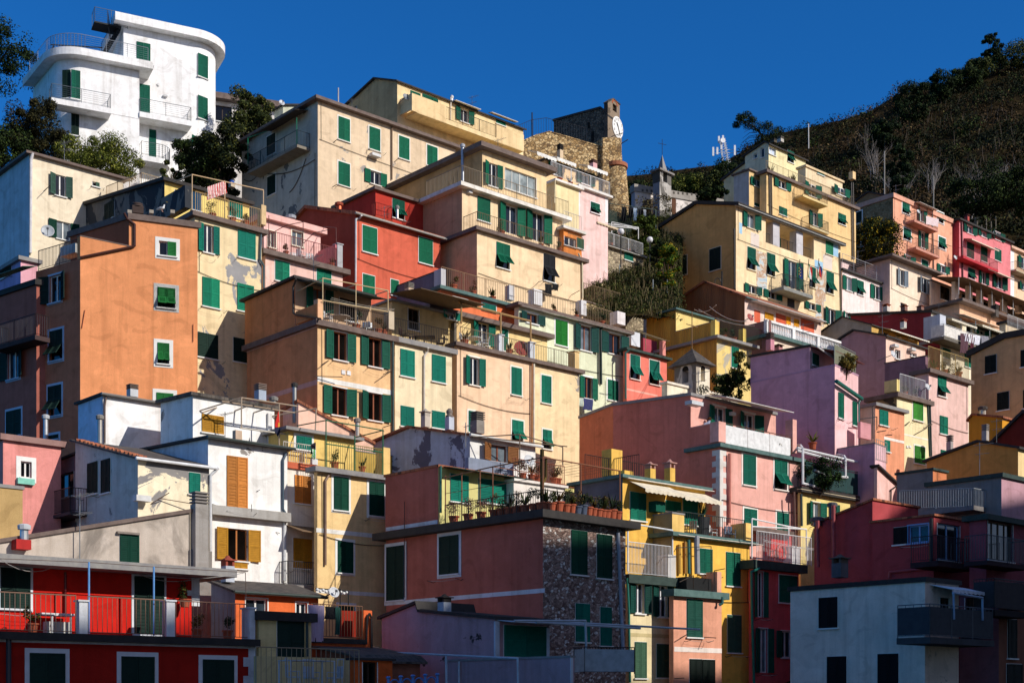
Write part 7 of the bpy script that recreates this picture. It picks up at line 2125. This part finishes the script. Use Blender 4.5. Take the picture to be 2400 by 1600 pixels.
# potted plants on the mauve terrace
T(1000, 1050)
f = MAUVE.vols[0]['FR']; fl = MAUVE.vols[0]['FL']; z = MAUVE.vols[0]['zc']
TERRA = flat('a8563a', .85); BLUEP = flat('4a5468', .6)
PL = [leaf_mat('pot1', '141c0c', '36401c', '6a6a2c'), leaf_mat('pot2', '2a2010', '5a4a28', '8a7440'), leaf_mat('pot3', '141c14', '3a4a34', '6a7a5c')]
def potplant(p, r, h, kind, mat, leafm, label, group=None):
    o = empty('potted_plant', p, label, 'potted plant', group)
    mb = MB(); mb.lathe(p, [(r * .7, 0), (r * .95, h), (r * 1.08, h), (r * 1.08, h * .85), (r * .9, h * .82)], 12); mb.build('pot', mat, o, p)
    mb = MB(); t = p + Z * h
    if kind == 'agave':
        for _ in range(26):
            a = random.uniform(0, 6.28); k = random.uniform(.5, 1); e = Vector((math.cos(a), math.sin(a), random.uniform(.7, 1.8))) * r * 2.0 * k; w = Vector((-math.sin(a), math.cos(a), 0)) * r * .2
            mb.quad([t - w, t + w, t + e * .6 + w * .8, t + e, t + e * .6 - w * .8])
    elif kind == 'cactus':
        mb.tube([t, t + Z * 2.3], .09, 8); mb.tube([t + Z * .8, t + Vector((.16, 0, 1.1)), t + Vector((.17, 0, 1.9))], .06, 7)
    else:
        for _ in range(5): leaves(mb, t + Vector((random.uniform(-r, r) * .8, random.uniform(-r, r) * .8, random.uniform(.1, r * 2.6))), r * .8, 70, .035)
    mb.build('foliage', leafm, o, p); return o
xs = [1150, 1215, 1280, 1335, 1385, 1440, 1490, 1535, 1580, 1620, 1655, 1705, 1755]
spots = ['nearest the terrace corner', 'second from the terrace corner', 'third from the terrace corner', 'fourth from the corner, beside the blue pots', 'left of two blue-glazed pots', 'right of two blue-glazed pots', 'just right of the blue pots', 'wide one right of the blue pots', 'mid-right on the parapet', 'small one mid right', 'fourth from the right end', 'second from the right end', 'at the right end beside the corner post']
for i, x in enumerate(xs):
    blue = i in (4, 5)
    potplant(f.pt(f.S(x, .25), z, .25), random.uniform(.17, .24), random.uniform(.34, .48), ['bush', 'agave'][i % 2], BLUEP if blue else TERRA, PL[i % 3],
             ('blue-grey' if blue else 'terracotta') + ' pot on the mauve ledge, ' + ['bushy', 'spiky'][i % 2] + ', ' + spots[i], 'pots along the mauve terrace')
for i, (x, k) in enumerate(((1095, 'agave'), (1060, 'cactus'), (990, 'bush'), (905, 'agave'), (830, 'bush'), (760, 'agave'), (690, 'bush'), (620, 'bush'), (500, 'bush'), (380, 'bush'), (250, 'bush'))):
    lm = leaf_mat('pinkish', '4a2c30', '8a5a5c', 'a07a6a') if x in (500, 380, 250) else PL[i % 3]
    potplant(fl.pt(fl.S(x, -.3), z, -.3), .24 if k != 'cactus' else .28, .42, k, TERRA, lm, {1095: 'spiky agave pot at the mauve terrace corner', 1060: 'tall column cactus pot on the mauve terrace', 990: 'bushy pot just left of the cactus', 905: 'spiky pot two places left of the cactus', 830: 'bushy pot left of the green door rail', 760: 'small spiky pot amid the mauve side ledge', 690: 'yellow-leaved bushy pot on the mauve side ledge',
               620: 'dark bushy pot right of the pink flowering ones on the mauve side ledge', 500: 'faded pink hydrangea pot, rightmost of three', 380: 'faded pink hydrangea pot, middle of three', 250: 'faded pink hydrangea pot, leftmost of three'}[x], 'pots along the mauve terrace')
# pots behind, on the white weathered terrace
fw = HOUSES['whitegable'].vols[0]['FR']
zt = fw.Zv(950, 300, 2.0)
o = empty('pot_terrace', fw.hit(950, 300, 1.5), 'small railed terrace block with flower pots between white and salmon houses', 'terrace')
mb = MB(); a0, a1 = fw.S(800, 2.0), fw.S(1270, 2.0); fw.fbox(mb, a0, a1, terrain_z(0, 66) - 1, zt - .12, -.0, 2.0, 0); fw.fbox(mb, a0 - .1, a1 + .1, zt - .12, zt, -.0, 2.15, 0); mb.build('wall', wm('ece4dc'), o, o.location)
hh = HOUSES['whitegable']; _r = hh.root, hh.o; hh.root, hh.o = o, o.location.copy()
hh.rail([fw.pt(a0, zt, 1.95), fw.pt(a1, zt, 1.95)], 1.0, '8a4a34', gap=.14); hh.root, hh.o = _r
for i, x in enumerate((880, 965, 1020, 1170, 1205)):
    potplant(fw.pt(fw.S(x, 1.75), zt, 1.75), .2, .38, ['bush', 'agave'][i % 2], TERRA, PL[i % 3], 'terracotta pot behind the rust rail below the dish, ' + ['leftmost', 'second from left', 'third from left', 'fourth from left', 'rightmost'][i], 'pots behind the rust rail')
T(0, 1200)
f = HOUSES['red'].vols[0]['FR']; z = HOUSES['red'].vols[0]['zc']
for i, (x, l) in enumerate(((300, 'plant pot left of the air conditioner on the red terrace'), (1810, 'plant pot behind the right railing of the red terrace'), (2090, 'trailing plant pot at the right end of the red terrace'))):
    potplant(f.pt(f.S(x, -.8), z, -.8), .2, .36, 'bush', TERRA, PL[i % 3], l)
potplant(put(HOUSES['red'].vols[1]['FR'], 1700, 870, .5), .22, .3, 'bush', TERRA, PL[0], 'small bush by the toothed white corner of the red house')
T(1500, 250)
f = YH.vols[0]['FR']; z = YH.vols[0]['zc']
for i, (x, of) in enumerate(((1200, -1.0), (1400, -1.0), (1515, -1.3), (1560, -1.2))):
    potplant(f.pt(f.S(x, of), z, of), .3, .45, 'agave' if i < 2 else 'bush', TERRA, PL[0], 'terrace plant on the tall yellow house, ' + ['palm at the left end', 'palm below the penthouse shutter', 'bush left of the annex', 'bush in front of the annex'][i], 'plants on the tall yellow house terrace')
T(1800, 900)
yf = HOUSES['lavender'].vols[0]['FL']; q_ = put(yf, 410, 600, 1.2)
potplant(Vector((q_.x, q_.y, q_.z)), .25, .4, 'agave', TERRA, leaf_mat('yucca', '2a3014', '7a7a3c', 'a09a58'), 'yucca pot on the ledge beside the lavender side wall')
T(1900, 650, 4.704)
f = HOUSES['pinktall'].vols[0]['FR']; z = HOUSES['pinktall'].vols[0]['zc']
for i, (x, of, hq) in enumerate(((1365, -.8, .5), (1470, -.6, .5), (1500, -.9, .4), (1590, -.7, .5), (1630, -.5, .6))):
    potplant(f.pt(f.S(x, of), z, of), .25, hq, 'bush' if i % 2 else 'agave', TERRA, PL[i % 3], 'pot on the tall pink house terrace, ' + ['leftmost', 'second from left', 'middle one', 'second from right', 'rightmost'][i], 'pots on the tall pink terrace')

# ================= cloths, flags and laundry =================
def hang(name, pts_top, drop, mat, label, cat, folds=.05, group=None, taper=0.0, n=10):
    a, b = pts_top; mb = MB(); d = b - a; w = Vector((d.y, -d.x, 0)).normalized()
    cols = []
    for i in range(n + 1):
        t = i / n; col = []
        for j in range(5):
            q = a + d * (t * (1 - taper * j / 4)) - Z * drop * j / 4 + w * folds * math.sin(t * 14 + j) * (j / 4 + .2); col.append(q)
        cols.append(col)
    for i in range(n):
        for j in range(4): mb.quad([cols[i][j], cols[i + 1][j], cols[i + 1][j + 1], cols[i][j + 1]])
    o = mb.build(name, mat, None, a); o.location = a
    return tag(o, label, cat, group)
T(500, 1200)
f = HOUSES['orangeter'].vols[0]['FR']
hang('towel', (put(f, 868, 845, .16), put(f, 1018, 855, .16)), 1.45, cloth('a890b0', 'cabcd0', 9), 'lilac waffle towel hanging over the dark red terrace rail', 'towel')
hang('towel', (put(f, 1025, 862, .16), put(f, 1135, 870, .16)), .5, cloth('16161a'), 'black cloth on the dark red terrace rail', 'cloth'); hang('towel', (put(f, 1120, 868, .2), put(f, 1168, 872, .2)), 1.1, cloth('123a30', '2a5a50', 5), 'dark green towel with pale fringe on the dark red terrace rail', 'towel')
T(0, 350)
f = HOUSES['peelyellow'].vols[0]['FR']
hang('striped_cloth', (put(f, 1905, 345, .0), put(f, 2065, 290, -.1)), .75, cloth('c03028', 'e8dcd8', 4), 'red and white striped cloth blown on the pipe frame', 'cloth', .1, taper=-.2)
T(1000, 200)
p = ray(1472, 484) * 117
for i, (dx, w, dr, c, l) in enumerate(((-.6, 1.0, 2.6, '101214', 'black garments at the left of the clothes line below the chapel'), (.7, .9, 1.9, '14161a', 'dark shirt second on the clothes line below the chapel'), (1.7, .7, 2.2, 'b8c8d8', 'pale blue shirt on the clothes line below the chapel'), (2.5, 1.0, 1.9, '101216', 'black top near the right of the clothes line below the chapel'), (3.6, .5, 1.5, 'c8ccd0', 'small pale cloth at the right end of the clothes line below the chapel'))):
    hang('laundry', (p + Vector((dx * .45 - .3, 0, -.06 * i)), p + Vector(((dx + w) * .45 - .3, .1, -.06 * i))), dr * .48, cloth(c), l, 'laundry', .1, 'washing below the chapel')
mb = MB(); mb.tube([p + Vector((-2, 0, -1.8)), p + Vector((-2, 0, .3)), p + Vector((2.4, .2, -.2)), p + Vector((2.4, .2, -2.2))], .03, 5); tag(mb.build('clothes_line', flat('6a7a70', .5), None), 'green clothes line frame on the slope below the chapel', 'clothes line')
mb = MB(); q0, q1 = ray(1428, 520) * 117, ray(1480, 535) * 117.5
for i in range(26): q = q0.lerp(q1, i / 25); mb.tube([q - Z * .8, q + Z * 1.0], .025, 4)
mb.tube([q0 + Z, q1 + Z], .03, 4); tag(mb.build('garden_fence', flat('4a5a50', .5), None), 'green mesh fence on the slope left of the clothes line', 'fence')
mb = MB(); q0, q1, q2 = ray(1424, 520) * 118, ray(1500, 545) * 119, ray(1500, 600) * 119
mb.box(q0.lerp(q1, .5) - Z * 2.5, (q1 - q0) / 2, Vector((0, .3, 0)), Z * 2.0); tag(mb.build('garden_wall', ST1, None), 'rubble garden wall below the green fence', 'wall')
T(1900, 650, 4.704)
f = HOUSES['maroon'].vols[0]['FR']
for i, (x0, x1, dr, c, l) in enumerate(((1650, 1740, 1.6, '5a3a44', 'dark purple garment at the left of the white balcony line'), (1690, 1740, .6, 'e4e4ee', 'white cloth over the purple garment on the white balcony line'), (1745, 1800, .7, 'f0f0f4', 'white sheet in the middle of the white balcony line'), (1762, 1800, 1.1, '6a2a3a', 'wine red garment below the white sheet on the balcony line'), (1805, 1868, .8, 'e8e8f0', 'white sheet at the right of the white balcony line'), (1880, 1960, .9, '8a8a94', 'grey cloth on the white balcony right part'))):
    y = 615 + (x0 - 1650) * .12; hang('laundry', (put(f, x0, y, 1.35), put(f, x1, y + 8, 1.35)), dr, cloth(c), l, 'laundry', .06, 'washing on the white balcony')
T(1800, 350)
f = HOUSES['coral'].vols[0]['FR']
hang('laundry', (put(f, 1452, 612, 1.2), put(f, 1568, 640, 1.2)), .9, cloth('c8a8a8', 'e8dcdc', 2), 'pinkish bedding hanging on the upper coral balcony', 'laundry')
T(1500, 600)
f = HOUSES['palazzo'].vols[0]['FR']
def flag(x, y0, y1, cols, label, off=1.5):
    top = put(f, x + 4, y0, off); base = put(f, x - 15, y1 + 30, off - .6)
    o = empty('flag', base, label, 'flag', 'flags on the town hall balcony')
    mb = MB(); mb.tube([base, top + Z * .4], .03, 6); mb.build('flag_pole', flat('3a3a3a', .4), o, base)
    H_ = (put(f, x, y0, off) - put(f, x, y1, off)).z; n = len(cols); W = .42
    for i, c in enumerate(cols):
        mb = MB()
        for j in range(6):
            za, zb_ = top.z - H_ * j / 6, top.z - H_ * (j + 1) / 6
            def w(k, zz, jj): 
                q = top + f.d * (W * (k / n) * (1 + .25 * jj / 6) - .05) + f.n * .07 * math.sin(k * 2.2 + jj * .7); return Vector((q.x, q.y, zz - .25 * k / n))
            mb.quad([w(i, za, j), w(i + 1, za, j), w(i + 1, zb_, j + 1), w(i, zb_, j + 1)])
        mb.build('stripe', cloth(c), o, base)
    return o
flag(1465, 75, 195, ['16285a', '1a2f6a', '14244e'], 'dark blue flag with gold stars on the town hall balcony')
o = [x for x in bpy.data.objects if x.name.startswith('flag') and x.type == 'EMPTY'][-1]
mb = MB()
for i in range(6):
    q = put(f, 1462 + (i % 2) * 14, 110 + i * 14, 1.62); mb.box(q, f.d * .035, f.n * .004, Z * .035)
mb.build('stars', flat('e0b828', .6), o, o.location)
flag(1548, 70, 195, ['1a6a3a', 'e4e4e0', 'c42a22'], 'green white and red tricolour on the town hall balcony')
flag(1640, 65, 180, ['1a5a3a', 'c83228', '24366a'], 'green, red and blue flag at the right of the town hall balcony')
T(500, 750)
f = HOUSES['white2'].vols[1]['FR']
o = empty('flag', put(f, 600, 1080, 1.75), 'red and navy pennant tied to the pipe frame of the white terrace', 'flag')
for c, pts in (('cc2a20', [(598, 832), (610, 950), (608, 985), (570, 990), (565, 960)]), ('d89a30', [(596, 940), (609, 940), (610, 975), (594, 985)]), ('1c2240', [(566, 985), (610, 980), (612, 1030), (590, 1070), (570, 1030)])):
    mb = MB(); mb.prism([put(f, x, y, 1.76 + (.01 if c == 'd89a30' else 0)) for x, y in pts], f.n * .012); mb.build('stripe', cloth(c), o, o.location)
f = HOUSES['narrow'].vols[0]['FR']
hang('beach_towel', (put(f, 895, 1140, .1), put(f, 940, 1120, .1)), .5, cloth('2a2230'), 'dark cloth on the parapet above the narrow white house', 'cloth'); hang('beach_towel', (put(f, 905, 1180, .15), put(f, 942, 1190, .15)), .45, cloth('3aa84a', 'd8e0d8', 3), 'green and white cloth on the parapet above the narrow white house', 'cloth')
T(1000, 500)
f = HOUSES['stepped'].vols[0]['FR']
for x0, x1, dr, l in ((1085, 1150, .8, 'black garment under the black shuttered window'), (1150, 1212, .45, 'short black cloth under the black shuttered window')):
    hang('laundry', (put(f, x0, 642, .5), put(f, x1, 652, .5)), dr, cloth('0e0f11'), l, 'laundry', .06)
T(1000, 750)
f = HOUSES['palegreen'].vols[0]['FR']
hang('laundry', (put(f, 1440, 715, .6), put(f, 1528, 730, .6)), .75, cloth('3a3f70'), 'navy blue cloth under the pale green house window', 'laundry')
hang('laundry', (put(f, 1405, 712, .6), put(f, 1440, 716, .6)), .55, cloth('c8d4cc'), 'pale cloth beside the navy one at the pale green house', 'laundry')

# street lamps
T(1500, 600)
p = at(752, 270, 107); o = empty('street_lamp', p, 'dark hooked street lamp before the town hall side wall', 'street lamp')
mb = MB(); mb.tube([p - Z * 4, p + Z * 1.1], .05, 6); mb.tube([p + Z * .1, p + Vector((-.15, 0, .5)), p + Vector((-.35, 0, .58)), p + Vector((-.52, 0, .45)), p + Vector((-.56, 0, .15))], .03, 6); mb.build('post', flat('24282c', .5), o, p)
mb = MB(); mb.lathe(p + Vector((-.56, 0, -.05)), [(.14, 0), (.1, .1), (.03, .2)], 12); mb.build('lamp_shade', flat('1c2024', .5), o, p)
for px, py, Y, l in ((1523, 562, 108, 'white globe lamp on a post in the bushes beside the town hall'), (1455, 543, 99.5, 'white globe lamp on the rubble house terrace')):
    p = ray(px, py) * Y; o = empty('globe_lamp', p - Z * 2.4, l, 'lamp')
    mb = MB(); mb.lathe(p - Z * .25, [(.03, 0), (.2, .08), (.26, .25), (.2, .42), (.03, .5)], 14); mb.build('globe', flat('e8e8ea', .3), o, o.location, True)
    mb = MB(); mb.tube([p - Z * 2.6, p - Z * .22], .04, 6); mb.build('post', flat('2a2e30', .5), o, o.location)
# gull
T(0, 350)
f = HOUSES['orange'].vols[2]['FR']; p = put(f, 1488, 572, -.3)
o = empty('gull', p, 'white gull with grey wing standing on the orange house roof', 'bird')
def skin(name, verts, edges, radii, mat, parent, org, sub=2):
    me = bpy.data.meshes.new(name); me.from_pydata([tuple(Vector(v)) for v in verts], edges, []); me.materials.append(mat)
    ob = bpy.data.objects.new(name, me); COL.objects.link(ob); ob.parent = parent
    m = ob.modifiers.new('skin', 'SKIN'); m.use_smooth_shade = True
    for i, r in enumerate(radii): me.skin_vertices[0].data[i].radius = (r, r)
    me.skin_vertices[0].data[0].use_root = True
    s_ = ob.modifiers.new('sub', 'SUBSURF'); s_.levels = sub; s_.render_levels = sub
    return ob
k = .85
skin('body', [(0, 0, .2 * k), (-.14 * k, 0, .17 * k), (-.3 * k, 0, .12 * k), (.1 * k, 0, .25 * k), (.13 * k, 0, .36 * k), (.15 * k, 0, .42 * k), (.2 * k, 0, .42 * k)], [(0, 1), (1, 2), (0, 3), (3, 4), (4, 5), (5, 6)], [.1 * k, .08 * k, .03 * k, .085 * k, .055 * k, .06 * k, .025 * k], flat('ececea', .7), o, p)
mb = MB()
for s1 in (-1, 1):
    mb.prism([p + Vector((.08 * k, s1 * .1 * k, .28 * k)), p + Vector((-.1 * k, s1 * .12 * k, .28 * k)), p + Vector((-.38 * k, s1 * .05 * k, .13 * k)), p + Vector((-.1 * k, s1 * .13 * k, .15 * k)), p + Vector((.05 * k, s1 * .12 * k, .17 * k))], Vector((0, s1 * .015, 0)))
mb.build('wing', flat('9a9ea6', .7), o, p)
mb = MB(); mb.tube([p + Vector((.22, 0, .525)), p + Vector((.34, 0, .5))], .02, 6, r2=.006); mb.build('beak', flat('c8a030', .5), o, p)
for s1 in (-1, 1):
    mb = MB(); mb.tube([p + Vector((0, s1 * .05, .15)), p + Vector((.01, s1 * .05, 0))], .012, 5); mb.tube([p + Vector((.01, s1 * .05, .01)), p + Vector((.07, s1 * .06, .005))], .012, 5); mb.build('leg', flat('c89a8a', .6), o, p)
# person on the salmon terrace, only head and shoulders above the parapet
T(1400, 900)
f = HOUSES['salmon'].vols[0]['FR']; fl = HOUSES['salmon'].vols[0]['FL']; z = HOUSES['salmon'].vols[0]['zc']
top = put(fl, 1022, 316, -1.2); p = Vector((top.x, top.y, top.z - 1.66))
o = empty('person', p, 'person in a pale blue patterned top leaning behind the salmon terrace parapet', 'person')
V = [(0, 0, .95), (0, 0, 1.15), (-.03, 0, 1.35), (0.02, 0, 1.46), (.05, 0, 1.6), (.18, -.02, 1.38), (.3, -.1, 1.16), (.26, -.3, 1.06), (-.2, -.02, 1.38), (-.32, -.12, 1.16), (-.26, -.32, 1.08), (.1, 0, .85), (.11, .0, .48), (.11, .03, .08), (-.1, 0, .85), (-.11, 0, .48), (-.11, .03, .08), (.11, -.12, .03), (-.11, -.12, .03)]
E = [(0, 1), (1, 2), (2, 3), (3, 4), (2, 5), (5, 6), (6, 7), (2, 8), (8, 9), (9, 10), (0, 11), (11, 12), (12, 13), (0, 14), (14, 15), (15, 16), (13, 17), (16, 18)]
Rr = [.15, .13, .15, .055, .095, .06, .045, .032, .06, .045, .032, .09, .06, .045, .09, .06, .045, .04, .04]
b_ = skin('body', V, E, Rr, flat('a8b4cc', .9, var=.4), o, p)
mb = MB(); leaves(mb, p + Vector((.05, .02, 1.64)), .115, 260, .03, (1, 1, 1), .75); mb.build('hair', leaf_mat('hair', '4a3020', '7a5434'), o, p)

# ================= aerials, cables and more pots: the clutter of the roofs and terraces =================
rc = random.Random(77)
def clutter_aerial(key, vi, fr, back, hgt):
    h = HOUSES[key]; v = h.vols[vi]; f = v['FR']; zt_ = v['zc']
    p = f.pt(v['lenR'] * fr, zt_, -back); mb = MB(); mb.tube([p - Z * .3, p + Z * hgt], .018, 5)
    u = Vector((.83, -.5, .05)).normalized(); w = u.cross(Z).normalized()
    for lev, L, n in ((.12, 1.0, 7), (.6, .7, 4)):
        c = p + Z * (hgt - lev); mb.tube([c - u * L * .3, c + u * L * .7], .012, 4)
        for i in range(n):
            q = c + u * L * (-.28 + .95 * i / n); mb.tube([q - w * (.26 - .02 * i), q + w * (.26 - .02 * i)], .008, 4)
    mb.build('antenna', flat('8a8a88', .4, .4), h.root, h.o)
for a_ in (('gable', 1, .5, 2.0, 2.2), ('peach', 0, .8, 3.5, 2.4), ('redmid', 0, .6, 2.5, 2.0), ('beige', 0, .4, 3.0, 2.4), ('topyellow', 0, .7, 2.0, 2.2), ('white', 0, .5, 2.2, 1.8), ('salmon', 2, .4, 2.0, 2.0), ('palazzo', 0, .7, 3.0, 2.6), ('browngable', 0, .5, 2.5, 2.2), ('mauvegable', 0, .5, 2.0, 2.4), ('palegreen', 0, .75, 2.6, 2.2), ('coral', 0, .3, 2.0, 2.4), ('pinkred', 0, .6, 2.0, 2.4), ('cream1', 0, .5, 2.0, 2.2), ('stepped', 2, .6, 2.5, 2.2), ('maroon', 2, .5, 2.5, 2.2), ('lavender', 1, .5, 1.5, 2.0), ('gold', 0, .4, 2.0, 2.0), ('greyshade', 0, .3, 2.0, 2.0), ('whitepink', 1, .5, 1.0, 2.0)):
    clutter_aerial(*a_)
def cable(key, A, B, sag=.4, r=.014):
    h = HOUSES[key]; mb = MB(); pts_ = []
    for i in range(13):
        t = i / 12; v = A.lerp(B, t); v.z -= sag * 4 * t * (1 - t); pts_.append(v)
    mb.tube(pts_, r, 4); mb.build('cable', flat('26231f', .6), h.root, h.o)
for key, vi in (('gable', 0), ('peach', 0), ('stepped', 0), ('beige', 0), ('white', 0), ('salmon', 0), ('palazzo', 0), ('yellow1', 0), ('redmid', 0), ('pinktall', 0), ('tallyellow', 0), ('coral', 0), ('palegreen', 0), ('peelyellow', 0), ('yellowmain', 0), ('pinkcream', 0)):
    v = HOUSES[key].vols[vi]; f = v['FR']
    z1 = v['zc'] - rc.uniform(2.9, 3.4)
    cable(key, f.pt(.1, z1, .05), f.pt(v['lenR'] - .1, z1 - rc.uniform(-.2, .3), .05), rc.uniform(.08, .22), .018)
    a0 = rc.choice([.25, v['lenR'] - .25]); cable(key, f.pt(a0, v['zc'] - .3, .04), f.pt(a0 + .02, z1 - .05, .04), .02, .014)
# washing brackets with lines under windows
for key in list(HOUSES):
    h = HOUSES[key]; k_ = 0
    for o_ in list(h.root.children) if h.root else []:
        if not o_.name.startswith('window') or o_.name.startswith('window_'): continue
        if rc.random() > .3: continue
        co_ = [v.co for v in o_.data.vertices]
        lo = min(co_, key=lambda c: c.z).z
        xs_ = sorted(co_, key=lambda c: c.x); A, B = xs_[0], xs_[-1]
        if (B - A).length < .5: continue
        d_ = Vector((B.x - A.x, B.y - A.y, 0)).normalized(); n_ = Vector((d_.y, -d_.x, 0))
        if n_.y > 0: n_ = -n_
        W_ = Vector((B.x - A.x, B.y - A.y, 0)).length
        base_ = Vector((A.x, A.y, lo - .12)) + h.o
        for q in (-.12, W_ + .12):
            mb = MB(); mb.tube([base_ + d_ * q, base_ + d_ * q + n_ * .12 - Z * .06, base_ + d_ * q + n_ * .5 + Z * .02], .014, 4); mb.build('drying_bracket', flat('2c2622', .6), h.root, h.o)
        mb = MB()
        for t in (.25, .45): mb.tube([base_ + d_ * -.12 + n_ * t, base_ + d_ * (W_ * .5) + n_ * t - Z * .05, base_ + d_ * (W_ + .12) + n_ * t], .006, 3)
        mb.build('clothes_line', flat('c8c4bc', .6), h.root, h.o)
def rowpots(key, vi, places, phrase, back=.35, face='FR'):
    v = HOUSES[key].vols[vi]; f = v[face]; L = v['lenR' if face == 'FR' else 'lenL']
    names_ = {1: ['the only one'], 2: ['left one', 'right one'], 3: ['leftmost', 'middle one', 'rightmost'], 4: ['leftmost', 'second from left', 'third from left', 'rightmost']}[len(places)]
    for i, t in enumerate(places):
        potplant(f.pt(L * t, v['zc'], -back), rc.uniform(.16, .24), rc.uniform(.3, .42), 'agave' if rc.random() < .3 else 'bush', TERRA, PL[rc.randrange(3)], 'terracotta potted plant ' + phrase + ', ' + names_[i], 'pots ' + phrase)
rowpots('gable', 0, (.55, .85, .93), 'behind the banded house terrace rail')
rowpots('stepped', 0, (.25, .62, .8), 'on the lower terrace of the stepped yellow house')
rowpots('peelyellow', 0, (.3, .6, .8), 'behind the peeling yellow house terrace rail')
rowpots('orangerow', 0, (.2, .45, .7), 'on the terrace above the orange strip')
rowpots('palegreen', 0, (.35, .55, .8), 'on the terrace above the pale green house')
rowpots('peach', 0, (.15, .75), 'on the long peach terrace')
rowpots('salmon', 0, (.35, .75), 'inside the salmon balcony panels')
rowpots('creamnarrow', 0, (.4, .7), 'behind the white rail of the narrow cream house')
rowpots('yellow1', 0, (.3, .7), 'on the narrow yellow house terrace')
rowpots('pink', 0, (.3, .9), 'on the pink house terrace')
rowpots('twotone', 0, (.3, .75), 'on the two-tone house terrace')
rowpots('stone', 0, (.3, .5, .8), 'on the rubble house terrace')
rowpots('ochre', 0, (.3, .6), 'behind the dark rail of the ochre house')
rowpots('balustrade', 0, (.3, .8), 'behind the white balustrade', 1.0)
rowpots('yellowplants', 0, (.2, .45, .65, .85), 'along the white pipe pergola', .2)

# ================= unseen shade-casting hill behind the camera, its ridge cut to the shade line =================
AZ, EL = math.radians(60), math.radians(31)
SUN = Vector((math.sin(AZ) * math.cos(EL), -math.cos(AZ) * math.cos(EL), math.sin(EL)))
s_h = Vector((math.sin(AZ), -math.cos(AZ), 0)); t_h = Vector((math.cos(AZ), math.sin(AZ), 0))
# boundary of the shade on the village: photo pixel and depth
pts = SHADE = [(-700, 1470, 40), (0, 1480, 46), (300, 1478, 49), (560, 1466, 54), (588, 1470, 55), (600, 1548, 56), (870, 1540, 57), (1000, 1400, 60), (1290, 1258, 59.3), (1455, 1285, 63.5), (1468, 1290, 64.3), (1468, 1600, 65.4), (1690, 1580, 68.4), (1752, 1440, 71), (1790, 1400, 71.5), (1870, 1345, 73), (2420, 1120, 68), (2700, 1000, 70)]
prof = []
D = 62.0
for px, py, Y in SHADE:
    P = ray(px, py) * Y; v = P.dot(t_h); u = P.dot(s_h); prof.append((v, P.z + (D - u) * math.tan(EL)))
prof.sort()
mb = MB()
i0 = 0
front = [s_h * D + t_h * v + Z * z_ for v, z_ in prof]
front = [front[0] - t_h * 30] + front + [front[-1] + t_h * 30]
n = len(front)
mb.v += [Vector((p.x, p.y, -26)) + s_h * -18 for p in front] + front + [p + s_h * 10 + Z * 3 for p in front] + [Vector((p.x, p.y, -26)) + s_h * 60 for p in front]
for r in range(3):
    for i in range(n - 1):
        a = r * n + i; mb.f.append([a, a + 1, a + n + 1, a + n]); mb.m.append(0)
tag(mb.build('shade_caster_hill', ground_mat('shade_caster_soil', '2a2416', '3a3a20', '4a4630'), None), kind='structure')

# ================= light, sky, camera =================
sd = bpy.data.lights.new('sun', 'SUN'); sd.energy = 4.3; sd.angle = math.radians(.5); sd.color = (1.0, .94, .85)
so = bpy.data.objects.new('sun', sd); COL.objects.link(so); so.rotation_euler = (-SUN).to_track_quat('-Z', 'Y').to_euler(); so.location = SUN * 200
w = bpy.data.worlds.new('World'); SC.world = w; w.use_nodes = True
nt = w.node_tree; bg = nt.nodes['Background']
sk = nt.nodes.new('ShaderNodeTexSky'); sk.sky_type = 'NISHITA'; sk.sun_disc = False
sk.sun_elevation = EL; sk.sun_rotation = math.pi - AZ; sk.air_density = 1.0; sk.dust_density = 1.2; sk.ozone_density = 5.0; sk.altitude = 1500
tint = nt.nodes.new('ShaderNodeMix'); tint.data_type = 'RGBA'; tint.blend_type = 'MULTIPLY'; tint.inputs[0].default_value = 1.0; tint.inputs[7].default_value = (.17, .97, 1.63, 1)
# deep polarised blue away from the sun, paler towards it
tc = nt.nodes.new('ShaderNodeTexCoord'); dt = nt.nodes.new('ShaderNodeVectorMath'); dt.operation = 'DOT_PRODUCT'; dt.inputs[1].default_value = SUN
nt.links.new(tc.outputs['Generated'], dt.inputs[0])
mr = nt.nodes.new('ShaderNodeMapRange'); mr.inputs[1].default_value = .12; mr.inputs[2].default_value = .55; nt.links.new(dt.outputs['Value'], mr.inputs[0])
tm = nt.nodes.new('ShaderNodeMix'); tm.data_type = 'RGBA'; nt.links.new(mr.outputs[0], tm.inputs[0]); tm.inputs[6].default_value = (.17, .97, 1.63, 1); tm.inputs[7].default_value = (1.5, 1.25, 1.25, 1)
nt.links.new(tm.outputs[2], tint.inputs[7])
nt.links.new(sk.outputs[0], tint.inputs[6]); nt.links.new(tint.outputs[2], bg.inputs[0]); bg.inputs[1].default_value = .086
cam = bpy.data.cameras.new('camera'); co = bpy.data.objects.new('camera', cam); COL.objects.link(co)
co.location = (0, 0, 0); co.rotation_euler = (math.pi / 2, 0, 0)
cam.sensor_fit = 'HORIZONTAL'; cam.sensor_width = 36; cam.lens = 36 * F / 2400; cam.shift_y = (HY - 800) / 2400
cam.clip_start = .5; cam.clip_end = 3000
SC.camera = co
SC.view_settings.view_transform = 'Standard'; SC.view_settings.look = 'None'; SC.view_settings.exposure = 0; SC.view_settings.gamma = 1
SC.cycles.max_bounces = 6; SC.cycles.use_denoising = True
